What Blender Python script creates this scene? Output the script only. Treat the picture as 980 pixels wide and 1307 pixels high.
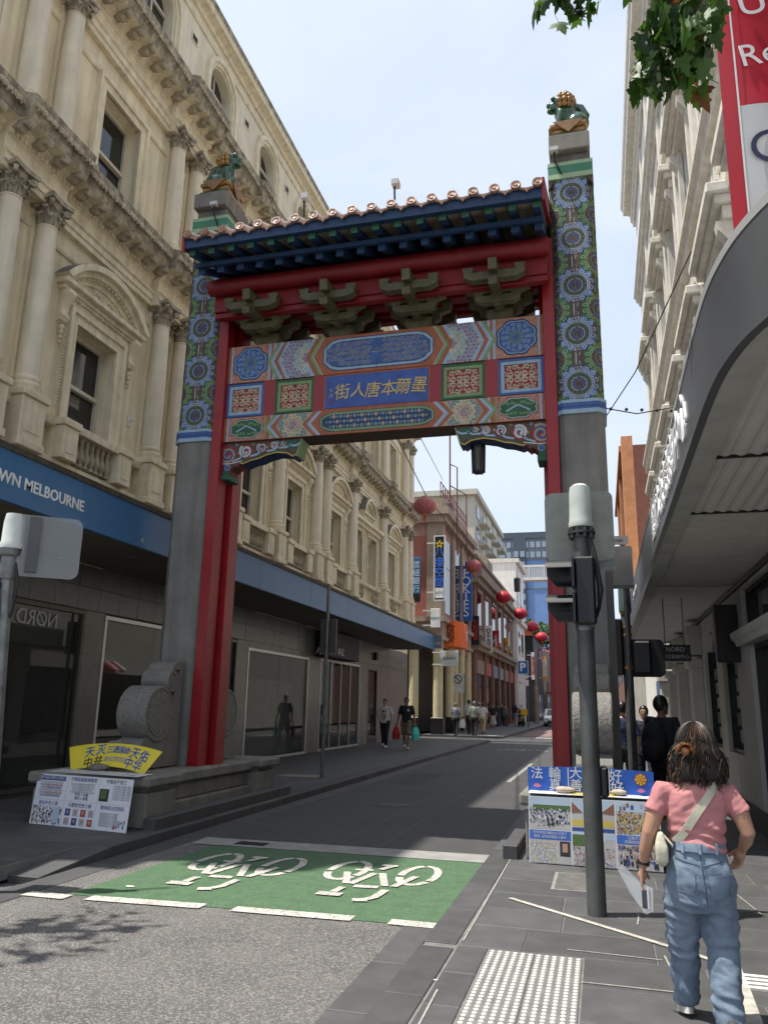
import bpy, bmesh, math, random
from mathutils import Vector, Matrix
random.seed(11)
R = math.radians
pi = math.pi
for o in list(bpy.data.objects): bpy.data.objects.remove(o)
sc = bpy.context.scene
col = sc.collection

# ------------------------------------------------------------------ camera
cam_d = bpy.data.cameras.new('camera')
cam = bpy.data.objects.new('camera', cam_d); col.objects.link(cam)
ax = Vector((0.96507854, -0.04394848, -0.25824782))   # world X seen as (right, down, forward)
ay = Vector((0.26123971, 0.23455393, 0.93634303))
az = Vector((0.01942218, -0.97110915, 0.23784405))
cam.matrix_world = Matrix(((ax[0], -ax[1], -ax[2], 0), (ay[0], -ay[1], -ay[2], 0), (az[0], -az[1], -az[2], 1.6), (0, 0, 0, 1)))
cam_d.sensor_fit = 'VERTICAL'; cam_d.sensor_height = 36; cam_d.lens = 36 * 1000 / 1307
cam_d.clip_start = 0.05; cam_d.clip_end = 6000
sc.camera = cam

# ------------------------------------------------------------------ sky, sun, exposure
SUN_EL, SUN_DIR = R(70), Vector((0.94, 0.34))          # direction the shadows fall
w = bpy.data.worlds.new('World'); sc.world = w; w.use_nodes = True
nt = w.node_tree; nt.nodes.clear()
def N(t, ty, **k):
    n = t.nodes.new(ty)
    for a, b in k.items(): setattr(n, a, b)
    return n
out = N(nt, 'ShaderNodeOutputWorld'); bg = N(nt, 'ShaderNodeBackground'); bg.inputs[1].default_value = 0.12
sky = N(nt, 'ShaderNodeTexSky', sky_type='NISHITA', sun_disc=False, sun_elevation=SUN_EL)
sky.sun_rotation = math.atan2(-SUN_DIR.x, -SUN_DIR.y); sky.air_density = 1.0; sky.dust_density = 2.5
tc = N(nt, 'ShaderNodeTexCoord'); mp = N(nt, 'ShaderNodeMapping'); mp.inputs['Scale'].default_value = (1, 1, 2.4)
nz = N(nt, 'ShaderNodeTexNoise'); nz.inputs['Scale'].default_value = 2.2; nz.inputs['Detail'].default_value = 7; nz.inputs['Roughness'].default_value = .55; nz.inputs['Distortion'].default_value = .4
cr = N(nt, 'ShaderNodeValToRGB'); cr.color_ramp.elements[0].position = .32; cr.color_ramp.elements[0].color = (.62, .62, .62, 1); cr.color_ramp.elements[1].position = .66; cr.color_ramp.elements[1].color = (.93, .93, .93, 1)
mx = N(nt, 'ShaderNodeMix', data_type='RGBA'); mx.inputs[7].default_value = (3.75, 4.2, 4.9, 1)
L = nt.links
L.new(tc.outputs['Generated'], mp.inputs[0]); L.new(mp.outputs[0], nz.inputs['Vector']); L.new(nz.outputs['Fac'], cr.inputs[0])
L.new(cr.outputs[0], mx.inputs[0]); L.new(sky.outputs[0], mx.inputs[6]); L.new(mx.outputs[2], bg.inputs[0]); L.new(bg.outputs[0], out.inputs[0])
sun_d = bpy.data.lights.new('sun', 'SUN'); sun_d.energy = 3.5; sun_d.angle = R(.6); sun_d.color = (1, .95, .87)
sun = bpy.data.objects.new('sun', sun_d); col.objects.link(sun)
sdir = Vector((SUN_DIR.x * math.cos(SUN_EL), SUN_DIR.y * math.cos(SUN_EL), -math.sin(SUN_EL)))
sun.rotation_euler = sdir.to_track_quat('-Z', 'Y').to_euler(); sun.location = (-10, -5, 40)
vs = sc.view_settings; vs.view_transform = 'Standard'; vs.look = 'None'; vs.gamma = 1; vs.use_curve_mapping = False; vs.exposure = 0.92

# ------------------------------------------------------------------ materials
MATS = {}
def C(h):
    h = h.lstrip('#'); r = [int(h[i:i + 2], 16) / 255 for i in (0, 2, 4)]
    return tuple((x / 12.92 if x <= .04045 else ((x + .055) / 1.055) ** 2.4) for x in r)
def M(name, c, rough=.6, var=.12, scale=3., bump=0., bscale=40., metal=0., streak=0., spec=.5, speck=0., speckc=(.6, .6, .58), dirt=None, coat=0., orand=0.):
    """procedural paint / stone / metal; colour variation by noise in world position"""
    if name in MATS: return MATS[name]
    if isinstance(c, str): c = C(c)
    m = bpy.data.materials.new(name); m.use_nodes = True; t = m.node_tree; b = t.nodes['Principled BSDF']
    b.inputs['Roughness'].default_value = rough; b.inputs['Metallic'].default_value = metal; b.inputs['Specular IOR Level'].default_value = spec
    if coat: b.inputs['Coat Weight'].default_value = coat; b.inputs['Coat Roughness'].default_value = .1
    g = N(t, 'ShaderNodeNewGeometry')
    cur = None
    if var > 0:
        n1 = N(t, 'ShaderNodeTexNoise'); n1.inputs['Scale'].default_value = scale; n1.inputs['Detail'].default_value = 6; n1.inputs['Roughness'].default_value = .62
        t.links.new(g.outputs['Position'], n1.inputs['Vector'])
        r = N(t, 'ShaderNodeValToRGB'); e = r.color_ramp.elements
        e[0].position = .3; e[1].position = .7
        e[0].color = (*[x * (1 - var) for x in c], 1); e[1].color = (*[min(1, x * (1 + var)) for x in c], 1)
        t.links.new(n1.outputs['Fac'], r.inputs[0]); cur = r.outputs[0]
    if streak > 0:
        mp = N(t, 'ShaderNodeMapping'); mp.inputs['Scale'].default_value = (6, 6, .45)
        n2 = N(t, 'ShaderNodeTexNoise'); n2.inputs['Scale'].default_value = 1.1; n2.inputs['Detail'].default_value = 5
        t.links.new(g.outputs['Position'], mp.inputs[0]); t.links.new(mp.outputs[0], n2.inputs['Vector'])
        r2 = N(t, 'ShaderNodeValToRGB'); r2.color_ramp.elements[0].position = .42; r2.color_ramp.elements[1].position = .75
        r2.color_ramp.elements[0].color = (0, 0, 0, 1); r2.color_ramp.elements[1].color = (streak, streak, streak, 1)
        t.links.new(n2.outputs['Fac'], r2.inputs[0])
        m2 = N(t, 'ShaderNodeMix', data_type='RGBA'); d = dirt or tuple(x * .45 for x in c); m2.inputs[7].default_value = (*d, 1)
        t.links.new(r2.outputs[0], m2.inputs[0])
        if cur: t.links.new(cur, m2.inputs[6])
        else: m2.inputs[6].default_value = (*c, 1)
        cur = m2.outputs[2]
    if speck > 0:
        n3 = N(t, 'ShaderNodeTexVoronoi'); n3.inputs['Scale'].default_value = speck
        t.links.new(g.outputs['Position'], n3.inputs['Vector'])
        n4 = N(t, 'ShaderNodeTexWhiteNoise', noise_dimensions='3D'); t.links.new(n3.outputs['Color'], n4.inputs['Vector'])
        r3 = N(t, 'ShaderNodeValToRGB'); r3.color_ramp.elements[0].position = .5; r3.color_ramp.elements[1].position = 1
        r3.color_ramp.elements[0].color = (0, 0, 0, 1); r3.color_ramp.elements[1].color = (.75, .75, .75, 1)
        t.links.new(n4.outputs['Value'], r3.inputs[0])
        m3 = N(t, 'ShaderNodeMix', data_type='RGBA'); m3.inputs[7].default_value = (*speckc, 1)
        t.links.new(r3.outputs[0], m3.inputs[0])
        if cur: t.links.new(cur, m3.inputs[6])
        else: m3.inputs[6].default_value = (*c, 1)
        cur = m3.outputs[2]
    if orand > 0 and cur:
        oi = N(t, 'ShaderNodeObjectInfo'); mr = N(t, 'ShaderNodeMapRange'); mr.inputs[3].default_value = 1 - orand; mr.inputs[4].default_value = 1 + orand
        t.links.new(oi.outputs['Random'], mr.inputs[0])
        hm = N(t, 'ShaderNodeHueSaturation'); t.links.new(mr.outputs[0], hm.inputs['Value']); t.links.new(cur, hm.inputs['Color']); cur = hm.outputs[0]
    if cur: t.links.new(cur, b.inputs['Base Color'])
    else: b.inputs['Base Color'].default_value = (*c, 1)
    if bump > 0:
        nb = N(t, 'ShaderNodeTexNoise'); nb.inputs['Scale'].default_value = bscale; nb.inputs['Detail'].default_value = 5
        t.links.new(g.outputs['Position'], nb.inputs['Vector'])
        bp = N(t, 'ShaderNodeBump'); bp.inputs['Strength'].default_value = min(1, bump); bp.inputs['Distance'].default_value = .012
        t.links.new(nb.outputs['Fac'], bp.inputs['Height']); t.links.new(bp.outputs[0], b.inputs['Normal'])
    MATS[name] = m
    return m
def glass(name, tint=(.02, .024, .026), rough=.02, alpha=.75):
    if name in MATS: return MATS[name]
    m = bpy.data.materials.new(name); m.use_nodes = True; t = m.node_tree; b = t.nodes['Principled BSDF']
    b.inputs['Base Color'].default_value = (*tint, 1); b.inputs['Roughness'].default_value = rough; b.inputs['IOR'].default_value = 1.5
    b.inputs['Specular IOR Level'].default_value = .7; b.inputs['Alpha'].default_value = alpha
    MATS[name] = m; return m
def emit(name, c, s):
    if name in MATS: return MATS[name]
    m = bpy.data.materials.new(name); m.use_nodes = True; b = m.node_tree.nodes['Principled BSDF']
    b.inputs['Base Color'].default_value = (*c, 1); b.inputs['Emission Color'].default_value = (*c, 1); b.inputs['Emission Strength'].default_value = s
    MATS[name] = m; return m

# ------------------------------------------------------------------ mesh building
class MB:
    def __init__(s): s.v = []; s.f = []; s.m = []
    def add(s, vs, fs, mi=0):
        n = len(s.v); s.v += [tuple(p) for p in vs]; s.f += [tuple(i + n for i in f) for f in fs]; s.m += [mi] * len(fs); return s
    def poly(s, pts, mi=0): return s.add(pts, [range(len(pts))], mi)
    def box(s, a, b, mi=0):
        (x0, y0, z0), (x1, y1, z1) = [min(p, q) for p, q in zip(a, b)], [max(p, q) for p, q in zip(a, b)]
        return s.add([(x0, y0, z0), (x1, y0, z0), (x1, y1, z0), (x0, y1, z0), (x0, y0, z1), (x1, y0, z1), (x1, y1, z1), (x0, y1, z1)],
                     [(3, 2, 1, 0), (4, 5, 6, 7), (0, 1, 5, 4), (1, 2, 6, 5), (2, 3, 7, 6), (3, 0, 4, 7)], mi)
    def cbox(s, a, b, r=.01, mi=0):
        """box with its vertical edges and top edges chamfered"""
        (x0, y0, z0), (x1, y1, z1) = [min(p, q) for p, q in zip(a, b)], [max(p, q) for p, q in zip(a, b)]
        def ring(k, z): return [(x0 + k, y0, z), (x1 - k, y0, z), (x1, y0 + k, z), (x1, y1 - k, z), (x1 - k, y1, z), (x0 + k, y1, z), (x0, y1 - k, z), (x0, y0 + k, z)]
        def inn(k, z): return [(min(max(p[0], x0 + k), x1 - k), min(max(p[1], y0 + k), y1 - k), z) for p in ring(k, z)]
        return s.loft([inn(r, z0), ring(r, z0 + r), ring(r, z1 - r), inn(r, z1)], mi)
    def loft(s, rings, mi=0, cap=True, closed=True):
        n = len(rings[0]); vs = [p for r in rings for p in r]; fs = []
        for i in range(len(rings) - 1):
            for j in range(n if closed else n - 1):
                k = (j + 1) % n; fs.append((i * n + j, i * n + k, (i + 1) * n + k, (i + 1) * n + j))
        if cap: fs.append(tuple(reversed(range(n)))); fs.append(tuple(range((len(rings) - 1) * n, len(rings) * n)))
        return s.add(vs, fs, mi)
    def prism(s, poly, axis, lo, hi, mi=0):
        """poly of (a,b) extruded along axis: 'x' -> (y,z), 'y' -> (x,z), 'z' -> (x,y)"""
        def P(a, b, t): return (t, a, b) if axis == 'x' else (a, t, b) if axis == 'y' else (a, b, t)
        ar = sum(poly[i][0] * poly[(i + 1) % len(poly)][1] - poly[(i + 1) % len(poly)][0] * poly[i][1] for i in range(len(poly)))
        if (ar < 0) != (axis == 'y'): poly = poly[::-1]
        return s.loft([[P(a, b, lo) for a, b in poly], [P(a, b, hi) for a, b in poly]], mi)
    def lathe(s, prof, seg=16, c=(0, 0, 0), mi=0, sx=1, sy=1, a0=0, a1=None, wob=None):
        rings = []; full = a1 is None
        a1 = 2 * pi if full else a1; n = seg if full else seg + 1
        for r, z in prof:
            rings.append([(c[0] + sx * r * math.cos(a0 + (a1 - a0) * i / seg) * (1 + (wob(i, z) if wob else 0)), c[1] + sy * r * math.sin(a0 + (a1 - a0) * i / seg) * (1 + (wob(i, z) if wob else 0)), c[2] + z) for i in range(n)])
        return s.loft(rings, mi, cap=full, closed=full)
    def tube(s, pts, r, seg=8, mi=0, cap=True, flat=1.0, upv=None):
        pts = [Vector(p) for p in pts]; n = len(pts); rs = r if isinstance(r, (list, tuple)) else [r] * n
        rings = []; prev = None
        for i, p in enumerate(pts):
            d = (pts[min(i + 1, n - 1)] - pts[max(i - 1, 0)])
            d = d.normalized() if d.length > 1e-9 else Vector((0, 0, 1))
            if prev is None:
                u = Vector(upv) if upv else (Vector((0, 0, 1)) if abs(d.z) < .9 else Vector((1, 0, 0)))
                a = d.cross(u).normalized()
            else: a = (prev - d * prev.dot(d)).normalized()
            prev = a; b = d.cross(a)
            rings.append([tuple(p + a * (rs[i] * math.cos(2 * pi * k / seg)) + b * (rs[i] * flat * math.sin(2 * pi * k / seg))) for k in range(seg)])
        return s.loft(rings, mi, cap)
    def ball(s, c, r, seg=10, rings=6, mi=0, sq=(1, 1, 1)):
        pr = [(max(1e-4, math.sin(pi * i / rings)) * r, -math.cos(pi * i / rings) * r * sq[2]) for i in range(rings + 1)]
        return s.lathe(pr, seg, c, mi, sq[0], sq[1])
    def xf(s, mat, start=0):
        s.v = s.v[:start] + [tuple(mat @ Vector(p)) for p in s.v[start:]]; return s
    def mesh(s, name, mats, smooth=None):
        me = bpy.data.meshes.new(name); me.from_pydata(s.v, [], s.f)
        for m in (mats if isinstance(mats, (list, tuple)) else [mats]): me.materials.append(m)
        me.polygons.foreach_set('material_index', s.m)
        if smooth is not None:
            me.polygons.foreach_set('use_smooth', [True] * len(me.polygons))
            if smooth < 179: me.set_sharp_from_angle(angle=R(smooth))
        me.update(); return me
    def build(s, name, mats, parent=None, smooth=None, local=False, loc=None):
        return obj(name, s.mesh(name, mats, smooth), parent, local, loc)
def W(o):
    m = o.matrix_basis if o.rotation_mode else o.matrix_basis
    m = Matrix.LocRotScale(o.location, o.rotation_euler, o.scale)
    return (W(o.parent) @ o.matrix_parent_inverse @ m) if o.parent else m
def obj(name, data, parent=None, local=False, loc=None, rot=None, scale=None):
    o = bpy.data.objects.new(name, data); col.objects.link(o)
    if loc: o.location = loc
    if rot: o.rotation_euler = rot
    if scale: o.scale = scale
    if parent:
        o.parent = parent
        if not local: o.matrix_parent_inverse = W(parent).inverted()
    return o
def tag(o, label=None, cat=None, group=None, kind=None):
    for k, v in (('label', label), ('category', cat), ('group', group), ('kind', kind)):
        if v: o[k] = v
    return o
def thing(name, label, cat, loc=(0, 0, 0), rz=0, group=None):
    o = obj(name, None); o.location = loc; o.rotation_euler = (0, 0, rz); o.empty_display_size = .2
    return tag(o, label, cat, group)
def dup(o, parent=None):
    c = o.copy(); col.objects.link(c)
    if parent is not None: c.parent = parent
    for ch in list(o.children): dup(ch, c)
    return c
def kids(o): return list(o.children)
TMP = bpy.data.scenes.new('workbench'); TVL = TMP.view_layers[0]
def baked(ob):
    """mesh of an object with its modifiers applied, evaluated alone"""
    TMP.collection.objects.link(ob); TVL.update(); me = bpy.data.meshes.new_from_object(ob.evaluated_get(TVL.depsgraph))
    bpy.data.objects.remove(ob); return me
TXT = {}
def textmesh(s, mat, size=1., extrude=0., shear=0., bold=0., vertical=False, ls=1.0):
    key = (s, mat.name, size, extrude, shear, bold, vertical, ls)
    if key in TXT: return TXT[key]
    cu = bpy.data.curves.new('lettering', 'FONT'); cu.body = '\n'.join(s) if vertical else s
    cu.size = size; cu.extrude = extrude; cu.shear = shear; cu.offset = bold; cu.align_x = 'CENTER'; cu.align_y = 'CENTER'; cu.resolution_u = 2 if size < .3 else 5
    cu.space_line = ls
    if not vertical: cu.space_character = ls
    ob = bpy.data.objects.new('lettering', cu); me = None
    me = baked(ob); me.materials.clear(); me.materials.append(mat)
    TXT[key] = me; return me
def text(s, mat, size, loc, parent, face='-y', extrude=.002, flipx=False, **k):
    """lettering facing a direction: '-y' toward the viewer, '+x', '-x'"""
    me = textmesh(s, mat, size, extrude, **k)
    rot = {'-y': (R(90), 0, 0), '+x': (R(90), 0, R(90)), '-x': (R(90), 0, R(-90)), '+y': (R(90), 0, R(180))}[face]
    o = obj('lettering', me, None, loc=loc, rot=rot)
    if flipx: o.scale = (-1, 1, 1)
    o.parent = parent; o.matrix_parent_inverse = W(parent).inverted() if parent else Matrix()
    return o
# ------------------------------------------------------------------ ground, road, footpaths
asph = M('asphalt', (.092, .088, .083), .85, .25, 1.4, .7, 120, speck=95, speckc=(.27, .26, .24), streak=.2, dirt=(.13, .125, .117))
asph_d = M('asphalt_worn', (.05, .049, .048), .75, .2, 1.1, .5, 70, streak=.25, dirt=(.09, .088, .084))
grout = M('paving_mortar', (.17, .165, .155), .9, .3, 6)
blue_st = M('bluestone', (.078, .078, .077), .6, .2, 3.5, .15, 60, streak=.3, dirt=(.05, .05, .05), orand=.17)
kerb_st = M('bluestone_kerb', (.062, .062, .062), .65, .2, 5, .25, 50, orand=.15)
white_p = M('road_paint', (.5, .48, .43), .75, .25, 9, .3, 80, speck=55, speckc=(.17, .165, .15))
green_p = M('green_paint', (.05, .115, .05), .75, .22, 7, .5, 90, speck=95, speckc=(.12, .17, .11))
conc_l = M('pale_concrete', (.27, .265, .25), .8, .2, 5, .25, 60, streak=.3)
def sheet(name, pts, z, m, parent=None, th=None):
    mb = MB()
    if th: mb.prism([(p[0], p[1]) for p in pts], 'z', z - th, z)
    else: mb.poly([(p[0], p[1], z) for p in pts])
    o = mb.build(name, m, parent)
    if not parent: tag(o, kind='structure')
    return o
sheet('ground', [(-1500, -1500), (1500, -1500), (1500, 1500), (-1500, 1500)], -.06, M('far_ground', (.1, .1, .1), .9, .2, .3))
road = sheet('road', [(-60, -40), (60, -40), (60, 6.1), (-1.25, 6.1), (-1.25, 9.2), (-4.95, 9.2), (-4.95, 6.1), (-60, 6.1)], 0, asph)
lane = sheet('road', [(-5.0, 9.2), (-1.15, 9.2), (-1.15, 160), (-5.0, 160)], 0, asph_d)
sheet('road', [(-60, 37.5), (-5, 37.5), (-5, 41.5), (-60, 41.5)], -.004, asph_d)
sheet('road_marking', [(-4.38, 6.2), (-1.2, 6.24), (-1.17, 8.8), (-4.32, 8.72)], .004, green_p)
sheet('concrete_channel', [(-4.6, 8.72), (-1.17, 8.8), (-1.18, 9.26), (-4.65, 9.16)], .008, conc_l)
gr = MB().box((-4.15, 8.84, .0), (-3.78, 9.05, .010), 0)
for i in range(7): gr.box((-4.13 + i * .05, 8.86, .0), (-4.105 + i * .05, 9.03, .014), 1)
tag(gr.build('drain_grate', [M('drain_black', (.01, .01, .01), .8), M('cast_iron', (.05, .048, .045), .5, metal=.6)]), 'small slotted iron drain grate in pale channel behind green bike box', 'drain')
for x0, x1, y0, y1 in ((-4.71, -4.31, 6.02, 6.02), (-4.14, -3.14, 6.06, 6.13), (-2.88, -1.91, 6.14, 6.18), (-1.62, -1.1, 6.19, 6.19)):
    sheet('road_marking', [(x0, y0), (x1, y1), (x1, y1 + .15), (x0, y0 + .15)], .009, white_p)
# bicycle symbols
RZ_ = [0]
def rib2(mb, pts, w, z, mi=0, closed=False, wy=None):
    n = len(pts); L_ = []; R_ = []
    for i, p in enumerate(pts):
        a = pts[(i - 1) % n] if closed or i > 0 else p; b = pts[(i + 1) % n] if closed or i < n - 1 else p
        dx, dy = b[0] - a[0], b[1] - a[1]; l = math.hypot(dx, dy) or 1
        ww = w[i] if isinstance(w, (list, tuple)) else w
        nx, ny = -dy / l * ww / 2, dx / l * ww / 2
        L_.append((p[0] + nx, p[1] + ny, z)); R_.append((p[0] - nx, p[1] - ny, z))
    vs = L_ + R_; fs = [(i, i + n, (i + 1) % n + n, (i + 1) % n) for i in range(n if closed else n - 1)]
    return mb.add(vs, fs, mi)
def bike_symbol(ox, oy):
    mb = MB(); zz = [.0085]
    def nz_(): zz[0] += .0004; return zz[0]
    def e(cx, cy, rx, ry, a0, a1, n=14): return [(ox + cx + rx * math.cos(R(a0 + (a1 - a0) * i / n)), oy + cy + ry * math.sin(R(a0 + (a1 - a0) * i / n))) for i in range(n + 1)]
    def s(*p, w=.07): rib2(mb, [(ox + a, oy + b) for a, b in p], w, nz_())
    for cx in (-.36, .35):
        for a0, a1 in ((-160, -40), (-32, 95), (103, 190)): rib2(mb, e(cx, .02, .165, .43, a0, a1), .075, nz_())
    hl, hr, ck, st, hd = (-.36, .02), (.35, .02), (-.06, .06), (-.18, -.66), (.2, -.62)
    s((-.34, -.08), (-.2, -.56)); s((-.3, .05), (-.12, .07)); s((-.07, -.05), (-.16, -.56)); s((0, -.03), (.16, -.55)); s((-.1, -.64), (.12, -.62), w=.1); s((.24, -.55), (.34, -.06))
    s((.21, -.7), (.19, -.98), (.14, -1.08), w=.075); s((.16, -1.1), (.04, -1.14), w=.1); s((-.18, -.72), (-.2, -.92)); s((-.32, -1.0), (-.1, -1.0), w=.12)
    s((-.06, .12), (.0, .3)); s((-.1, .33), (.06, .33), w=.09)
    tag(mb.build('road_marking', white_p), kind='structure')
bike_symbol(-2.12, 7.93); bike_symbol(-3.5, 7.85); 
bs = MB()
for i in range(7): rib2(bs, [(-3.9 + i * .28, 30.9 + (i % 3) * .25), (-3.75 + i * .28, 31.1 + (i % 2) * .4)], .16, .006)
tag(bs.build('road_marking', white_p), kind='structure')
sheet('road_marking', [(-4.95, 36.2), (-1.2, 36.2), (-1.2, 37.6), (-4.95, 37.6)], .005, conc_l)
sheet('road_marking', [(-4.95, 43.3), (-1.2, 43.3), (-1.2, 44.6), (-4.95, 44.6)], .005, conc_l)
sheet('road_marking', [(-4.6, 46), (-1.5, 46), (-1.5, 60), (-4.6, 60)], .005, M('red_paint_worn', (.2, .13, .12), .8, .2, 3))
sheet('road_marking', [(-2.1, 18), (-2.0, 18), (-2.0, 24), (-2.1, 24)], .006, conc_l)

seam = M('road_seam', (.1, .098, .092), .8, .3, 9)
for x, y0, y1 in ((-3.05, 9.3, 36), (-2.55, 9.3, 30)): sheet('road_marking', [(x, y0), (x + .025, y0), (x + .05, y1), (x + .02, y1)], .004, seam)
mh = MB().lathe([(.0001, 0), (.33, 0), (.33, .006), (.3, .007), (.3, .004), (.0001, .005)], 24, (-3.4, 13.2, .0)); tag(mh.build('manhole_cover', M('manhole_iron', (.06, .058, .055), .5, .3, 20, .4, 60, metal=.4), None, 40), 'round iron manhole cover in the shaded lane behind the arch', 'manhole')
sheet('road_marking', [(-4.4, 16.5), (-3.7, 16.5), (-3.7, 19.2), (-4.4, 19.2)], .003, M('asphalt_patch', (.04, .04, .04), .8, .2, 4, .4, 70))
PAVER = {}
def paver(lx, ly, parent, x, y, z, m=blue_st, h=.05, name='paving_stone'):
    lx, ly = round(lx, 2), round(ly, 2)
    k = (lx, ly, m.name, h)
    if k not in PAVER: PAVER[k] = MB().cbox((.004, .004, -h), (lx - .004, ly - .004, 0), .004).mesh(name, m)
    return obj(name, PAVER[k], parent, local=True, loc=(x, y, z + random.uniform(-.0015, .0015)))
# left footpath (raised) with kerb stones
LZ, RZ = .1, .02
fl = sheet('footpath_left', [(-9.2, 5.2), (-5.33, 5.2), (-5.33, 36.9), (-9.2, 36.9)], LZ - .006, grout, th=.12)
y = 5.3
while y < 15.4:
    d = .5; x = -8.7 + random.uniform(-.3, 0)
    while x < -5.34:
        l = min(random.choice((.6, .7, .8, .9, 1.0)), -5.34 - x)
        if l > .08: paver(l, d, fl, x, y, LZ)
        x += l
    y += d
sheet('footpath_left', [(-8.75, 15.42), (-5.34, 15.42), (-5.34, 36.85), (-8.75, 36.85)], LZ, blue_st)
for i in range(26):
    yk = 6.6 + i * 1.16
    o = paver(.34, 1.15, fl, -5.33, yk, LZ + .004, kerb_st, .13, 'kerb_stone')
    if i == 0: o.rotation_euler = (R(4.6), 0, 0); o.location.z -= .092
y = 5.4
for i in range(20): paver(.3, 1.0, fl, -4.98, 5.4 + i * 1.0, .006, kerb_st, .05, 'gutter_stone')
# left footpath beyond the side lane
f2 = sheet('footpath_left', [(-9.2, 41.5), (-5.0, 41.5), (-5.0, 150), (-9.2, 150)], LZ, blue_st, th=.12)
sheet('footpath_left', [(-9.1, 42.0), (-5.4, 42), (-5.4, 43), (-9.1, 43)], LZ + .004, conc_l)
# right footpath
fr = sheet('footpath_right', [(-1.25, -3), (2.6, -3), (2.6, 34), (-1.25, 34)], RZ - .006, grout, th=.1)
y = 3.0; row = 0
while y < 15:
    d = .56; x = -1.02; first = True; tg = 3.5 < y < 5.7
    while x < 1.98:
        l = min(random.choice((.62, .74, .86, .98)) * (random.uniform(.5, 1) if first else 1), 2.0 - x); first = False
        if tg and x < -.9: l = .215
        if 2.0 - x - l < .15: l = 2.0 - x
        paver(l, d, fr, x, y, RZ); x += l
        if tg and x < -.7: x = -.19
    y += d; row += 1
sheet('footpath_right', [(-1.0, 15.02), (2.0, 15.02), (2.0, 34), (-1.0, 34)], RZ, blue_st)
for i in range(14): paver(.24, .94, fr, -1.27, 2.9 + i * .94 + (0.0 if i < 3 else .1), RZ + .002, kerb_st, .06, 'kerb_stone')
for i in range(4): paver(.24, .86, fr, -1.5, 2.75 + i * .86, .008, blue_st, .05, 'gutter_stone')
# tactile tiles: dark studs on grey
tt = MB().cbox((.003, .003, -.03), (.297, .297, 0), .003)
for i in range(6):
    for j in range(6): tt.lathe([(.0165, -.001), (.0145, .003), (.0095, .0055), (.0001, .0057)], 8, (.025 + i * .05, .025 + j * .05, 0), 1)
ttm = tt.mesh('tactile_tile', [M('tile_grey', (.15, .15, .145), .7, .15, 8, .1), M('stud_pale', (.55, .53, .48), .6, .15, 20)], 30)
tp = MB().box((-.81, 3.57, -.04), (-.19, 5.79, RZ - .005)).build('paving_base', grout, fr)
for i in range(2):
    for j in range(7): obj('tactile_tile', ttm, fr, True, loc=(-.8 + i * .303, 3.64 + j * .303, RZ + .003))
tb = MB().cbox((.003, .003, -.03), (.297, .297, 0), .003)
for i in range(4): tb.cbox((.01, .03 + i * .075, -.001), (.29, .065 + i * .075, .006), .004, 1)
tbm = tb.mesh('guide_tile', [MATS['tile_grey'], M('bar_white', (.68, .67, .63), .6, .12, 12)])
for i in range(3): obj('guide_tile', tbm, fr, True, loc=(.72 + i * .303, 5.48, RZ + .004))
# painted lines on the paving and the access cover
def line(a, b, w, z=RZ + .006, m=white_p):
    mb = MB(); rib2(mb, [a, ((a[0] + b[0]) / 2 + .004, (a[1] + b[1]) / 2), b], w, z); tag(mb.build('road_marking', m), kind='structure')
pl = M('line_paint_worn', (.42, .4, .35), .8, .3, 18, .1)
line((-.83, 7.26), (.44, 6.17), .05, m=pl); line((.44, 6.17), (.6, 6.02), .05, m=pl); line((.73, 6.15), (.67, 4.7), .1, m=pl)
for a, b in (((-1.02, 9.0), (-1.0, 5.9)), ((-.98, 4.9), (-.96, 3.4)), ((-.3, 5.93), (.3, 5.9)), ((.32, 6.0), (.36, 5.35)), ((-.2, 5.3), (.34, 5.3)), ((.2, 7.1), (.18, 6.75)), ((1.05, 8.2), (1.15, 7.4))): line(a, b, .011, RZ + .0055, M('mortar_white', (.33, .32, .29), .9, .35, 20))
ac = MB().box((-.52, 7.72, 0), (-.06, 8.5, RZ + .006), 0).box((-.49, 7.75, 0), (-.09, 8.47, RZ + .009), 1)
tag(ac.build('access_cover', [M('cover_frame', (.25, .245, .23), .7, .2, 20), M('cover_infill', (.11, .108, .1), .75, .25, 10)]), 'stone infilled access cover with pale frame beside the dark signal pole', 'access cover')
ac2 = MB().box((-6.6, 15.9, .05), (-5.7, 16.5, LZ + .006))
tag(ac2.build('access_cover', M('cover_tan', (.19, .17, .13), .8, .2, 10)), 'tan access cover in dark footpath beside the bare sign pole', 'access cover')
for x, y_, s in ((-4.05, 6.6, .09), (-1.02, 5.05, .03)):
    p = MB().lathe([(s * .5, 0), (s * .5, .002), (.0001, .003)], 7, (x, y_, .009 if x < -2 else RZ + .006), 0, 1.0, .45); tag(p.build('litter', M('paper_litter', (.7, .68, .63), .8)), 'white scrap of litter on the green bike box' if x < -2 else 'small white dropped disc on dark kerb paving', 'litter')
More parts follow.
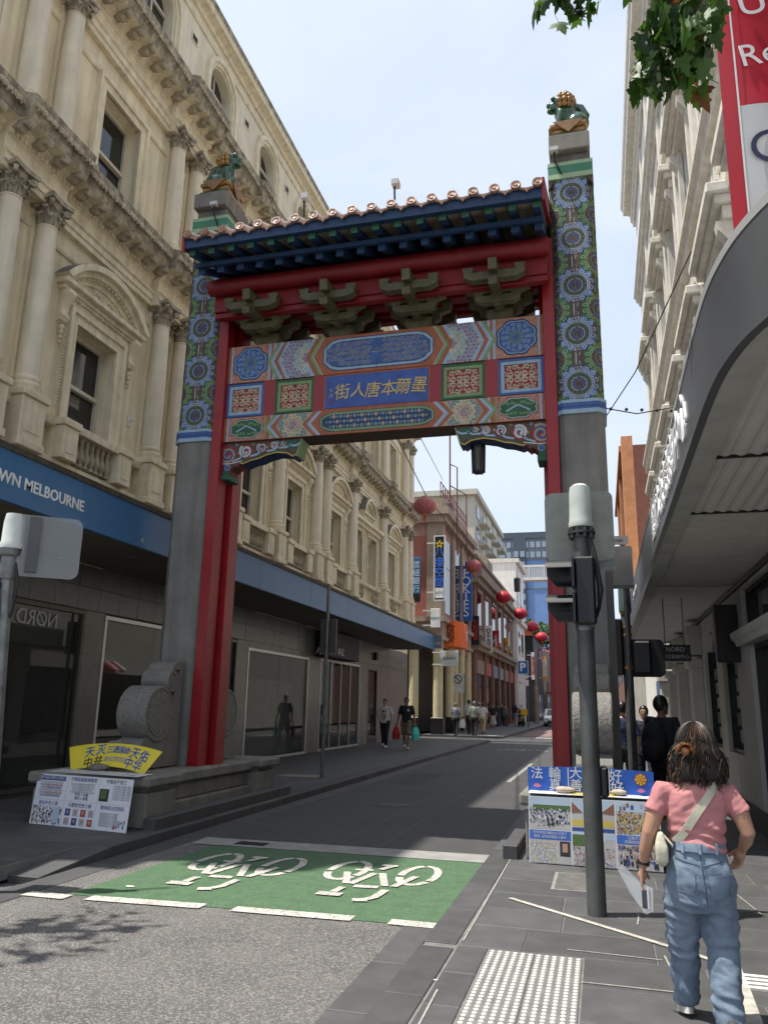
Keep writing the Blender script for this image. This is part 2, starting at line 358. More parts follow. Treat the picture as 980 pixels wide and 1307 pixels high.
# ------------------------------------------------------------------ the gateway arch
XC = -3.11; YF = 10.7
PXL, PXR = -6.09, -.12
conc = M('arch_concrete', (.19, .185, .17), .8, .2, 2.5, .3, 45, streak=.55, dirt=(.09, .09, .085))
red = M('red_lacquer', (.27, .008, .01), .38, .15, 3, streak=.25, dirt=(.17, .012, .013))
redd = M('red_beam_paint', (.2, .008, .012), .5, .2, 3)
rblue = M('blue_rafter_paint', (.014, .045, .115), .55, .3, 5, streak=.3)
granite = M('grey_granite', (.21, .2, .18), .75, .15, 6, .35, 60, speck=95, speckc=(.1, .098, .09), streak=.35)
olive = M('bracket_olive', (.1, .095, .045), .6, .3, 8, .2, 40, streak=.3)
PAL = [M('deco_orange', (.36, .11, .05), .6, .15, 9, streak=.22), M('deco_pale_blue', (.3, .42, .55), .6, .12, 9, streak=.22), M('deco_blue', (.045, .11, .32), .6, .15, 9, streak=.22), M('deco_green', (.02, .1, .045), .6, .15, 9, streak=.22),
       M('deco_light_green', (.2, .3, .13), .6, .12, 9, streak=.22), M('deco_red', (.27, .015, .02), .6, .15, 9, streak=.22), M('deco_white', (.6, .6, .55), .6, .1, 9, streak=.22), M('deco_gold', (.5, .34, .08), .45, .2, 9, streak=.22),
       M('deco_brown', (.09, .055, .035), .6, .2, 9, streak=.22), M('deco_salmon', (.42, .2, .14), .6, .15, 12, streak=.22), M('deco_navy', (.02, .045, .13), .6, .15, 9, streak=.22), M('deco_grey_gold', (.36, .33, .22), .6, .15, 9, streak=.22),
       M('tile_blue', (.07, .15, .42), .35, .12, 9, streak=.22), M('tile_white', (.33, .43, .58), .35, .12, 9, streak=.22), M('tile_green', (.02, .12, .035), .35, .15, 9, streak=.22), M('tile_light_green', (.25, .38, .16), .35, .15, 9, streak=.22), M('deco_cream', (.45, .4, .27), .6, .15, 9, streak=.22)]
OR, PB, BL, GR, LG, RD, WH, GO, BR, SA, NV, GG, TB, TW, TG, TL_, CR_ = range(17)
class Deco:
    """painted ornament laid as thin coats on a surface: fn(a, b, height) -> point"""
    def __init__(s, fn): s.mb = MB(); s.fn = fn
    def poly(s, pts, mi, l=1):
        ar = sum(pts[i][0] * pts[(i + 1) % len(pts)][1] - pts[(i + 1) % len(pts)][0] * pts[i][1] for i in range(len(pts)))
        if ar < 0: pts = pts[::-1]
        s.mb.add([s.fn(a, b, l * .0016) for a, b in pts], [range(len(pts))], mi)
    def rect(s, a0, a1, b0, b1, mi, l=1): s.poly([(a0, b0), (a1, b0), (a1, b1), (a0, b1)], mi, l)
    def rib(s, pts, w, mi, l=1, closed=False):
        t = MB(); rib2(t, pts, w, 0, 0, closed); s.mb.add([s.fn(p[0], p[1], l * .0016) for p in t.v], [tuple(reversed(f)) for f in t.f], mi)
    def disc(s, c, r, mi, l=1, n=10, ry=None): s.poly([(c[0] + r * math.cos(2 * pi * i / n), c[1] + (ry or r) * math.sin(2 * pi * i / n)) for i in range(n)], mi, l)
    def ring(s, c, r, w, mi, l=1, n=20, ry=None): s.rib([(c[0] + r * math.cos(2 * pi * i / n), c[1] + (ry or r) * math.sin(2 * pi * i / n)) for i in range(n)], w, mi, l, True)
    def curl(s, c, r, a0, turns, w, mi, l=1, d=1, n=9, tail=None):
        pts = [(c[0] + r * (1 - .8 * i / n) * math.cos(a0 + d * turns * 2 * pi * i / n), c[1] + r * (1 - .8 * i / n) * math.sin(a0 + d * turns * 2 * pi * i / n)) for i in range(n + 1)]
        if tail: pts = [tail] + pts
        s.rib(pts, w, mi, l)
    def petals(s, c, r0, r1, n, mi, l=1, fat=.38, off=0):
        for i in range(n):
            a = 2 * pi * (i + off) / n; h = fat * pi / n * 2 / 2
            s.poly([(c[0] + r0 * math.cos(a - h * .7), c[1] + r0 * math.sin(a - h * .7)), (c[0] + r0 * math.cos(a + h * .7), c[1] + r0 * math.sin(a + h * .7)), (c[0] + r1 * .93 * math.cos(a + h), c[1] + r1 * .93 * math.sin(a + h)), (c[0] + r1 * math.cos(a), c[1] + r1 * math.sin(a)), (c[0] + r1 * .93 * math.cos(a - h), c[1] + r1 * .93 * math.sin(a - h))], mi, l)
    def flower(s, c, r, cols, l=1):
        a, b, d = cols; n = 14
        for i in range(n):
            t = 2 * pi * (i + .5) / n; p = (c[0] + r * .83 * math.cos(t), c[1] + r * .83 * math.sin(t))
            s.disc(p, r * .2, a, l, 8); s.curl(p, r * .165, t + 2.2, 1.15, r * .05, b, l + 1, 1, 8, (c[0] + r * .66 * math.cos(t + .28), c[1] + r * .66 * math.sin(t + .28)))
        s.ring(c, r * .62, r * .04, b, l + 1, 24); s.disc(c, r * .62, BR, l - .4, 24); s.petals(c, r * .4, r * .6, 14, d, l, .46); s.ring(c, r * .37, r * .035, b, l + 1, 18)
        s.petals(c, r * .14, r * .35, 10, BL, l, .46); s.petals(c, r * .02, r * .15, 8, BR if a == TB else GO, l + 1, .45)

arch = thing('gateway_arch', 'red and blue painted gateway arch spanning the street with gold lettering on blue panel', 'gateway', (XC, 11, 0))
PW, PD, CH = .65, .72, .1
def pill_path(cx):
    """unrolled perimeter u (0 = front centre, + to the right) -> point and normal"""
    h = PW / 2; f = h - CH; c = CH * math.sqrt(2); y0 = 10.6
    segs = [((cx, y0), (1, 0), f, (0, -1)), ((cx + f, y0), (.7071, .7071), c, (.7071, -.7071)), ((cx + h, y0 + CH), (0, 1), PD - 2 * CH, (1, 0))]
    def fn(u, z, e):
        sgn = 1 if u >= 0 else -1; a = abs(u)
        for p, d, l, n in segs:
            if a <= l or (p, d, l, n) == segs[-1]:
                x = p[0] + d[0] * a - cx; yy = p[1] + d[1] * a
                return (cx + sgn * (x + n[0] * e), yy + n[1] * e, z)
            a -= l
    return fn
def oct_ring(cx, z, g=0, y0=10.6):
    h = PW / 2 + g; f = h - CH - g * .4; yb = y0 + PD + g; yf = y0 - g; k = h - f
    return [(cx - f, yf, z), (cx + f, yf, z), (cx + h, yf + k, z), (cx + h, yb - k, z), (cx + f, yb, z), (cx - f, yb, z), (cx - h, yb - k, z), (cx - h, yf + k, z)]
PER = .767; U1 = PW / 2 - CH + CH * 1.414 / 2
def tile_meshes():
    res = []
    for sd in (-1, 1):
        d = Deco(pill_path(0)); A = (0, PER / 2)
        u0, u1 = (-.005, -.44) if sd < 0 else (.005, .44); n = 8
        us = [.004, PW / 2 - CH - .001, PW / 2 - CH + .001, PW / 2 - CH + CH * 1.414 - .001, PW / 2 - CH + CH * 1.414 + .001, .5]
        for a, b in zip(us[:-1], us[1:]):
            if b - a < .004: continue
            d.rect(sd * a, sd * b, .003, PER - .003, BR, 2)
        full = Deco(pill_path(0))
        full.flower((0, PER / 2), .285, (TB, TW, TG), 3)
        for k in (0, 1):
            full.rib([(-.03 + 0, PER * k + (.0 if k == 0 else 0) + (-.1 if k else .1)), (-.03, PER * k)], .012, WH, 4); 
        for zc in (0, PER):
            full.rect(-.026, -.0045, zc - .09, zc + .09, TB, 3); full.rect(.0045, .026, zc - .09, zc + .09, TB, 3); full.rib([(-.03, zc - .1), (-.022, zc - .04), (-.022, zc + .04), (-.03, zc + .1)], .011, PB, 4); full.rib([(.03, zc - .1), (.022, zc - .04), (.022, zc + .04), (.03, zc + .1)], .011, PB, 4)
        for s2 in (-1, 1):
            for zc in (0, PER):
                full.flower((s2 * (U1 + .04), zc), .262, (TG, TL_, TB), 3)
            zc = PER / 2; full.rect(s2 * (U1 + .04) - .02, s2 * (U1 + .04) + .02, zc - .09, zc + .09, GR, 3)
            full.rib([(s2 * (U1 + .04) - .03, zc - .12), (s2 * (U1 + .04) - .022, zc), (s2 * (U1 + .04) - .03, zc + .12)], .011, LG, 4); full.rib([(s2 * (U1 + .04) + .03, zc - .12), (s2 * (U1 + .04) + .022, zc), (s2 * (U1 + .04) + .03, zc + .12)], .011, LG, 4)
            for q in (0, 1):
                b0 = PER * q; sg = 1 if q == 0 else -1
                full.rib([(s2 * .03, b0 + sg * .12), (s2 * .1, b0 + sg * .2), (s2 * .2, b0 + sg * .245), (s2 * .3, b0 + sg * .3)], .012, GG, 4)
        # keep the faces of this half and inside the course
        mb = full.mb; P = mb.v
        for f, mi in zip(mb.f, mb.m):
            cx_ = sum(P[i][0] for i in f) / len(f); cz = sum(P[i][2] for i in f) / len(f)
            if (cx_ > 0.004) == (sd > 0) and .002 < cz < PER - .002 and abs(cx_) > .004: d.mb.add([P[i] for i in f], [range(len(f))], mi)
        res.append(d.mb.mesh('glazed_tile', PAL))
    return res
TL = tile_meshes()
Z0, NT, ZC_ = 5.64, 5, 9.34
for cx in (PXL, PXR):
    p = MB(); p.loft([oct_ring(cx, .5), oct_ring(cx, 9.5)]); p.build('pillar', conc, arch)
    core = arch.children[-1] if False else None
    pil = [o for o in col.objects if o.name.startswith('pillar')][-1]
    for k in range(NT):
        for me in TL: obj('glazed_tile', me, pil, loc=(cx, 0, Z0 + k * PER))
    b = MB(); b.loft([oct_ring(cx, 5.58, .03), oct_ring(cx, 5.64, .03)], 1); b.loft([oct_ring(cx, 5.64, .027), oct_ring(cx, 5.74, .027)], 2); b.loft([oct_ring(cx, 5.74, .03), oct_ring(cx, 5.78, .03)], 1); b.loft([oct_ring(cx, 5.675, .029), oct_ring(cx, 5.685, .029)], 10)
    b.build('glazed_band', PAL, pil)
    c = MB(); zc = ZC_
    c.box((cx - .33, 10.57, zc), (cx + .33, 11.34, zc + .08), 0); c.box((cx - .327, 10.573, zc + .08), (cx + .327, 11.337, zc + .22), 1); c.box((cx - .33, 10.57, zc + .22), (cx + .33, 11.34, zc + .28), 0)
    c.build('pillar_cap', [M('cap_pale_green', (.3, .42, .26), .6, .15, 5), M('cap_green', (.05, .2, .12), .55, .15, 5)], pil)
    for s in (-1, 1):
        q = MB().prism([(cx + s * .33, zc), (cx + s * .22, zc), (cx + s * .33, zc - .16)], 'y', 10.585, 10.66); q.build('cap_corner', PAL[BR], pil)
    st = MB(); st.cbox((cx - .27, 10.62, zc + .28), (cx + .27, 11.28, zc + .44), .01); st.cbox((cx - .3, 10.5, zc + .44), (cx + .3, 11.4, zc + .72), .012)
    st.build('top_block', M('cap_concrete', (.2, .19, .17), .85, .2, 4, .3, 40, streak=.7, dirt=(.07, .068, .06)), pil)
    # red posts on the inner side
    s = 1 if cx < XC else -1; xi = cx + s * PW / 2
    MB().cbox((xi - s * .02, 10.62, .66), (xi + s * .15, 10.9, 8.4), .006).build('post', red, arch)
    MB().cbox((xi - s * .02, 11.0, .66), (xi + s * .22, 11.3, 8.4), .006).build('post', red, arch)
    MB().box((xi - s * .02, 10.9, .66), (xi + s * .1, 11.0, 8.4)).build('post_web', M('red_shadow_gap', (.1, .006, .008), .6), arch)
CAPZ = ZC_ + .72
# beams
XL, XR = PXL + PW / 2 + .03, PXR - PW / 2 - .03
def beam(z0, z1, name='beam'): return MB().box((XL, YF, z0), (XR, YF + .44, z1)).build(name, M('beam_orange_paint', (.36, .09, .03), .6, .2, 6), arch)
b1 = beam(6.56, 7.2); b3 = beam(5.575, 5.97)
mid = MB().box((XL, YF + .06, 5.97), (XR, YF + .38, 6.56)).build('panel_backing', redd, arch)
for a, b in ((XL, -5.6), (-4.97, -4.77), (-4.13, -3.96), (-2.28, -2.11), (-1.46, -1.26), (-.61, XR)): MB().box((a, YF + .005, 5.97), (b, YF + .06, 6.56)).build('beam_post', red, mid)
fnb = lambda a, b, e: (a, YF - e, b)
def chevron(d, x, z0, z1, sgn, w, mi, dep=.16, l=2):
    zm = (z0 + z1) / 2; d.poly([(x, z0), (x + w, z0), (x + w + sgn * dep, zm), (x + w, z1), (x, z1), (x + sgn * dep, zm)], mi, l)
def scallop(d, c, rx, ry, n, amp, mi, l):
    d.poly([(c[0] + rx * (1 + amp * abs(math.sin(n * t / 2)) - amp) * math.cos(t), c[1] + ry * (1 + amp * abs(math.sin(n * t / 2)) - amp) * math.sin(t)) for t in [2 * pi * i / 64 for i in range(64)]], mi, l)
def end_cell(z0, z1, s, upper):
    """square with roundel beside the pillar"""
    xe = XL if s > 0 else XR; X = lambda a: xe + s * a
    d = Deco(fnb); H = z1 - z0; zc = (z0 + z1) / 2
    for a, b, mi in ((.0, .035, OR if upper else RD), (.035, .075, GR if upper else PB), (.075, .1, WH), (.1, .17, OR), (.17, .2, PB)): d.rect(X(a), X(b), z0 + .004, z1 - .004, mi, 1)
    a0, a1 = .2, .82; d.rect(X(a0), X(a1), z0 + .004, z1 - .004, SA, 1); c = (X((a0 + a1) / 2), zc)
    rnd = random.Random(5)
    for i in range(90):
        p = (X(a0 + .02 + rnd.random() * .58), z0 + .02 + rnd.random() * (H - .04)); d.curl(p, .016, rnd.random() * 6, .8, .006, rnd.choice((OR, RD, WH)), 2, 1, 5)
    if upper:
        scallop(d, c, .315, .3, 8, .1, NV, 3); scallop(d, c, .29, .275, 8, .1, PB, 4); scallop(d, c, .275, .26, 8, .1, BL, 5)
        for r, n in ((.2, 14), (.145, 10)):
            for i in range(n):
                t = 2 * pi * i / n; p = (c[0] + r * math.cos(t), c[1] + r * math.sin(t)); d.curl(p, .034, t + 1.5, 1.2, .009, PB, 6, 1 if i % 2 else -1, 8)
        d.petals(c, .04, .1, 12, LG, 6, .4); d.disc(c, .035, BL, 7); d.ring(c, .105, .008, LG, 6)
    else:
        scallop(d, c, .3, H * .44, 8, .13, NV, 3); scallop(d, c, .287, H * .41, 8, .13, WH, 4); scallop(d, c, .275, H * .385, 8, .13, GR, 5)
        for k in (-1, 1):
            d.rib([(c[0], c[1] + .045), (c[0] + k * .09, c[1] + .0), (c[0] + k * .17, c[1] - .045)], .022, PB, 6)
            for j in range(4): d.curl((c[0] + k * (.05 + j * .05), c[1] + (.09 - j * .008) * (1 if j % 2 else .8)), .028, j * 1.3, .9, .012, LG, 6, k, 8); d.curl((c[0] + k * (.04 + j * .045), c[1] - .085), .024, j, .9, .011, LG, 6, -k, 8)
    for a, b, mi in ((.82, .86, PB), (.86, .9, OR), (.9, .94, PB)) if upper else ((.82, .84, LG), (.84, .91, OR), (.91, .95, PB)): d.rect(X(a), X(b), z0 + .004, z1 - .004, mi, 1)
    return d.mb.build('painted_panel', PAL, b1 if upper else b3)
def field_cell(z0, z1, s, upper):
    xe = XL if s > 0 else XR; X = lambda a: xe + s * a; d = Deco(fnb); zc = (z0 + z1) / 2; H = z1 - z0; e = .004
    a0, a1 = .945, 1.8
    d.rect(X(a0), X(a1), z0 + e, z1 - e, OR, 1)
    # ornament field between two chevrons pointing to the pillar
    d.poly([(X(1.13), z0 + e), (X(.96 + (.02 if upper else .05)), zc), (X(1.13), z1 - e), (X(1.62), z1 - e), (X(1.45), zc), (X(1.62), z0 + e)], PB if upper else GG, 2)
    st = .062 if upper else .046; nr_ = int(H / st)
    cc = (X(1.5 if upper else 1.3), zc)
    for j in range(nr_ + 1):
        for i in range(14):
            p = (X(.96 + (i + .5 * (j % 2)) * st), z0 + .03 + j * (H - .06) / nr_); a_ = s * (p[0] - xe); q = abs(p[1] - zc) / (H / 2)
            if not (.99 + .16 * q + .02 < a_ < 1.45 + .16 * q - .02): continue
            dd = math.hypot(p[0] - cc[0], p[1] - cc[1]); k = int(dd / (.085 if upper else .06)) % 4
            d.disc(p, st * .47, (RD, GO, LG, RD)[k] if upper else (RD, OR, GO, GR)[k], 3, 7); d.curl(p, st * .45, i * 1.1 + j, 1.0, st * .2, (PB, WH, WH, PB)[k], 4, 1 if i % 2 else -1, 7)
    for x0, w_, mi in ((1.135, .05, OR), (1.085, .055, PB), (1.03, .055, LG)):   # outer chevrons
        d.poly([(X(x0), z0 + e), (X(x0 - .17), zc), (X(x0), z1 - e), (X(x0 - w_), z1 - e), (X(x0 - w_ - .17), zc), (X(x0 - w_), z0 + e)], mi, 3)
    for x0, w_, mi in ((1.69, .055, OR), (1.745, .06, LG if upper else PB), (1.755, .01, WH)):
        d.poly([(X(x0), z0 + e), (X(x0 - .17), zc), (X(x0), z1 - e), (X(x0 - w_), z1 - e), (X(x0 - w_ - .17), zc), (X(x0 - w_), z0 + e)], mi, 3 + (mi == WH))
    return d.mb.build('painted_panel', PAL, b1 if upper else b3)
for s in (1, -1):
    for z0, z1, up in ((6.56, 7.2, True), (5.575, 5.97, False)): end_cell(z0, z1, s, up); field_cell(z0, z1, s, up)
def cart(z0, z1, x0, x1, g, ch):
    zc = (z0 + z1) / 2; a, b, c, e = x0 + g, x1 - g, z0 + g, z1 - g
    def end(x, sg):
        return [(x + sg * 0, zc + (e - zc) * .45), (x + sg * .05, zc + (e - zc) * .62), (x + sg * .09, zc + (e - zc) * .8), (x + sg * .16, zc + (e - zc) * .93), (x + sg * .24, e)]
    L1 = end(a, 1); R1 = end(b, -1); m = lambda q: [(p[0], 2 * zc - p[1]) for p in q]
    return L1 + R1[::-1] + m(R1) + m(L1)[::-1]
d = Deco(fnb); x0, x1 = XL + 1.8, XR - 1.8
d.rect(x0 - .002, x1 + .002, 6.564, 7.196, OR, 1)
d.poly(cart(6.56, 7.2, x0 - .1, x1 + .1, .05, 0), NV, 4); d.poly(cart(6.56, 7.2, x0 - .1, x1 + .1, .062, 0), PB, 5); d.poly(cart(6.56, 7.2, x0 - .1, x1 + .1, .1, 0), NV, 6); d.poly(cart(6.56, 7.2, x0 - .1, x1 + .1, .112, 0), BL, 7)
rnd = random.Random(3)
for k in (-1, 1):
    for i in range(60):
        px_, pz_ = .13 + (i % 12) * .058 + rnd.uniform(-.012, .012), (i // 12 - 2) * .08 + rnd.uniform(-.012, .012)
        if px_ > .66 and abs(pz_) > .1: continue
        a0 = rnd.random() * 6.28; c = (XC + k * px_, 6.88 + pz_)
        d.curl(c, .036, a0, 1.2, .008, GG, 8, rnd.choice((-1, 1)), 9, (c[0] + .06 * math.cos(a0 - .8), c[1] + .055 * math.sin(a0 - .8)))
d.rib([(XC, 6.79), (XC, 6.97)], .01, GG, 8); d.rib([(XC - .1, 6.87), (XC + .1, 6.87)], .01, GG, 8); d.rib([(XC - .06, 6.92), (XC + .06, 6.92)], .008, GG, 8); d.rect(XC - .002, XC + .002, 6.57, 7.19, NV, 9)
d.mb.build('painted_panel', PAL, b1)
d = Deco(fnb); z0, z1 = 5.575, 5.97; d.rect(x0 - .002, x1 + .002, z0 + .004, z1 - .004, OR, 1)
d.poly(cart(z0, z1, x0 - .1, x1 + .1, .035, 0), NV, 4); d.poly(cart(z0, z1, x0 - .1, x1 + .1, .045, 0), LG, 5); d.poly(cart(z0, z1, x0 - .1, x1 + .1, .075, 0), NV, 6)
for i in range(29):
    for j in range(3):
        p = (x0 + .05 + i * (x1 - x0 - .1) / 28, (z0 + z1) / 2 + (j - 1) * .078)
        if (i < 1 or i > 27) and j != 1: continue
        k = (i + j) % 4
        if k == 0: d.disc(p, .026, WH, 7, 8); d.disc(p, .018, RD, 8, 8); d.disc(p, .008, WH, 9, 6)
        elif k == 2: d.disc(p, .022, PB, 7, 8); d.disc(p, .013, BL, 8, 6)
        else: d.poly([(p[0] - .02, p[1]), (p[0], p[1] - .02), (p[0] + .02, p[1]), (p[0], p[1] + .02)], LG, 7)
for i in range(30): d.disc((x0 + .06 + i * (x1 - x0 - .12) / 29, z1 - .08), .014, LG, 7, 6); d.disc((x0 + .06 + i * (x1 - x0 - .12) / 29, z0 + .08), .014, LG, 7, 6)
d.mb.build('painted_panel', PAL, b3)
# underside ornament of the lower beam
d = Deco(lambda a, b, e: (a, b, 5.575 - e)); d.rect(XL + .05, XR - .05, YF + .02, YF + .42, BR, 1)
for i in range(110): d.curl((XL + .15 + (i % 55) * (XR - XL - .3) / 54, YF + .12 + (i // 55) * .2), .05, i * .9, .9, .012, (BL, GR, RD)[i % 3], 2, 1, 7)
d.mb.f = [tuple(reversed(f)) for f in d.mb.f]; d.mb.build('soffit_paint', PAL, b3)
# square panels in the middle row
def square_panel(x0, x1, bor, inn):
    z0, z1 = 5.985, 6.545; y = YF + .03
    fr_ = MB()
    for a, b, e in ((.0, .035, 0), (.035, .085, 1)):
        for q in ((x0 + a, x1 - a, z0 + a, z0 + b), (x0 + a, x1 - a, z1 - b, z1 - a), (x0 + a, x0 + b, z0 + b, z1 - b), (x1 - b, x1 - a, z0 + b, z1 - b)): fr_.box((q[0], y - .022 + e * .008, q[2]), (q[1], y + .03, q[3]), e)
    o = fr_.build('panel_frame', [PAL[bor], PAL[inn]], mid)
    d = Deco(lambda a, b, e: (a, y - e, b)); d.rect(x0 + .085, x1 - .085, z0 + .085, z1 - .085, RD, 1)
    cx_, cz = (x0 + x1) / 2, (z0 + z1) / 2
    for k in (-1, 1):
        for m_ in (-1, 1):
            for (ax_, az_, r, a0, t, dd) in ((.055, .055, .055, 2.6, 1.2, 1), (.145, .05, .05, .5, 1.1, -1), (.09, .145, .045, 3.5, 1.1, -1), (.185, .135, .04, 1, 1, 1), (.025, .12, .026, 0, 1, 1), (.21, .035, .028, 2, 1, 1), (.14, .095, .03, 4, .8, 1), (.215, .085, .022, 0, .8, -1), (.05, .175, .02, 1, .8, 1), (.145, .175, .02, 3, .8, 1)):
                c = (cx_ + k * ax_, cz + m_ * az_); pts = []
                for i in range(11): rr = r * (1 - .8 * i / 10); an = a0 + dd * t * 2 * pi * i / 10; pts.append((c[0] + k * rr * math.cos(an), c[1] + m_ * rr * math.sin(an)))
                d.rib(pts, [r * .2 + r * .42 * abs(math.sin(i * .55 + .3)) for i in range(11)], CR_, 2 + .2 * (az_ * 20 % 3))
    d.mb.build('panel_ornament', PAL, mid)
square_panel(-5.6, -4.97, BL, PB); square_panel(-4.77, -4.13, GR, LG); square_panel(-2.11, -1.46, GR, LG); square_panel(-1.26, -.61, BL, PB)
title = MB(); title.box((-3.96, YF + .01, 5.975), (-2.28, YF + .06, 6.555), 0); title.box((-3.93, YF + .0, 6.0), (-2.31, YF + .011, 6.53), 1)
title = title.build('name_board', [PAL[OR], M('name_board_blue', (.035, .085, .33), .5, .25, 4, streak=.2)], mid)
gold = M('gold_letter', (.5, .36, .14), .4, .15, 15, metal=.3)
for i, chx in enumerate('街人唐本爾墨'):
    o = text(chx, gold, .25 * (1.0 if i != 1 else .92), (-3.66 + i * .242 + (0, .01, 0, .01, -.01, .0)[i], YF - .004, 6.235 + (.0, .01, -.01, .0, .01, .015)[i]), title, extrude=.006, shear=.12, bold=.001)
    o.rotation_euler = (R(90), R((-4, 3, 2, -3, 4, 5)[i]), 0); o.scale = (1.0, 1.1, 1)
for i, chx in enumerate('七月'): text(chx, gold, .07, (-3.83, YF - .004, 6.29 - i * .09), title, extrude=.003)
text('印', PAL[OR], .06, (-3.83, YF - .004, 6.1), title, extrude=.003)
# corner brackets under the lower beam
def corbel(s):
    xe = XL if s > 0 else XR; X = lambda a: xe + s * a
    prof = [(0, 5.572), (1.42, 5.572), (1.34, 5.3), (1.3, 5.27), (1.2, 5.33), (1.02, 5.355), (.85, 5.32), (.72, 5.27), (.6, 5.25), (.46, 5.2), (.42, 5.22), (.36, 5.16), (.32, 5.18), (.25, 5.12), (.24, 5.02), (.0, 4.98)]
    o = MB().prism([(X(a), b) for a, b in prof], 'y', YF + .05, YF + .34).build('corner_bracket', M('bracket_maroon', (.12, .02, .02), .6, .2, 6), arch)
    d = Deco(lambda a, b, e: (a, YF + .05 - e, b))
    d.poly([(X(a), b) for a, b in [(.0, 5.565), (1.405, 5.565), (1.34, 5.33), (1.2, 5.37), (1.02, 5.39), (.85, 5.36), (.72, 5.31), (.46, 5.24), (.25, 5.16), (.0, 5.12)]], BR, 1)
    for a, b, r, cs in ((.2, 5.38, .15, (GG, RD, BL)), (.5, 5.42, .115, (WH, RD, PB)), (.77, 5.46, .085, (WH, RD, BL)), (.98, 5.485, .06, (WH, PB, RD)), (1.14, 5.5, .045, (WH, RD, GR))):
        c = (X(a), b); d.disc(c, r, cs[1], 2, 14); d.curl(c, r * .95, 2.2, 1.6, r * .3, cs[0], 3, s, 18); d.curl(c, r * .78, 2.6, 1.5, r * .17, cs[2], 4, s, 16); d.rib([(X(a + .08), b - r * .8), (X(a + .2), b - r * .3 - .03), (X(a + .28), b - .0)], .03, PB, 3)
    for i_ in range(26):
        a_ = .06 + i_ * .047; b_ = 5.53 - (i_ % 3) * .03 - .25 * max(0, .5 - abs(a_ - .3)) * (i_ % 2); d.curl((X(a_), b_), .026, i_ * 1.3, .9, .011, (GR, PB, GG, RD, BL)[i_ % 5], 2.5, s, 7)
    d.poly([(X(a), b) for a, b in [(1.1, 5.53), (1.38, 5.55), (1.33, 5.38), (1.2, 5.42)]], GR, 2)
    d.rib([(X(a), b + .012) for a, b in prof[2:11]], .018, GO, 5); d.rib([(X(a), b + .03) for a, b in prof[2:11]], .016, GR, 5); d.rib([(X(a), b) for a, b in [(0, 5.235), (.24, 5.225), (.45, 5.26)]], .016, WH, 5)
    d.rect(*sorted((X(.02), X(.13))), 5.13, 5.2, RD, 2); d.disc((X(.2), 5.165), .045, BL, 3); d.ring((X(.2), 5.165), .045, .01, PB, 4)
    d.rect(*sorted((X(.0), X(.235))), 4.99, 5.12, GR, 2)
    d.mb.build('bracket_paint', PAL, o)
    u = MB(); q = prof[2:11]
    for (a, b), (a2, b2) in zip(q[:-1], q[1:]): u.add([(X(a), YF + .06, b - .004), (X(a2), YF + .06, b2 - .004), (X(a2), YF + .33, b2 - .004), (X(a), YF + .33, b - .004)], [(0, 1, 2, 3)], 0)
    u.build('bracket_edge', PAL[NV], o)
    e = MB().prism([(X(1.425), 5.57), (X(1.44), 5.55), (X(1.37), 5.29), (X(1.34), 5.29)], 'y', YF + .04, YF + .35).build('bracket_end', PAL[LG], o)
    f = MB().cbox((X(-.0), YF + .02, 4.96), (X(.26), YF + .36, 5.05), .01).build('bracket_foot', PAL[GR], o)
corbel(1); corbel(-1)
# upper structure: red ties, bracket sets, purlins, rafters, tiles
zt = 7.2
for zz0, zz1, yy0, yy1 in ((7.7, 7.88, 10.82, 11.02), (7.92, 8.12, 10.8, 11.04)): MB().box((XL, yy0, zz0), (XR, yy1, zz1)).build('tie_beam', redd, arch)
for sy in (-1, 1):
    y = 10.92 + sy * .78
    yb_ = 10.92 + sy * .6; zb_ = 7.62 if sy < 0 else 7.8; MB().cbox((XL + .02, yb_ - .05, zb_), (XR - .02, yb_ + .05, 7.92), .01).build('purlin_board', redd, arch); MB().cbox((XL + .02, yb_ - sy * .06 - .07, zb_ - .09), (XR - .02, yb_ - sy * .06 + .07, zb_), .01).build('purlin_board', redd, arch)
    y = 10.92 + sy * .74
    MB().tube([(XL - .02, y, 7.99), (XR + .02, y, 7.99)], .13, 14).build('purlin', redd, arch, 40)
    y2 = 10.92 + sy * .4; MB().box((XL, y2 - .06, 7.66 if sy < 0 else 7.76), (XR, y2 + .06, 7.84)).build('tie_beam', redd, arch)
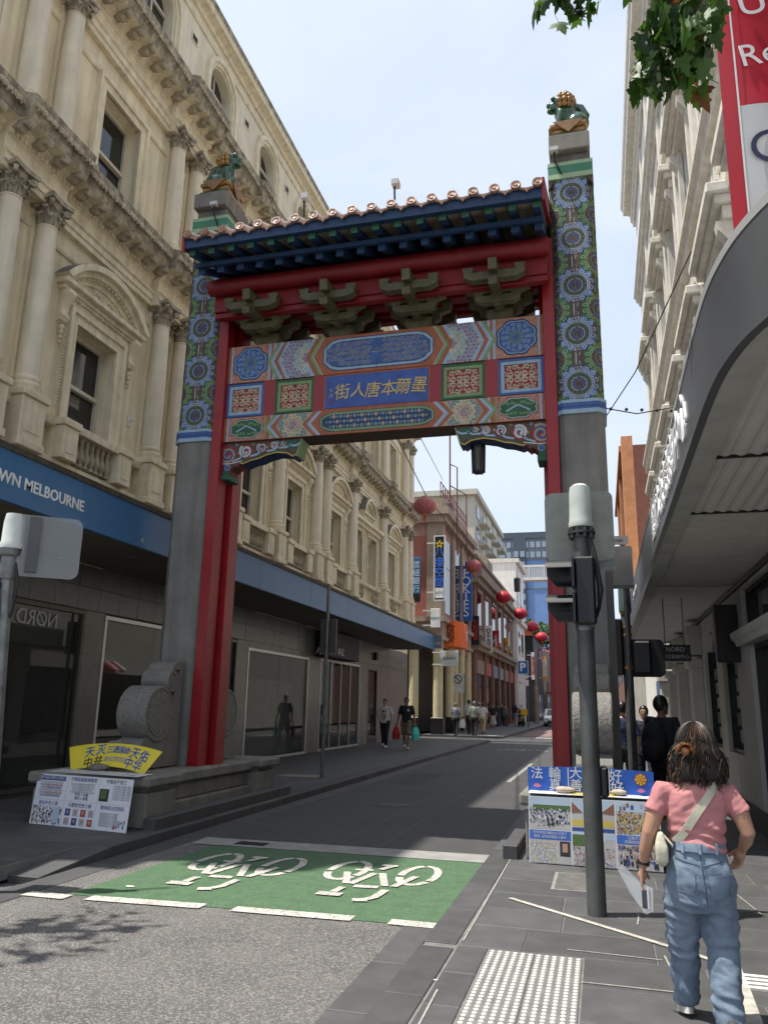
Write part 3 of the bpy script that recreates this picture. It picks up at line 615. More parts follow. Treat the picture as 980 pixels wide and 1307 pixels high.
def bracket_set(x):
    mb = MB(); yc = 10.92
    mb.prism([(x - .15, 7.2), (x + .15, 7.2), (x + .2, 7.29), (x + .2, 7.38), (x - .2, 7.38), (x - .2, 7.29)], 'y', yc - .2, yc + .2)
    def arm_x(w, y, z, h=.1, t=.11):
        mb.prism([(x - w, z + h), (x - w, z + h * .45), (x - w * .72, z), (x + w * .72, z), (x + w, z + h * .45), (x + w, z + h)], 'y', y - t / 2, y + t / 2)
        for s in (-1, 0, 1): mb.prism([(x + s * (w - .06) - .055, z + h), (x + s * (w - .06) + .055, z + h), (x + s * (w - .06) + .075, z + h + .04), (x + s * (w - .06) + .075, z + h + .085), (x + s * (w - .06) - .075, z + h + .085), (x + s * (w - .06) - .075, z + h + .04)], 'y', y - .07, y + .07)
    def arm_y(l, z, h=.11, t=.11):
        mb.prism([(yc - l, z + h), (yc - l, z + h * .4), (yc - l * .8, z), (yc + l * .8, z), (yc + l, z + h * .4), (yc + l, z + h)], 'x', x - t / 2, x + t / 2)
        for s in (-1, 1): mb.box((x - .075, yc + s * (l - .06) - .07, z + h), (x + .075, yc + s * (l - .06) + .07, z + h + .07))
    arm_x(.32, yc, 7.36); arm_x(.48, yc, 7.5); arm_y(.5, 7.33, .12); arm_y(.82, 7.47, .12)
    for sg in (-1, 1):
        arm_x(.33, yc + sg * .42, 7.35, .11, .13); arm_x(.48, yc + sg * .42, 7.51, .11, .13); arm_x(.43, yc + sg * .78, 7.52, .12, .14)
        mb.prism([(yc + sg * .45, 7.5), (yc + sg * .98, 7.36), (yc + sg * 1.02, 7.45), (yc + sg * .9, 7.53), (yc + sg * .45, 7.58)], 'x', x - .062, x + .062)
        mb.prism([(yc + sg * .6, 7.66), (yc + sg * 1.0, 7.58), (yc + sg * 1.03, 7.74), (yc + sg * .6, 7.78)], 'x', x - .06, x + .06)
    return mb.build('bracket_set', olive, arch)
for x in (-4.99, -3.74, -2.48, -1.23): bracket_set(x)
# rafters
EY, EZ = 9.3, 8.30
SL = .42
for sy in (-1, 1):
    KR = 1 if sy < 0 else .85
    Y = lambda d: 10.92 + sy * d * KR      # d = distance from the ridge plane
    nr = 17
    for i in range(nr):
        x = -5.66 + i * (5.66 - .56) / (nr - 1)
        MB().prism([(Y(0), 8.56), (Y(1.22), 7.96), (Y(1.22), 8.07), (Y(0), 8.68)], 'x', x - .055, x + .055).build('rafter', rblue, arch)
        r2_ = MB(); r2_.prism([(Y(.4), 8.46), (Y(1.54), 8.085), (Y(1.54), 8.185), (Y(.4), 8.57)], 'x', x - .05, x + .05, 0)
        r2_.box((x - .05, Y(1.54), 8.09), (x + .05, Y(1.545), 8.18), 1); r2_.build('rafter', [rblue, PAL[GR]], arch)
    MB().prism([(Y(1.2), 8.07), (Y(1.3), 8.045), (Y(1.3), 8.115), (Y(1.2), 8.14)], 'x', -5.74, -.48).build('eave_board', rblue, arch)
    MB().prism([(Y(1.5), 8.19), (Y(1.62), 8.175), (Y(1.63), 8.325), (Y(1.5), 8.34)], 'x', -5.74, -.48).build('eave_board', rblue, arch)
    MB().prism([(Y(0), 8.72), (Y(1.5), 8.2), (Y(1.6), 8.32), (Y(0), 8.86)], 'x', -5.73, -.49).build('roof_board', M('roof_board_buff', (.28, .24, .17), .7, .25, 4), arch)
    # tiles: pan sheet pieces and cover tiles with round end caps
    tm = M('glazed_roof_tile', (.4, .29, .22), .3, .2, 12, .2, 40, orand=.12, coat=.3); te = M('tile_end_brown', (.3, .16, .11), .35, .3, 25, .3, 60, orand=.15)
    P0, P1 = Vector((0, 1.64, 8.33)), Vector((0, .1, 9.02)); n = 19
    cov = MB(); a = [Vector((0, sy * (P0.y - .0), P0.z + .05)), Vector((0, sy * P1.y, P1.z + .05))]
    cov.tube([(0, sy * 1.66 * KR, 8.375), (0, sy * .1, 9.05)], .062, 10)
    cap = MB(); cap.lathe([(.0001, .03), (.025, .032), (.03, .022), (.05, .024), (.056, .03), (.07, .03), (.072, 0), (.0001, 0)], 14); cap.xf(Matrix.Translation((0, sy * 1.665 * KR, 8.37)) @ Matrix.Rotation(sy * R(-90 + 12) if sy > 0 else R(90 - 12), 4, 'X'))
    pan = MB(); 
    rr = []
    for (yy, zz) in ((1.66, 8.3), (.1, 8.97)):
        rr.append([(-.14 + .28 * k / 6, sy * yy * KR, zz + .055 * ((k - 3) / 3) ** 2) for k in range(7)])
    rr2 = [[(p[0], p[1], p[2] - .02) for p in r_] for r_ in rr]
    pan.loft([rr[0] + rr2[0][::-1], rr[1] + rr2[1][::-1]])
    drip = MB(); drip.prism([(-.135, 8.345), (-.08, 8.3), (-.03, 8.285), (0, 8.24), (.03, 8.285), (.08, 8.3), (.135, 8.345), (.07, 8.32), (0, 8.31), (-.07, 8.32)], 'y', sy * 1.66 * KR, sy * 1.68 * KR)
    cm, km, pm, dm = cov.mesh('cover_tile', tm, 40), cap.mesh('tile_end', te, 40), pan.mesh('pan_tile', tm, 60), drip.mesh('drip_tile', te)
    for i in range(n):
        x = -5.69 + i * 5.16 / (n - 1)
        c = obj('cover_tile', cm, arch, loc=(x, 10.92, 0)); obj('tile_end', km, c, local=True)
        if i < n - 1: c2 = obj('pan_tile', pm, arch, loc=(x + 2.58 / (n - 1), 10.92, 0)); obj('drip_tile', dm, c2, local=True)
for x, s in ((-5.76, -1), (-.46, 1)):
    MB().prism([(9.25, 8.44), (9.29, 8.13), (10.92, 8.72), (12.27, 8.13), (12.31, 8.42), (10.92, 9.14)], 'x', x - .02, x + .02).build('gable_board', red, arch)
MB().tube([(-5.74, 10.92, 9.08), (-.48, 10.92, 9.08)], .12, 12).build('ridge', MATS['glazed_roof_tile'], arch, 40)
# little floodlights on the eave
for x in (-3.85, -2.5):
    f = MB(); f.tube([(x, 9.3, 8.42), (x, 9.28, 8.66)], .014, 6); f.box((x - .03, 9.2, 8.66), (x + .07, 9.34, 8.74), 1)
    f.build('eave_camera', [M('black_metal', (.02, .02, .02), .4, metal=.5), M('pale_metal', (.5, .5, .5), .4)], arch)
for cx in (PXL, PXR):
    f = MB(); f.tube([(cx + (.1 if cx < XC else -.22), 10.5, 9.6), (cx + (.1 if cx < XC else -.22), 10.5, 9.78)], .015, 6); f.box((cx + (.04 if cx < XC else -.28), 10.44, 9.76), (cx + (.16 if cx < XC else -.16), 10.53, 9.82), 1); f.tube([(cx + (.1 if cx < XC else -.22), 10.5, 9.62), (cx + (.16 if cx < XC else -.12), 10.58, 9.4)], .012, 6)
    f.build('spotlight', [MATS['black_metal'], MATS['pale_metal']], arch)
# hanging lantern
ln = thing('hanging_lantern', 'black hexagonal metal lantern hanging under the arch beam near its bracket', 'lantern', (-1.6, 10.95, 4.9))
l = MB(); l.lathe([(.1, 4.93), (.085, 4.9), (.0001, 4.9)][::-1], 6, (-1.6, 10.95, 0)); l.lathe([(.0001, 5.29), (.105, 5.29), (.105, 5.33), (.05, 5.36), (.0001, 5.37)], 6, (-1.6, 10.95, 0))
for i in range(6):
    a = i * pi / 3; l.tube([(-1.6 + .09 * math.cos(a), 10.95 + .09 * math.sin(a), 4.9), (-1.6 + .1 * math.cos(a), 10.95 + .1 * math.sin(a), 5.31)], .009, 5)
    for k in range(3): a2 = a + pi / 3 * (k + .5) / 3; l.tube([(-1.6 + .083 * math.cos(a2), 10.95 + .083 * math.sin(a2), 4.93), (-1.6 + .09 * math.cos(a2), 10.95 + .09 * math.sin(a2), 5.29)], .003, 4)
l.tube([(-1.6, 10.95, 5.35), (-1.6, 10.95, 5.575)], .006, 5); l.build('cage', MATS['black_metal'], ln)
MB().lathe([(.078, 4.93), (.085, 5.29)], 6, (-1.6, 10.95, 0)).build('shade', M('lantern_horn', (.12, .11, .09), .4, alpha := .2), ln) if False else MB().lathe([(.078, 4.93), (.085, 5.29)], 6, (-1.6, 10.95, 0)).build('shade', M('lantern_horn', (.1, .09, .075), .4, .2), ln)
# ------------------------------------------------------------------ plinths, drum stones, lions
plinth_m = M('plinth_stone', (.2, .19, .165), .85, .2, 4, .35, 40, streak=.5, dirt=(.1, .098, .085))
def remesh(name, mb, mat, vox, parent=None, local=True, smooth_it=3, fn=None):
    """fuse overlapping lofts into one continuous skin"""
    me = mb.mesh(name, mat, 180); o = bpy.data.objects.new(name, me)
    m = o.modifiers.new('r', 'REMESH'); m.mode = 'VOXEL'; m.voxel_size = vox; m.use_smooth_shade = True
    if smooth_it: s_ = o.modifiers.new('s', 'SMOOTH'); s_.iterations = smooth_it; s_.factor = .5
    nm = baked(o)
    nm.materials.clear()
    for k in (mat if isinstance(mat, (list, tuple)) else [mat]): nm.materials.append(k)
    if fn:
        cn = [(v.co.copy(), v.normal.copy()) for v in nm.vertices]; nm.vertices.foreach_set('co', [x for c_, n_ in cn for x in fn(c_, n_)])
    nm.polygons.foreach_set('use_smooth', [True] * len(nm.polygons)); nm.update()
    return obj(name, nm, parent, local)
def plinth(cx, label, yf=9.08):
    t = thing('stone_plinth', label, 'plinth', (cx, 11, 0), group='stone plinths of the gateway arch'); z0 = LZ if cx < -3 else RZ
    for y0, y1, hw in ((yf, yf + .7, .74 if yf > 9 else .8), (12.22, 12.86, .74)):
        b = MB(); b.cbox((cx - hw, y0, z0), (cx + hw, y1, .5), .02); b.cbox((cx - hw + .05, y0 + .05, .5), (cx + hw - .05, y1 - .05, .57), .01); b.cbox((cx - hw - .06, y0 - .06, .565), (cx + hw + .06, y1 + .06, .7), .03); b.build('end_block', plinth_m, t)
    b = MB(); b.cbox((cx - .6, yf + .68, z0), (cx + .6, 12.24, .3), .02); b.build('base_course', plinth_m, t)
    b = MB(); b.cbox((cx - .54, yf + .68, .3), (cx + .54, 12.24, .52), .02); b.build('middle_course', plinth_m, t)
    b = MB(); b.cbox((cx - .62, yf + .73, .52), (cx + .62, 12.21, .68), .03); b.build('cap_course', plinth_m, t)
    s = 1 if cx < XC else -1
    b = MB(); b.cbox((cx + s * .82, yf - .06, z0 - .02), (cx + s * .98, 13.0, z0 + .14), .01); b.build('step', kerb_st, t)
    return t
plinth(PXL, 'long grey stone plinth under the arch pillar, with the yellow banner laid on it', 8.8); plinth(PXR, 'long grey stone plinth under the arch pillar, behind the blue banner posters')
def drum(cx, yc, sg, label, group):
    t = thing('drum_stone', label, 'drum stone', (cx, yc, .68), group=group); Y = lambda d: yc + sg * d; hw = .2
    b = MB(); b.prism([(Y(-.42), .7), (Y(-.44), .82), (Y(-.4), .98), (Y(-.32), 1.06), (Y(-.18), 1.1), (Y(-.1), 1.2), (Y(.2), 1.2), (Y(.5), 1.95), (Y(.5), 2.02), (Y(.58), 2.02), (Y(.58), .7)], 'x', cx - hw, cx + hw); b.build('base', granite, t, 30)
    b = MB(); b.lathe([(.0001, -.225), (.3, -.225), (.3, -.215), (.33, -.215), (.335, -.225), (.36, -.225), (.375, -.21), (.375, .21), (.36, .225), (.335, .225), (.33, .215), (.3, .215), (.3, .225), (.0001, .225)], 40); b.xf(Matrix.Translation((cx, yc, 1.41)) @ Matrix.Rotation(R(90), 4, 'Y')); b.build('drum', M('carved_granite', (.2, .19, .17), .8, .25, 18, 1., 34, speck=95, speckc=(.09, .09, .085)), t, 30)
    b = MB(); b.lathe([(.0001, -.215), (.07, -.215), (.075, -.2), (.1, -.2), (.105, -.215), (.15, -.215), (.16, -.2), (.16, .2), (.15, .215), (.105, .215), (.1, .2), (.075, .2), (.07, .215), (.0001, .215)], 26); b.xf(Matrix.Translation((cx, Y(.3), 1.86)) @ Matrix.Rotation(R(90), 4, 'Y')); b.build('scroll', granite, t, 30)
    b = MB(); b.prism([(Y(.3), 2.02), (Y(.32), 2.08), (Y(.4), 2.13), (Y(.6), 2.15), (Y(.6), 2.02)], 'x', cx - hw, cx + hw); b.build('top', granite, t, 30)
for cx, nm in ((PXL, 'on the plinth with the yellow banner'), (PXR, 'behind the blue banner posters')):
    drum(cx, 9.93, 1, 'carved granite drum stone ' + nm + ', in front of the pillar', None); drum(cx, 11.99, -1, 'carved granite drum stone ' + nm + ', behind the pillar', None)
# guardian lions
lg = M('lion_green_glaze', (.02, .075, .045), .25, .4, 14, .2, 30, coat=.4); lgo = M('lion_gold_glaze', (.28, .15, .035), .3, .4, 18, .2, 30, coat=.3); lbr = M('lion_cloth_brown', (.22, .11, .04), .5, .35, 14)
def lion(cx, face, label):
    """face = -1 looks toward -x, +1 toward +x"""
    t = thing('lion_statue', label, 'statue', (cx, 10.95, CAPZ)); z = CAPZ; yc = 10.93; X = lambda a: cx + face * a
    b = MB(); b.cbox((cx - .27, yc - .32, z), (cx + .27, yc + .32, z + .05), .015); b.cbox((cx - .22, yc - .27, z + .1), (cx + .22, yc + .27, z + .18), .02); b.cbox((cx - .25, yc - .3, z + .18), (cx + .25, yc + .3, z + .25), .02); b.build('pedestal', lgo, t)
    b = MB(); b.cbox((cx - .25, yc - .3, z + .05), (cx + .25, yc + .3, z + .1), .02); b.build('pedestal', lg, t)
    for sx, sy in ((0, -1), (face, 0)):
        c = MB()
        if sy: c.prism([(cx - .2, z + .255), (cx + .2, z + .255), (cx, z + .08)], 'y', yc - .325, yc - .305)
        else: c.prism([(yc - .2, z + .255), (yc + .2, z + .255), (yc, z + .06)], 'x', cx + face * .27, cx + face * .25)
        c.build('cloth', lbr, t)
    b = MB(); zz = z + .25
    b.ball((X(-.1), yc, zz + .15), .18, 14, 9, sq=(1.05, .85, .95)); b.ball((X(.0), yc, zz + .26), .16, 12, 8, sq=(.95, .85, 1.1)); b.ball((X(.06), yc, zz + .33), .13, 12, 8)
    for s in (-1, 1):
        b.tube([(X(.08), yc + s * .1, zz + .32), (X(.12), yc + s * .11, zz + .15), (X(.13), yc + s * .11, zz + .03)], [.07, .055, .055], 8); b.ball((X(.17), yc + s * .11, zz + .03), .06, 8, 6, sq=(1.3, 1, .7))
        b.ball((X(-.12), yc + s * .14, zz + .1), .11, 10, 7, sq=(1.2, .7, 1)); b.ball((X(.02), yc + s * .17, zz + .03), .06, 8, 6, sq=(1.5, .8, .7))
    b.ball((X(.09), yc, zz + .5), .13, 12, 8); b.box((X(.15), yc - .07, zz + .4), (X(.25), yc + .07, zz + .5))
    remesh('body', b, lg, .017, t, False, 2)
    m = MB(); rnd = random.Random(4)
    for i in range(9):
        for j in range(6):
            a = -1.9 + 3.8 * i / 8; e = -.5 + j * .42; d = Vector((-math.cos(a) * math.cos(e), math.sin(a) * math.cos(e), math.sin(e)))
            m.ball((X(.06) - 0 + face * d.x * .15, yc + d.y * .16, zz + .47 + d.z * .14), .042, 7, 5)
    m.build('mane', lgo, t, 60)
    f = MB(); f.ball((X(.25), yc, zz + .5), .05, 8, 6); f.ball((X(.24), yc, zz + .41), .06, 8, 6, sq=(.9, 1.1, .5))
    for s in (-1, 1): f.ball((X(.2), yc + s * .07, zz + .55), .035, 8, 6); f.ball((X(.02), yc + s * .13, zz + .56), .04, 7, 5, sq=(.6, 1, 1.2))
    f.tube([(X(-.2), yc, zz + .1), (X(-.24), yc, zz + .25), (X(-.18), yc, zz + .38), (X(-.05), yc, zz + .42), (X(.2), yc, zz + .46)], [.05, .06, .06, .06, .05], 7)
    remesh('head_detail', f, lg, .014, t, False, 1)
    t.scale = (1.12, 1.05, 1.2)
lion(PXR, -1, 'glazed green and gold lion statue on the arch pillar nearer the white building'); lion(PXL, 1, 'glazed green and gold lion statue on the arch pillar nearer the cream building')
# ------------------------------------------------------------------ left: cream stone corner building
cream = M('cream_render', (.76, .66, .465), .85, .1, 1.2, .2, 30, streak=.45, dirt=(.36, .31, .22))
cream2 = M('cream_moulding', (.76, .665, .48), .8, .12, 4, .2, 40, streak=.45, dirt=(.27, .23, .165))
soot = M('weathered_stone', (.36, .31, .23), .9, .6, 6, .7, 30, streak=.7, dirt=(.06, .055, .045))
colm = M('column_pale', (.74, .66, .51), .75, .1, 2.5, .15, 40, streak=.35, dirt=(.36, .31, .23))
dglass = glass('window_glass', (.008, .01, .011), .03, 1.0)
sglass = glass('shop_glass', (.02, .026, .027), .015, .42)
sash_m = M('sash_paint', (.55, .5, .39), .5, .08, 6)
class F:
    """facade helper: p = projection from the wall face, y along the street, z up"""
    def __init__(s, x0, sg): s.x0 = x0; s.sg = sg
    def fin(s, mb):
        mb.v = [(s.x0 + s.sg * v[0], v[1], v[2]) for v in mb.v]
        if s.sg < 0: mb.f = [tuple(reversed(f)) for f in mb.f]
        return mb
def profile(mb, prof, y0, y1, mi=0): return mb.prism(prof, 'y', y0, y1, mi)
def wall_holes(mb, y0, y1, z0, z1, holes, dep=.3, p=0., mi=0):
    ys = sorted({y0, y1, *[h[0] for h in holes], *[h[1] for h in holes]}); zs = sorted({z0, z1, *[h[2] for h in holes], *[h[3] for h in holes]})
    ys = [y for y in ys if y0 <= y <= y1]; zs = [z for z in zs if z0 <= z <= z1]
    for a, b in zip(ys[:-1], ys[1:]):
        for c, d in zip(zs[:-1], zs[1:]):
            my, mz = (a + b) / 2, (c + d) / 2
            if any(h[0] < my < h[1] and h[2] < mz < h[3] for h in holes): continue
            mb.add([(p, a, c), (p, b, c), (p, b, d), (p, a, d)], [(0, 1, 2, 3)], mi)
    for a, b, c, d in [h[:4] for h in holes]:
        q = p - dep
        mb.add([(p, a, c), (q, a, c), (q, b, c), (p, b, c), (p, a, d), (q, a, d), (q, b, d), (p, b, d)], [(0, 3, 2, 1), (4, 5, 6, 7), (0, 1, 5, 4), (3, 7, 6, 2)], mi)
    return mb
LB = F(-8.75, 1)
lb = thing('corner_building', 'cream stone corner building with paired columns and long blue street awning', 'building', (-8.75, 21, 0))
LY0, LY1 = 6.2, 36.4
BAYS1 = [(11.43, 1), (15.5, 1), (18.35, 1), (21.35, 1), (25.25, 1), (28.88, 2), (32.88, 1)]
COLS = [8.78, 9.63, 13.24, 14.08, 16.9, 19.77, 22.9, 23.8, 26.75, 31.0, 34.75, 35.75]
BRK = [(8.45, 9.95), (12.92, 14.4), (16.6, 17.2), (19.45, 20.07), (22.6, 24.1), (26.45, 27.05), (30.7, 31.3), (34.45, 36.1)]
def win_list():
    r = []
    for c, n in BAYS1: r += [c] if n == 1 else [c - .98, c + .98]
    return r
WINS = win_list(); WH1 = .6
h1 = [(y - WH1, y + WH1, 6.1, 8.05) for y in WINS] + [(6.55, 7.5, 6.1, 8.05)]
h2 = [(y - .6, y + .6, 10.95, 13.0) for y in WINS] + [(6.55, 7.5, 10.95, 13.0)]
wm = MB(); wall_holes(wm, LY0, LY1, 3.9, 9.5, h1, .34); wall_holes(wm, LY0, LY1, 9.5, 14.0, h2, .34)
wm.add([(0, LY1, 0), (-14, LY1, 0), (-14, LY1, 18.2), (0, LY1, 18.2)], [(0, 1, 2, 3)]); wm.add([(0, LY0, 3.9), (-14, LY0, 3.9), (-14, LY0, 18.2), (0, LY0, 18.2)], [(3, 2, 1, 0)])
LB.fin(wm).build('wall', cream, lb)
# attic wall with round arched windows
at = MB(); AW = [12.3 + 2.92 * i for i in range(-2, 8)]; holes = []
for c in AW: holes.append((c - .55, c + .55, 15.2, 16.75))
wall_holes(at, LY0, LY1, 13.9, 18.0, [(c - .55, c + .55, 15.2, 17.3) for c in AW], .35)
for c in AW:   # fill the corners above the arch
    n = 8
    for sg in (-1, 1):
        pts = [(0, c + sg * .55, 17.3)] + [(0, c + sg * .55 * math.cos(pi / 2 * i / n), 16.75 + .55 * math.sin(pi / 2 * i / n)) for i in range(n + 1)]
        at.poly(pts if sg < 0 else pts[::-1])
    at.add([(q, c + .55 * math.cos(pi * i / 14), 16.75 + .55 * math.sin(pi * i / 14)) for q in (0, -.35) for i in range(15)], [(i, i + 1, i + 16, i + 15) for i in range(14)])
LB.fin(at).build('wall', M('attic_render', (.72, .65, .5), .85, .1, 1.5, .15, 30, streak=.4, dirt=(.38, .33, .25)), lb)
am = MB()
for r0, r1, p1 in ((.6, .7, .05), (.7, .82, .1)):
    n = 16; path = [(-r0, -1.5), *[(-r0 * math.cos(pi * i / n), r0 * math.sin(pi * i / n)) for i in range(n + 1)], (r0, -1.5)]; path2 = [(-r1, -1.5), *[(-r1 * math.cos(pi * i / n), r1 * math.sin(pi * i / n)) for i in range(n + 1)], (r1, -1.5)]
    k = len(path)
    am.add([(0.002, a, b) for a, b in path] + [(p1, a, b) for a, b in path] + [(p1, a, b) for a, b in path2] + [(0.002, a, b) for a, b in path2], [(i + o1 * k, i + 1 + o1 * k, i + 1 + (o1 + 1) * k, i + (o1 + 1) * k) for i in range(k - 1) for o1 in range(3)])
amm = am.mesh('arch_surround', cream2, 40)
ag = MB(); ag.box((-.3, -.56, -1.55), (-.26, .56, .56), 0)
for yy in (-.02,): ag.box((-.26, yy, -1.55), (-.22, yy + .05, .56), 1)
ag.box((-.26, -.55, -.02), (-.21, .55, .05), 1)
agm = ag.mesh('window', [dglass, sash_m])
for c in AW:
    o = obj('window', agm, lb, loc=(-8.75, c, 16.75)); obj('arch_surround', amm, o, local=True)
sv = MB().box((.0, -.14, 0), (.03, .14, .22), 0).box((.025, -.11, .03), (.034, .11, .19), 1).mesh('vent', [cream2, M('vent_dark', (.02, .02, .018), .8)])
for c in AW[:-1]: obj('vent', sv, lb, loc=(-8.75, c + 1.46, 16.9))
MB().box((-20, LY0 + .01, 18.0), (-8.8, LY1 - .01, 18.15)).build('roof', soot, lb)
# entablatures, broken forward over the columns
E1 = [(-.05, 9.52), (.1, 9.52), (.1, 9.62), (.13, 9.63), (.13, 9.74), (.17, 9.77), (.17, 9.8), (.08, 9.82), (.08, 10.08), (.13, 10.11), (.15, 10.2), (.22, 10.24), (.24, 10.28), (.45, 10.3), (.47, 10.44), (.52, 10.5), (.56, 10.6), (.57, 10.68), (.3, 10.78), (-.05, 10.8)]
E2 = [(a * 1.1, (b - 9.52) * 1.12 + 13.72) for a, b in E1]
def entab(prof, name, brk, add, y0=LY0 - .3, y1=LY1 + .3):
    ys = y0
    for a, b in brk + [(y1, None)]:
        if a > ys:
            mb = MB(); n = len(prof); k = n - 8
            profile(mb, prof, ys, a); LB.fin(mb).build(name, [cream2], lb)
            cs = MB(); q = prof[n - 7:n - 1]; profile(cs, [(x + .004, z + .004) for x, z in q] + [(q[-1][0] - .1, q[0][1])], ys + .002, a - .002); LB.fin(cs).build(name + '_crown', soot, lb)
        if b:
            pf = [(x + add if x > 0 else x, z) for x, z in prof]
            mb = MB(); profile(mb, pf, a, b); LB.fin(mb).build(name, [cream2], lb)
            cs = MB(); q = pf[len(pf) - 7:len(pf) - 1]; profile(cs, [(x + .004, z + .004) for x, z in q] + [(q[-1][0] - .1, q[0][1])], a - .004, b + .004); LB.fin(cs).build(name + '_crown', soot, lb)
            ys = b
entab(E1, 'cornice', BRK, .16); entab(E2, 'cornice', BRK, .16)
PK = [(-.05, 17.9), (.06, 17.9), (.08, 18.0), (.2, 18.05), (.26, 18.06), (.27, 18.16), (.3, 18.22), (.32, 18.3), (.0, 18.36), (-.05, 18.36)]
mb = MB(); profile(mb, PK, LY0 - .3, LY1 + .2); LB.fin(mb).build('cornice', cream2, lb)
mb = MB(); profile(mb, [(.2, 18.2), (.305, 18.21), (.33, 18.29), (.33, 18.33), (.1, 18.4)], LY0 - .31, LY1 + .21); LB.fin(mb).build('cornice_crown', soot, lb)
mb = MB(); profile(mb, [(-.02, 17.55), (.04, 17.55), (.06, 17.6), (.06, 17.66), (.03, 17.7), (-.02, 17.7)], LY0, LY1); LB.fin(mb).build('string_course', cream2, lb)
mb = MB(); profile(mb, [(-.02, 13.2), (.03, 13.2), (.05, 13.24), (.05, 13.34), (.02, 13.36), (-.02, 13.36)], LY0, LY1); LB.fin(mb).build('string_course', cream2, lb)
mb = MB(); profile(mb, [(-.02, 9.1), (.03, 9.1), (.05, 9.14), (.05, 9.24), (.02, 9.26), (-.02, 9.26)], LY0, LY1); LB.fin(mb).build('string_course', cream2, lb)
def inb(y): return any(a - .05 < y < b + .05 for a, b in BRK)
mo = MB(); mo.prism([(.0, 0), (.06, -.1), (.16, -.13), (.2, -.1), (.22, -.06), (.3, -.07), (.33, -.03), (.33, .02), (.0, .02)], 'y', -.075, .075); mo.tube([(.27, -.08, -.04), (.27, .08, -.04)], .045, 8); mo.tube([(.05, -.08, -.05), (.05, .08, -.05)], .05, 8)
mom = mo.mesh('modillion', M('modillion_stone', (.42, .36, .26), .85, .3, 8, .4, 30, streak=.5, dirt=(.13, .11, .08)), 40)
de = {}
for z, zp, sc_ in ((10.27, .13, 1), (14.57, .15, 1.12)):
    y = LY0 + .2; 
    while y < LY1 - .1:
        add = .16 if inb(y) else 0
        obj('modillion', mom, lb, loc=(-8.75 + zp + add, y, z), scale=(sc_, 1, sc_)); y += .43
    dm = MB(); y = LY0
    while y < LY1:
        add = .16 if inb(y) else 0
        dm.box((.1 + add, y, z - .16 * sc_), (.165 + add, y + .055, z - .075 * sc_)); y += .095
    tag(LB.fin(dm).build('dentil_course', cream2, lb), kind='stuff')
for z, sc_, pc in ((10.53, 1, .545), (14.86, 1.12, .6)):      # worn leaf ornament along the crown of the cornices
    eg = MB(); y = LY0 - .2; rn_ = random.Random(3)
    while y < LY1 + .2:
        add = .16 if inb(y) else 0; q = rn_.uniform(.75, 1.1)
        eg.ball((pc + add, y, z), .042 * q, 6, 4, sq=(.8, 1, 1.5)); eg.box((pc + add - .02, y + .035, z - .07), (pc + add + .012 * q, y + .06, z + .055)); y += .1
    tag(LB.fin(eg).build('leaf_course', M('worn_cream', (.5, .43, .31), .9, .5, 9, .5, 30, streak=.5, dirt=(.09, .08, .06)), lb), kind='stuff')
# columns
def column_meshes():
    sh = MB(); hgt = 2.8
    sh.lathe([(.24, 0), (.24, .06), (.25, .08), (.25, .12), (.215, .14), (.2, .17), (.215, .19), (.215, .23), (.19, .25), (.185, .27)], 18, mi=0)
    sh.lathe([(.183, .27), (.183, 1.0), (.18, 1.7), (.17, 2.3), (.157, hgt), (.17, hgt + .01), (.17, hgt + .035), (.15, hgt + .04)], 18, mi=1)
    cp = MB(); cp.lathe([(.15, 0), (.155, .2), (.19, .4), (.2, .44)], 14)
    cp.prism([(-.27, -.27), (0, -.22), (.27, -.27), (.22, 0), (.27, .27), (0, .22), (-.27, .27), (-.22, 0)], 'z', .44, .52)
    for row, (z0, z1, r0, n, off) in enumerate(((.02, .2, .16, 8, 0), (.14, .34, .165, 8, .5))):
        for i in range(n):
            a = 2 * pi * (i + off) / n; pts = [(r0 + .0, z0), (r0 + .02, z0 + (z1 - z0) * .6), (r0 + .06, z1), (r0 + .1, z1 - .03), (r0 + .09, z1 - .07)]
            wd = [.055, .065, .06, .045, .02]
            vs = []
            for (r, z), w_ in zip(pts, wd):
                for s in (-1, 1): vs.append((r * math.cos(a) - s * w_ * math.sin(a), r * math.sin(a) + s * w_ * math.cos(a), z))
            vs += [(v[0] * .93, v[1] * .93, v[2] - .02) for v in vs]; k = len(pts)
            fs = [(2 * j, 2 * j + 1, 2 * j + 3, 2 * j + 2) for j in range(k - 1)] + [(2 * j + 2 * k, 2 * j + 2 + 2 * k, 2 * j + 3 + 2 * k, 2 * j + 1 + 2 * k) for j in range(k - 1)] + [(2 * j, 2 * j + 2, 2 * j + 2 + 2 * k, 2 * j + 2 * k) for j in range(k - 1)] + [(2 * j + 3, 2 * j + 1, 2 * j + 1 + 2 * k, 2 * j + 3 + 2 * k) for j in range(k - 1)]
            cp.add(vs, fs)
    for sx in (-1, 1):
        for sy in (-1, 1):
            c = (sx * .2, sy * .2); t = Vector((sx, -sy, 0)).normalized() * .035
            cp.tube([(c[0] - t.x, c[1] - t.y, .37), (c[0] + t.x, c[1] + t.y, .37)], .065, 8)
    return sh.mesh('column', [cream2, colm], 40), cp.mesh('capital', M('capital_stone', (.4, .35, .26), .85, .35, 10, .4, 40, streak=.6, dirt=(.12, .1, .075)), 50)
CM, CAPM = column_meshes()
pd = MB(); pd.cbox((-.05, -.27, -.72), (.42, .27, -.1), .01); pd.cbox((-.05, -.31, -.1), (.46, .31, 0), .012); pd.cbox((-.05, -.3, -.84), (.45, .3, -.72), .012); pd.box((.415, -.17, -.6), (.43, .17, -.22)); pd.box((.42, -.12, -.55), (.424, .12, -.27), 1)
pdm = pd.mesh('pedestal', [cream2, cream])
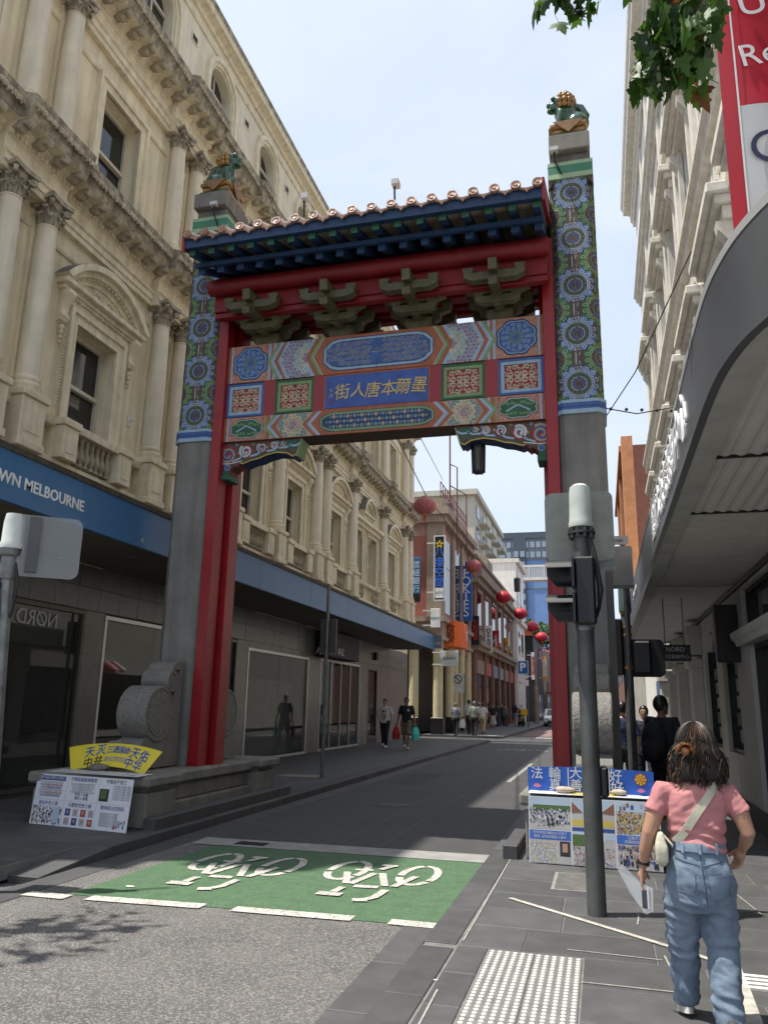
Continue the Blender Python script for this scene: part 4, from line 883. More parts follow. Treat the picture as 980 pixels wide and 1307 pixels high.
pi_ = MB().box((0.0, -.2, 0), (.07, .2, 3.35)).mesh('pilaster', cream)
for z, ht, hs in ((6.22, 1.0, 1), (10.85, .89, 1)):
    for y in COLS:
        c = obj('column', CM, lb, loc=(-8.75 + .2, y, z), scale=(1, 1, 1.035 if z < 7 else .91)); obj('capital', CAPM, c, local=True, loc=(0, 0, 2.83), scale=(1, 1, .95))
        obj('pilaster', pi_, lb, loc=(-8.75, y, z - .02), scale=(1, 1, 1 if z < 7 else .88))
        if z < 7: obj('pedestal', pdm, lb, loc=(-8.75, y, z), scale=(1, 1, 1.1))
        else: obj('pedestal', pdm, lb, loc=(-8.75, y, z), scale=(.95, 1, .14))
for z in (6.22, 10.85):   # fluted corner pilaster at the near end
    f = MB(); f.box((0, 7.72, z - .9 if z < 7 else z), (.12, 8.2, z + 3.0))
    for k in range(5): f.box((.12, 7.75 + k * .09, z + .2), (.15, 7.80 + k * .09, z + 2.8))
    LB.fin(f).build('pilaster', colm, lb)
# rusticated base course and sill course
mb = MB(); mb.box((-.05, LY0, 4.4), (.14, LY1, 5.3)); LB.fin(mb).build('base_course', cream2, lb)
mb = MB(); profile(mb, [(-.05, 5.98), (.18, 5.98), (.2, 6.02), (.22, 6.1), (-.05, 6.12)], LY0, LY1); LB.fin(mb).build('sill_course', cream2, lb)
mb = MB(); profile(mb, [(-.05, 5.3), (.2, 5.3), (.2, 5.42), (.14, 5.46), (-.05, 5.46)], LY0, LY1); LB.fin(mb).build('sill_course', cream2, lb)
bal = MB().lathe([(.045, 0), (.045, .03), (.03, .05), (.058, .13), (.06, .18), (.035, .28), (.028, .34), (.042, .38), (.042, .43), (.042, .46)], 9).mesh('baluster', M('baluster_stone', (.36, .31, .22), .85, .25, 9, .2), 50)
for c in WINS:
    if c > 27: 
        for k in range(4): obj('baluster', bal, lb, loc=(-8.75 + .2, c - .3 + k * .2, 5.47))
        continue
    for k in range(7): obj('baluster', bal, lb, loc=(-8.75 + .2, c - .45 + k * .15, 5.47), scale=(1.1, 1.1, 1.1))
    for s in (-1, 1): mb = MB(); mb.cbox((.0, c + s * .8 - .2, 5.44), (.36, c + s * .8 + .2, 6.0), .01); mb.cbox((0, c + s * .8 - .23, 6.0), (.4, c + s * .8 + .23, 6.13), .012); mb.box((.35, c + s * .8 - .11, 5.55), (.37, c + s * .8 + .11, 5.9)); LB.fin(mb).build('pier', cream2, lb)
    mb = MB(); mb.cbox((.08, c - .6, 5.98), (.34, c + .6, 6.12), .01); LB.fin(mb).build('balustrade_rail', cream2, lb)
# windows: surround with sash and panes
def win_meshes(hw, h):
    fr_ = MB()
    for a, b in ((hw, hw + .16), (hw + .16, hw + .24)):
        p1 = .07 if a == hw else .12
        for s in (-1, 1): fr_.box((-.02, s * a, 0), (p1, s * b, h + (b - hw)))
        fr_.box((-.02, -a, h + (a - hw)), (p1, a, h + (b - hw)))
    sa = MB(); pz = -.3
    for s in (-1, 1): sa.box((pz, s * hw, 0), (pz + .08, s * (hw - .08), h))
    sa.box((pz, -hw + .08, h - .09), (pz + .08, hw - .08, h)); sa.box((pz, -hw + .08, 0), (pz + .06, hw - .08, .1)); sa.box((pz - .01, -hw + .08, h * .46), (pz + .1, hw - .08, h * .46 + .07))
    pn = MB().box((pz + .0, -hw + .06, h * .5), (pz + .02, hw - .06, h - .07)); pn2 = MB().box((pz - .02, -hw + .06, .08), (pz + .01, hw - .06, h * .5))
    return fr_.mesh('window_surround', cream2), sa.mesh('sash', sash_m), pn.mesh('pane', dglass), pn2.mesh('pane', dglass)
W1 = win_meshes(.6, 1.95); W2 = win_meshes(.6, 2.05)
rp = MB()
for k in range(34): rp.ball((.07, 0, .06 + k * .056), .024, 6, 4)
rp.box((.0, -.03, .02), (.06, .03, 1.97))
rpm = rp.mesh('rope_moulding', cream2, 60)
br = MB()
br.box((-.34, -.75, -.6), (-.32, .75, 2.4)); brm = br.mesh('blind', M('room_dark', (.012, .012, .012), .9))  # dark sheet behind the panes, its colour stands in for the unlit room
# segmental pediment
def hood_mesh(hw):
    hd = MB(); rr = (hw * hw + .62 * .62) / (2 * .62); zc = .62 - rr; t0 = math.asin(hw / rr)
    hd.box((-.02, -hw + .12, -.12), (.08, hw - .12, .12))
    hd.cbox((-.02, -hw + .06, .12), (.16, hw - .06, .2), .01); hd.cbox((-.02, -hw, .2), (.26, hw, .3), .015)
    k = 18
    def arc(r, dz=0): return [((r) * math.sin(-t0 + 2 * t0 * i / k), zc + .3 + dz + r * math.cos(-t0 + 2 * t0 * i / k)) for i in range(k + 1)]
    for r0, r1, p1 in ((rr - .3, rr - .16, .1), (rr - .16, rr - .06, .2), (rr - .06, rr + .06, .3)):
        A, B = arc(r0), arc(r1); n = k + 1
        A = [(a, max(b, .3)) for a, b in A]
        vs = [(0, a, b) for a, b in A] + [(p1, a, b) for a, b in A] + [(p1, a, b) for a, b in B] + [(0, a, b) for a, b in B]
        hd.add(vs, [(i + q * n, i + 1 + q * n, i + 1 + (q + 1) * n, i + (q + 1) * n) for i in range(k) for q in range(3)])
        hd.add([vs[0], vs[n], vs[2 * n], vs[3 * n]], [(0, 1, 2, 3)]); hd.add([vs[n - 1], vs[2 * n - 1], vs[3 * n - 1], vs[4 * n - 1]], [(3, 2, 1, 0)])
    T = arc(rr - .28); T = [(a, max(b, .3)) for a, b in T]; hd.poly([(.06, a, b) for a, b in T] + [(.06, T[-1][0], .3), (.06, T[0][0], .3)])
    for i in range(21):
        a = -t0 * .86 + 2 * t0 * .86 * i / 20; hd.ball((.17, (rr - .2) * math.sin(a), zc + .3 + (rr - .2) * math.cos(a)), .026, 6, 4)
    for i in range(int(hw * 2 / .075) - 3): hd.box((.08, -hw + .14 + i * .075, .06), (.13, -hw + .18 + i * .075, .115))
    rnd = random.Random(2)
    for s in (-1, 1):      # carved scrollwork in the tympanum
        for (a, b, r) in ((.16, .42, .1), (.38, .39, .075), (.56, .36, .05), (.3, .5, .05)):
            if a < hw * .6:
                pts = [(.08, s * (a + r * (1 - .75 * i / 10) * math.cos(1 + i * .75)), b + r * (1 - .75 * i / 10) * math.sin(1 + i * .75)) for i in range(11)]; hd.tube(pts, [.026 - .001 * i for i in range(11)], 5)
    hd.ball((.08, 0, .43), .06, 8, 5)
    for s in (-1, 1):      # consoles
        y = s * (hw - .2)
        hd.prism([(0, .12), (.22, .12), (.24, .05), (.2, -.02), (.12, -.12), (.1, -.28), (.13, -.36), (.1, -.44), (0, -.48)], 'y', y - .09, y + .09); hd.tube([(.17, y - .1, .04), (.17, y + .1, .04)], .06, 8); hd.tube([(.1, y - .1, -.36), (.1, y + .1, -.36)], .04, 8)
        for k_ in range(4): hd.ball((.07, y, -.56 - k_ * .09), .06 - k_ * .008, 6, 4)
    return hd.mesh('pediment', cream2, 35)
HD = hood_mesh(1.22); HD2 = hood_mesh(.75)
ld = M('lead_capping', (.16, .15, .15), .6, .2, 5)
def lead(hw):
    mb = MB(); rr = (hw * hw + .62 * .62) / (2 * .62); zc = .92 - rr; t0 = math.asin(hw / rr); k = 18; r = rr + .065
    A = [(r * math.sin(-t0 + 2 * t0 * i / k), zc + r * math.cos(-t0 + 2 * t0 * i / k)) for i in range(k + 1)]; n = k + 1
    mb.add([(0, a, b) for a, b in A] + [(.29, a, b) for a, b in A], [(i, i + n, i + 1 + n, i + 1) for i in range(k)]); return mb.mesh('lead_capping', ld, 40)
LD1, LD2 = lead(1.22), lead(.75)
for y in WINS + [7.02]:
    for z, Wm in ((6.1, W1), (10.95, W2)):
        w_ = obj('window', Wm[0], lb, loc=(-8.75, y, z)); 
        for me, nm in zip(Wm[1:], ('sash', 'pane', 'pane')): obj(nm, me, w_, local=True)
        obj('room_backing', brm, w_, local=True)
        if z < 7:
            [obj('rope_moulding', rpm, w_, local=True, loc=(0, sg * .89, 0)) for sg in (-1, 1)]
            if y < 27 or y > 31:
                o = obj('pediment', HD, lb, loc=(-8.75, y, 8.34)); obj('lead_capping', LD1, o, local=True)
hd3 = hood_mesh(.8); o = obj('pediment', hd3, lb, loc=(-8.75, 28.88, 8.55), scale=(1, 1, .95)); obj('lead_capping', lead(.8), o, local=True, loc=(0, 0, .01))
mb = MB(); mb.cbox((0, 26.98, 8.35), (.3, 30.78, 8.5), .015); mb.box((0, 27.05, 8.2), (.18, 30.7, 8.35)); LB.fin(mb).build('lintel', cream2, lb)
# wall anchor plates with cable eyes
for y, z in ((12.95, 11.05), (12.7, 6.9)):
    mb = MB(); mb.cbox((.0, y - .05, z - .12), (.03, y + .05, z + .12), .01); mb.tube([(.02, y, z), (.12, y, z)], .02, 8); LB.fin(mb).build('anchor_plate', M('plate_white', (.6, .6, .58), .5), lb)
# ground floor: granite facing, shop windows
gran = M('granite_tile', (.105, .098, .088), .3, .25, 6, .08, 90, speck=120, speckc=(.2, .19, .17), orand=.13)
gframe = M('bronze_frame', (.1, .09, .075), .4, .15, 6, metal=.5); sframe = M('silver_frame', (.5, .5, .49), .35, .1, 6, metal=.7)
SH = [(7.4, 12.05, .16, 3.1, 'b'), (12.62, 16.2, .3, 3.08, 's'), (16.8, 18.2, .3, 3.08, 'b'), (18.85, 23.3, .1, 2.95, 's'), (24.4, 28.8, .1, 3.0, 'd'), (29.9, 31.2, .3, 2.95, 'b')]
gw = MB(); wall_holes(gw, LY0, LY1, 0, 3.92, [s[:4] for s in SH], .2, -.03); LB.fin(gw).build('wall', M('granite_backing', (.05, .048, .045), .7), lb)
TM_ = {}
def gtile(y0, y1, z0, z1):
    k = (round(y1 - y0, 2), round(z1 - z0, 2))
    if k[0] < .05 or k[1] < .05: return
    if k not in TM_: TM_[k] = MB().box((-.029, .004, .004), (0, k[0] - .004, k[1] - .004)).mesh('granite_tile', gran)
    obj('granite_tile', TM_[k], lb, loc=(-8.75 + random.uniform(-.002, .002), y0, z0))
for r in range(2):
    y = LY0 + (r % 2) * 0
    while y < LY1 - .1:
        w_ = .62 if y < 24 else 1.24
        gtile(y, min(y + w_, LY1), 3.12 + r * .4, 3.52 + r * .4); y += w_
edges = [LY0] + [v for s in SH for v in s[:2]] + [LY1]
for a, b in zip(edges[::2], edges[1::2]):
    n = max(1, round((b - a) / .6)); w_ = (b - a) / n
    for k in range(n):
        for r in range(4): gtile(a + k * w_, a + (k + 1) * w_, .1 + r * .755, .1 + (r + 1) * .755)
for a, b, c, d_, t in SH:
    if d_ < 3.08:
        n = max(1, round((b - a) / .7))
        for k in range(n): gtile(a + (b - a) * k / n, a + (b - a) * (k + 1) / n, d_, 3.12)
    fm = sframe if t in 'sd' else gframe; z = -.1
    mb = MB(); wd = .07
    for y in (a, b - wd): mb.box((z, y, c), (z + .11, y + wd, d_))
    mb.box((z, a + wd, d_ - wd), (z + .11, b - wd, d_)); mb.box((z, a + wd, c), (z + .11, b - wd, c + .06))
    w_ = LB.fin(mb).build('shop_window', fm, lb)
    n = 1 if t == 'b' and b - a < 2 else 2 if t != 'd' else 4
    for k in range(n):
        ya, yb = a + wd + (b - a - 2 * wd) * k / n, a + wd + (b - a - 2 * wd) * (k + 1) / n
        g = MB(); g.box((z + .04, ya + .004, c + .06), (z + .055, yb - .004, d_ - wd)); LB.fin(g).build('pane', sglass, w_)
        if t == 'd' and k: g = MB(); g.box((z + .03, ya - .025, c), (z + .09, ya + .025, d_ - wd)); LB.fin(g).build('mullion', sframe, w_)
mb = MB(); mb.box((.0, LY0, 0), (.02, 12.5, .15)); LB.fin(mb).build('plinth_strip', M('plinth_dark', (.03, .03, .03), .4), lb)
# shop interiors: floor, back wall, partitions, ceiling lights
inn = MB(); inn.box((-5.5, LY0, .0), (-.35, LY1, .09), 0); inn.box((-5.6, LY0, .1), (-5.5, LY1, 3.9), 1); inn.box((-5.5, LY0, 3.4), (-.35, LY1, 3.5), 2)
for y in (LY0 + .1, 12.3, 16.5, 23.8, 29.3, 31.6, LY1 - .1): inn.box((-5.5, y - .05, .09), (-.32, y + .05, 3.4), 1)
LB.fin(inn).build('shop_interior', [M('shop_floor', (.1, .095, .085), .4), M('shop_wall', (.14, .14, .135), .8), M('shop_ceiling', (.12, .12, .12), .8)], lb)
lt = emit('ceiling_lamp', (1, .85, .62), 5.)
for y in (8.5, 10.0, 11.5, 13.5, 14.6, 15.6, 17.5, 20.5, 22.3, 25.5, 27.2):
    for p in (-1.4, -3.2): MB().box((-8.75 + p - .05, y - .22, 3.36), (-8.75 + p + .05, y + .22, 3.395)).build('ceiling_light', lt, lb)
fit = MB()
rnd = random.Random(8)
for y in (8.2, 9.6, 11.2, 13.4, 15.2, 19.5, 20.6, 21.8, 22.6): h = rnd.uniform(.8, 1.9); p = rnd.uniform(-2.6, -1.1); fit.box((p - .2, y - rnd.uniform(.2, .5), .09), (p + .2, y + .35, h), rnd.randrange(3))
LB.fin(fit).build('display_stand', [M('fit_white', (.35, .35, .34), .6), M('fit_dark', (.03, .03, .035), .6), M('fit_teal', (.06, .11, .12), .6)], lb)
fb = MB(); fb.box((-.5, 19.0, .1), (-.48, 23.2, 2.2)); LB.fin(fb).build('frosted_film', M('frosted_film', (.42, .47, .47), .5), lb)
ps = MB(); ps.box((-.4, 25.1, .4), (-.38, 26.0, 2.0)); LB.fin(ps).build('window_poster', M('poster_blue', (.02, .09, .25), .5), lb)
text('NØRD', M('vinyl_grey', (.5, .5, .5), .5), .34, (-8.75 - .03, 10.85, 2.83), lb, '+x', .003, flipx=True)
# black sign box over the entrance
sb = MB(); sb.cbox((.02, 23.8, 3.02), (.5, 27.0, 3.84), .02); LB.fin(sb).build('sign_box', M('sign_black', (.006, .008, .014), .6), lb)
text('ANZ', M('sign_white', (.75, .75, .75), .5), .32, (-8.24, 24.9, 3.22), lb, '-y' if False else '+x', .004); text('AN', MATS['sign_white'], .3, (-8.5, 23.79, 3.2), lb, '-y', .004)
e = MB()
for i, (a, b) in enumerate(((-8.45, 3.55), (-8.36, 3.5), (-8.48, 3.42))): e.lathe([(.0001, -.006), (.075, -.006), (.075, 0), (.0001, 0)], 12); 
e = MB(); e.ball((-8.47, 23.79, 3.6), .09, 10, 6, sq=(1, .05, 1.3)); e.ball((-8.36, 23.79, 3.46), .08, 10, 6, sq=(1.2, .05, .8)); e.build('sign_logo', M('logo_blue', (.03, .22, .6), .4), lb)
mb = MB(); mb.box((.0, 30.6, 3.3), (.12, 30.9, 3.6)); LB.fin(mb).build('wall_box', MATS['sign_black'], lb)
# awning
abl = M('awning_blue', (.045, .155, .33), .32, .1, .8, streak=.15, dirt=(.03, .11, .25)); asf = M('awning_soffit', (.15, .125, .095), .85, .15, 1.5, streak=.2)
aw = MB(); aw.box((-8.76, 6.0, 3.915), (-6.87, 33.0, 4.06)); aw.build('awning_soffit', asf, lb)
for k in range(9):
    ya, yb = 5.9 + k * 3.04, 5.9 + (k + 1) * 3.04
    mb = MB(); mb.cbox((-6.87, ya + .003, 3.88), (-6.8, yb - .003, 4.54), .006); mb.build('awning_fascia', abl, lb)
mb = MB(); mb.box((-8.7, 5.9, 3.885), (-6.87, 5.96, 4.54)); mb.box((-8.7, 33.2, 3.885), (-6.87, 33.26, 4.54)); mb.build('awning_fascia', abl, lb)
mb = MB(); mb.box((-8.7, 5.95, 4.5), (-6.78, 33.25, 4.58)); mb.build('awning_top', M('awning_edge', (.07, .055, .04), .9, .4, 12, .5), lb)
g = MB(); g.box((-6.92, 33.3, 3.95), (-6.5, 33.4, 4.5)); g.build('sign_box', M('sign_grey', (.18, .18, .2), .4), lb); text('ANZ', MATS['sign_white'], .16, (-6.71, 33.29, 4.15), lb)
mb = MB(); mb.tube([(-8.3, 11.1, 3.93), (-7.6, 11.6, 3.93)], .025, 6); mb.lathe([(.06, 3.9), (.06, 3.98)], 10, (-7.55, 11.65, 0)); mb.build('soffit_light', M('rusty_conduit', (.12, .07, .04), .8), lb)
awt = M('awning_letter', (.8, .8, .78), .5)
text('CHINATOWN MELBOURNE', awt, .208, (-6.797, 7.76, 4.16), lb, '+x', .004, bold=.004)
text('A', M('faded_letter', (.5, .48, .38), .5), .13, (-6.797, 10.55, 4.0), lb, '+x', .002)
# ------------------------------------------------------------------ right: white building with grey awning
wst = M('white_render', (.8, .78, .73), .85, .08, 1.5, .15, 30, streak=.3, dirt=(.45, .42, .36)); wmo = M('white_moulding', (.72, .685, .61), .85, .15, 4, .25, 35, streak=.4, dirt=(.4, .37, .3))
rgw = M('shopfront_render', (.5, .485, .45), .75, .12, 1.5, .15, 30, streak=.35, dirt=(.33, .32, .29)); blk = M('shop_black', (.012, .012, .013), .35, .2, 8)
RB = F(2.0, -1); rb = thing('white_building', 'tall white rendered building with deep cornices above a grey curved awning', 'building', (2, 16, 0)); RY0, RY1 = 4.0, 27.6
def rbuild(mb, name, m, parent=rb, smooth=None): return RB.fin(mb).build(name, m, parent, smooth)
WY = [5.6 + 2.75 * i for i in range(8)]
rows = ((5.6, 8.0), (10.0, 12.35), (13.75, 15.55), (16.75, 18.6))
mb = MB(); wall_holes(mb, RY0, RY1, 3.35, 19.9, [(y - .62, y + .62, a, b) for y in WY for a, b in rows], .42); mb.add([(0, RY1, 0), (-12, RY1, 0), (-12, RY1, 20), (0, RY1, 20)], [(0, 1, 2, 3)]); mb.add([(0, RY0, 0), (-12, RY0, 0), (-12, RY0, 20), (0, RY0, 20)], [(3, 2, 1, 0)]); mb.box((-12, RY0, 19.6), (-.1, RY1, 19.8))
rbuild(mb, 'wall', wst)
for nm, pf in (('cornice', [(-.05, 19.4), (.08, 19.4), (.1, 19.55), (.16, 19.6), (.18, 19.85), (.26, 19.9), (.42, 19.92), (.44, 20.1), (.5, 20.2), (.52, 20.35), (-.05, 20.5)]),
               ('ledge', [(-.05, 15.95), (.06, 15.95), (.08, 16.08), (.16, 16.12), (.18, 16.24), (.24, 16.3), (.24, 16.38), (-.05, 16.44)]), ('ledge', [(-.05, 13.05), (.05, 13.05), (.07, 13.2), (.15, 13.24), (.17, 13.36), (.22, 13.42), (.22, 13.5), (-.05, 13.56)]),
               ('ledge', [(-.05, 9.0), (.06, 9.0), (.06, 9.5), (.12, 9.54), (.2, 9.6), (.22, 9.78), (.28, 9.84), (.28, 9.92), (-.05, 9.98)]), ('ledge', [(-.05, 8.6), (.1, 8.6), (.12, 8.75), (-.05, 8.8)])):
    mb = MB(); profile(mb, pf, RY0 - .2, RY1 + (.25 if nm == 'cornice' else .05)); rbuild(mb, nm, wmo)
mb = MB()
y = RY0
while y < RY1: mb.box((.06, y, 9.05), (.1, y + .14, 9.45)); y += .24
tag(rbuild(mb, 'frieze_blocks', wmo), kind='stuff')
hd_ = MB(); hd_.cbox((-.05, -1.0, 0), (.16, 1.0, .2), .01); hd_.cbox((-.05, -1.06, .2), (.26, 1.06, .34), .015); hd_.cbox((-.05, -1.12, .34), (.36, 1.12, .5), .02)
for s in (-1, 1): hd_.prism([(0, 0), (.24, 0), (.22, -.12), (.1, -.3), (.06, -.5), (0, -.5)], 'y', s * .84 - .1, s * .84 + .1)
RB0 = F(0, -1); hdm = RB0.fin(hd_).mesh('window_hood', wmo)
fr_ = MB()
for s in (-1, 1): fr_.box((-.02, s * .62, -.05), (.09, s * .8, 2.4))
fr_.box((-.02, -.8, -.17), (.16, .8, -.05)); frm = RB0.fin(fr_).mesh('window_surround', wmo)
def rwin(h):
    g = MB(); g.box((-.4, -.62, 0), (-.36, .62, h), 0)
    for s in (-1, 1): g.box((-.36, s * .62, 0), (-.3, s * .55, h), 1)
    g.box((-.36, -.55, h * .48), (-.28, .55, h * .48 + .07), 1); g.box((-.36, -.55, h - .08), (-.3, .55, h), 1); g.box((-.36, -.55, 0), (-.3, .55, .08), 1)
    return RB0.fin(g).mesh('window', [dglass, M('sash_white', (.6, .6, .57), .5)])
for a, b in rows:
    wm_ = rwin(b - a)
    for y in WY:
        o = obj('window', wm_, rb, loc=(2.0, y, a))
        if a in (10.0, 5.6): obj('window_surround', frm, o, local=True); obj('window_hood', hdm, o, local=True, loc=(0, 0, 2.42))
pp = MB(); pp.box((0, -.22, 9.98), (.1, .22, 13.05)); pp.box((0, -.22, 13.55), (.08, .22, 15.95)); pp.box((0, -.2, 16.42), (.07, .2, 19.4))
for y in WY[:-1]:
    for z0, z1, p in ((9.98, 13.05, .1), (13.55, 15.95, .07), (16.42, 19.4, .07)):
        q = MB(); q.box((0, y + 1.2, z0), (p, y + 1.55, z1)); rbuild(q, 'pilaster', wmo)
# shopfront
ho = [(9.2, 11.95, .1, 2.5), (9.2, 12.3, 2.72, 3.3), (13.15, 14.6, .95, 3.1), (15.35, 17.0, .95, 3.1), (5.0, 8.6, .1, 3.0), (18.6, 20.2, .4, 2.6), (21.2, 22.8, .4, 2.6), (24, 26.5, .3, 2.7)]
mb = MB(); wall_holes(mb, RY0, RY1, 0, 3.5, ho, .22, .0)
for c, hw in ((13.875, .725), (16.175, .825)):
    n = 8
    for sg in (-1, 1):
        pts = [(0, c + sg * hw, 3.1)] + [(0, c + sg * hw * math.cos(pi / 2 * i / n), 2.5 + .6 * math.sin(pi / 2 * i / n)) for i in range(n + 1)]
        mb.poly(pts if sg < 0 else pts[::-1]); mb.add([(q, c + sg * hw * math.cos(pi / 2 * i / n), 2.5 + .6 * math.sin(pi / 2 * i / n)) for q in (0, -.2) for i in range(n + 1)], [(i, i + 1, i + n + 2, i + n + 1) for i in range(n)])
rbuild(mb, 'wall', rgw)
for a, b, c, d_ in ho:
    g = MB(); g.box((-.16, a, c), (-.14, b, d_)); o = rbuild(g, 'pane', glass('dark_shop_glass', (.012, .014, .015), .03, .9))
    g = MB()
    for y in (a, b - .06): g.box((-.14, y, c), (-.06, y + .06, d_))
    n = 2 if b - a > 2 else 1
    for k in range(1, n): g.box((-.14, a + (b - a) * k / n - .03, c), (-.08, a + (b - a) * k / n + .03, d_))
    g.box((-.14, a + .06, d_ - .06), (-.06, b - .06, d_)); g.box((-.14, a + .06, c), (-.06, b - .06, c + .06)); rbuild(g, 'window_frame', blk)
rnd = random.Random(6)
for c, hw in ((13.875, .6), (16.175, .7)):
    for k in range(5):
        g = MB(); z = 1.1 + k * .27; g.box((-.135, c - hw + rnd.uniform(0, .2), z), (-.13, c + hw - rnd.uniform(0, .3), z + .2)); rbuild(g, 'window_notice', M('notice_%d' % (k % 3), ((.25, .24, .22), (.1, .13, .12), (.3, .28, .25))[k % 3], .7))
mb = MB(); profile(mb, [(-.02, 2.5), (.1, 2.5), (.12, 2.56), (.16, 2.6), (.18, 2.68), (-.02, 2.72)], 8.9, 12.4); rbuild(mb, 'door_lintel', rgw)
mb = MB(); mb.box((0.005, 4.0, .02), (.05, 27.5, .32)); rbuild(mb, 'plinth_course', M('basalt_plinth', (.07, .07, .068), .7, .2, 5))
mb = MB(); profile(mb, [(-.02, 3.36), (.03, 3.36), (.05, 3.4), (-.02, 3.42)], RY0, RY1); rbuild(mb, 'cable_strip', blk)
sb_ = MB(); sb_.cbox((.002, 12.7, 2.3), (.32, 12.95, 3.15), .01); rbuild(sb_, 'sign_box', blk)
for y in (17.7, 20.7, 23.4, 26.8):
    q = MB(); q.cbox((0, y - .3, .02), (.22, y + .3, 2.45), .01); q.cbox((0, y - .36, 2.45), (.3, y + .36, 2.62), .015); q.cbox((0, y - .33, 2.7), (.26, y + .33, 3.3), .01); rbuild(q, 'pilaster', rgw)
# awning with curved corner
fgrey = M('awning_grey', (.075, .08, .085), .3, .12, .7); awl = M('awning_lining', (.5, .49, .47), .8, .1, 1.2, streak=.25, dirt=(.33, .32, .3)); awb = M('awning_border', (.36, .355, .34), .75, .12, 2, streak=.3)
path = [(.65, 24.0), (.65, 4.9), (.66, 4.4), (.69, 4.05), (.76, 3.72), (.9, 3.4), (1.15, 3.1), (1.6, 2.85), (2.4, 2.72), (6, 2.65)]
def smooth2(p, k=6):
    r = []
    for i in range(len(p) - 1):
        a, b, c, d = p[max(i - 1, 0)], p[i], p[i + 1], p[min(i + 2, len(p) - 1)]
        for j in range(k):
            t = j / k; r.append(tuple(.5 * ((2 * b[q]) + (c[q] - a[q]) * t + (2 * a[q] - 5 * b[q] + 4 * c[q] - d[q]) * t * t + (3 * b[q] - a[q] - 3 * c[q] + d[q]) * t ** 3) for q in (0, 1)))
    return r + [p[-1]]
path = path[:1] + smooth2(path[1:])
def sweep(path, off, z0, z1, th=.05):
    mb = MB(); rings = []
    for i, (x, y) in enumerate(path):
        a = path[max(i - 1, 0)]; b = path[min(i + 1, len(path) - 1)]; dx, dy = b[0] - a[0], b[1] - a[1]; l = math.hypot(dx, dy); nx, ny = -dy / l, dx / l
        rings.append([(x + nx * off, y + ny * off, z0), (x + nx * off, y + ny * off, z1), (x + nx * (off + th), y + ny * (off + th), z1), (x + nx * (off + th), y + ny * (off + th), z0)])
    return mb.loft(rings)
for i, (a, b) in enumerate(((0, 1),)):
    for k in range(6):
        ya, yb = 24 - k * 19.1 / 6, 24 - (k + 1) * 19.1 / 6
        sweep([(.65, ya - .004), (.65, yb + .004)], 0, 3.35, 3.9).build('awning_fascia', fgrey, rb)
sweep(path[1:], 0, 3.35, 3.9).build('awning_fascia', fgrey, rb, 30)
sweep(path, .05, 3.355, 3.42, .16).build('awning_border', awb, rb)
sweep(path, -.005, 3.88, 3.93, .08).build('awning_edge', M('awning_trim', (.3, .3, .29), .5), rb)
cp_ = [p for p in path if p[1] < 4.35 and p[0] < 1.99]; cp_ = [(p[0] + .06 + .06 * (p[0] < .9), p[1] + .08) for p in cp_]
MB().prism([(.8, 4.3)] + cp_ + [(1.99, 2.95), (1.99, 4.3)], 'z', 3.428, 3.44).build('soffit_sheet', awl, rb)
for ya, yb in ((4.3, 6.0), (6.03, 7.8)):
    mb = MB(); n = int(1.12 / .028); xs = [.86 + i * .028 for i in range(n + 6)]
    for lo in (0,): mb.add([(x, yy, 3.43 + (.012 if i % 4 in (1, 2) else 0)) for yy in (ya, yb) for i, x in enumerate(xs)], [(i, i + len(xs), i + 1 + len(xs), i + 1) for i in range(len(xs) - 1)])
    mb.build('soffit_sheet', awl, rb)
[MB().box((.86, yy, 3.42), (1.99, yy + .03, 3.46)).build('soffit_joint', blk, rb) for yy in (6.0, 7.8)]
k = 0; y = 7.83
while y < 24:
    mb = MB(); mb.box((.86, y + .003, 3.43 + (k % 2) * .001), (1.99, y + .297, 3.45)); mb.build('soffit_board', awl, rb); y += .3; k += 1
mb = MB(); mb.box((.7, 4.9, 3.5), (2, 24, 3.86)); mb.box((1.35, 3.3, 3.5), (2.0, 4.9, 3.86)); mb.box((.86, 4.3, 3.47), (1.99, 24.0, 3.49)); mb.build('awning_roof', M('awning_roof', (.2, .2, .2), .7), rb)
wl = M('letter_white', (.8, .8, .8), .45)
text('墨爾本語言諮詢中心', wl, .42, (.645, 7.4, 3.62), rb, '-x', .01, ls=1.06)
text('CHINATOWN', M('letter_grey', (.5, .5, .5), .4), .2, (.645, 14.8, 3.62), rb, '-x', .006)
mb = MB(); mb.tube([(.86, 12.4, 3.4), (1.98, 12.5, 3.4)], .015, 6); mb.build('conduit', awb, rb)
hs = thing('hanging_sign', 'black hanging sign board with white lettering under the grey awning', 'sign', (1.2, 14, 2.4))
MB().cbox((.95, 13.97, 2.38), (1.44, 14.03, 2.65), .005).build('board', blk, hs); text('NORD', wl, .1, (1.2, 13.965, 2.57), hs); text('語言諮詢中心', wl, .072, (1.2, 13.965, 2.45), hs)
for x in (1.05, 1.35): MB().tube([(x, 14, 2.65), (x, 14, 3.43)], .012, 6).build('hanger', awb, hs)
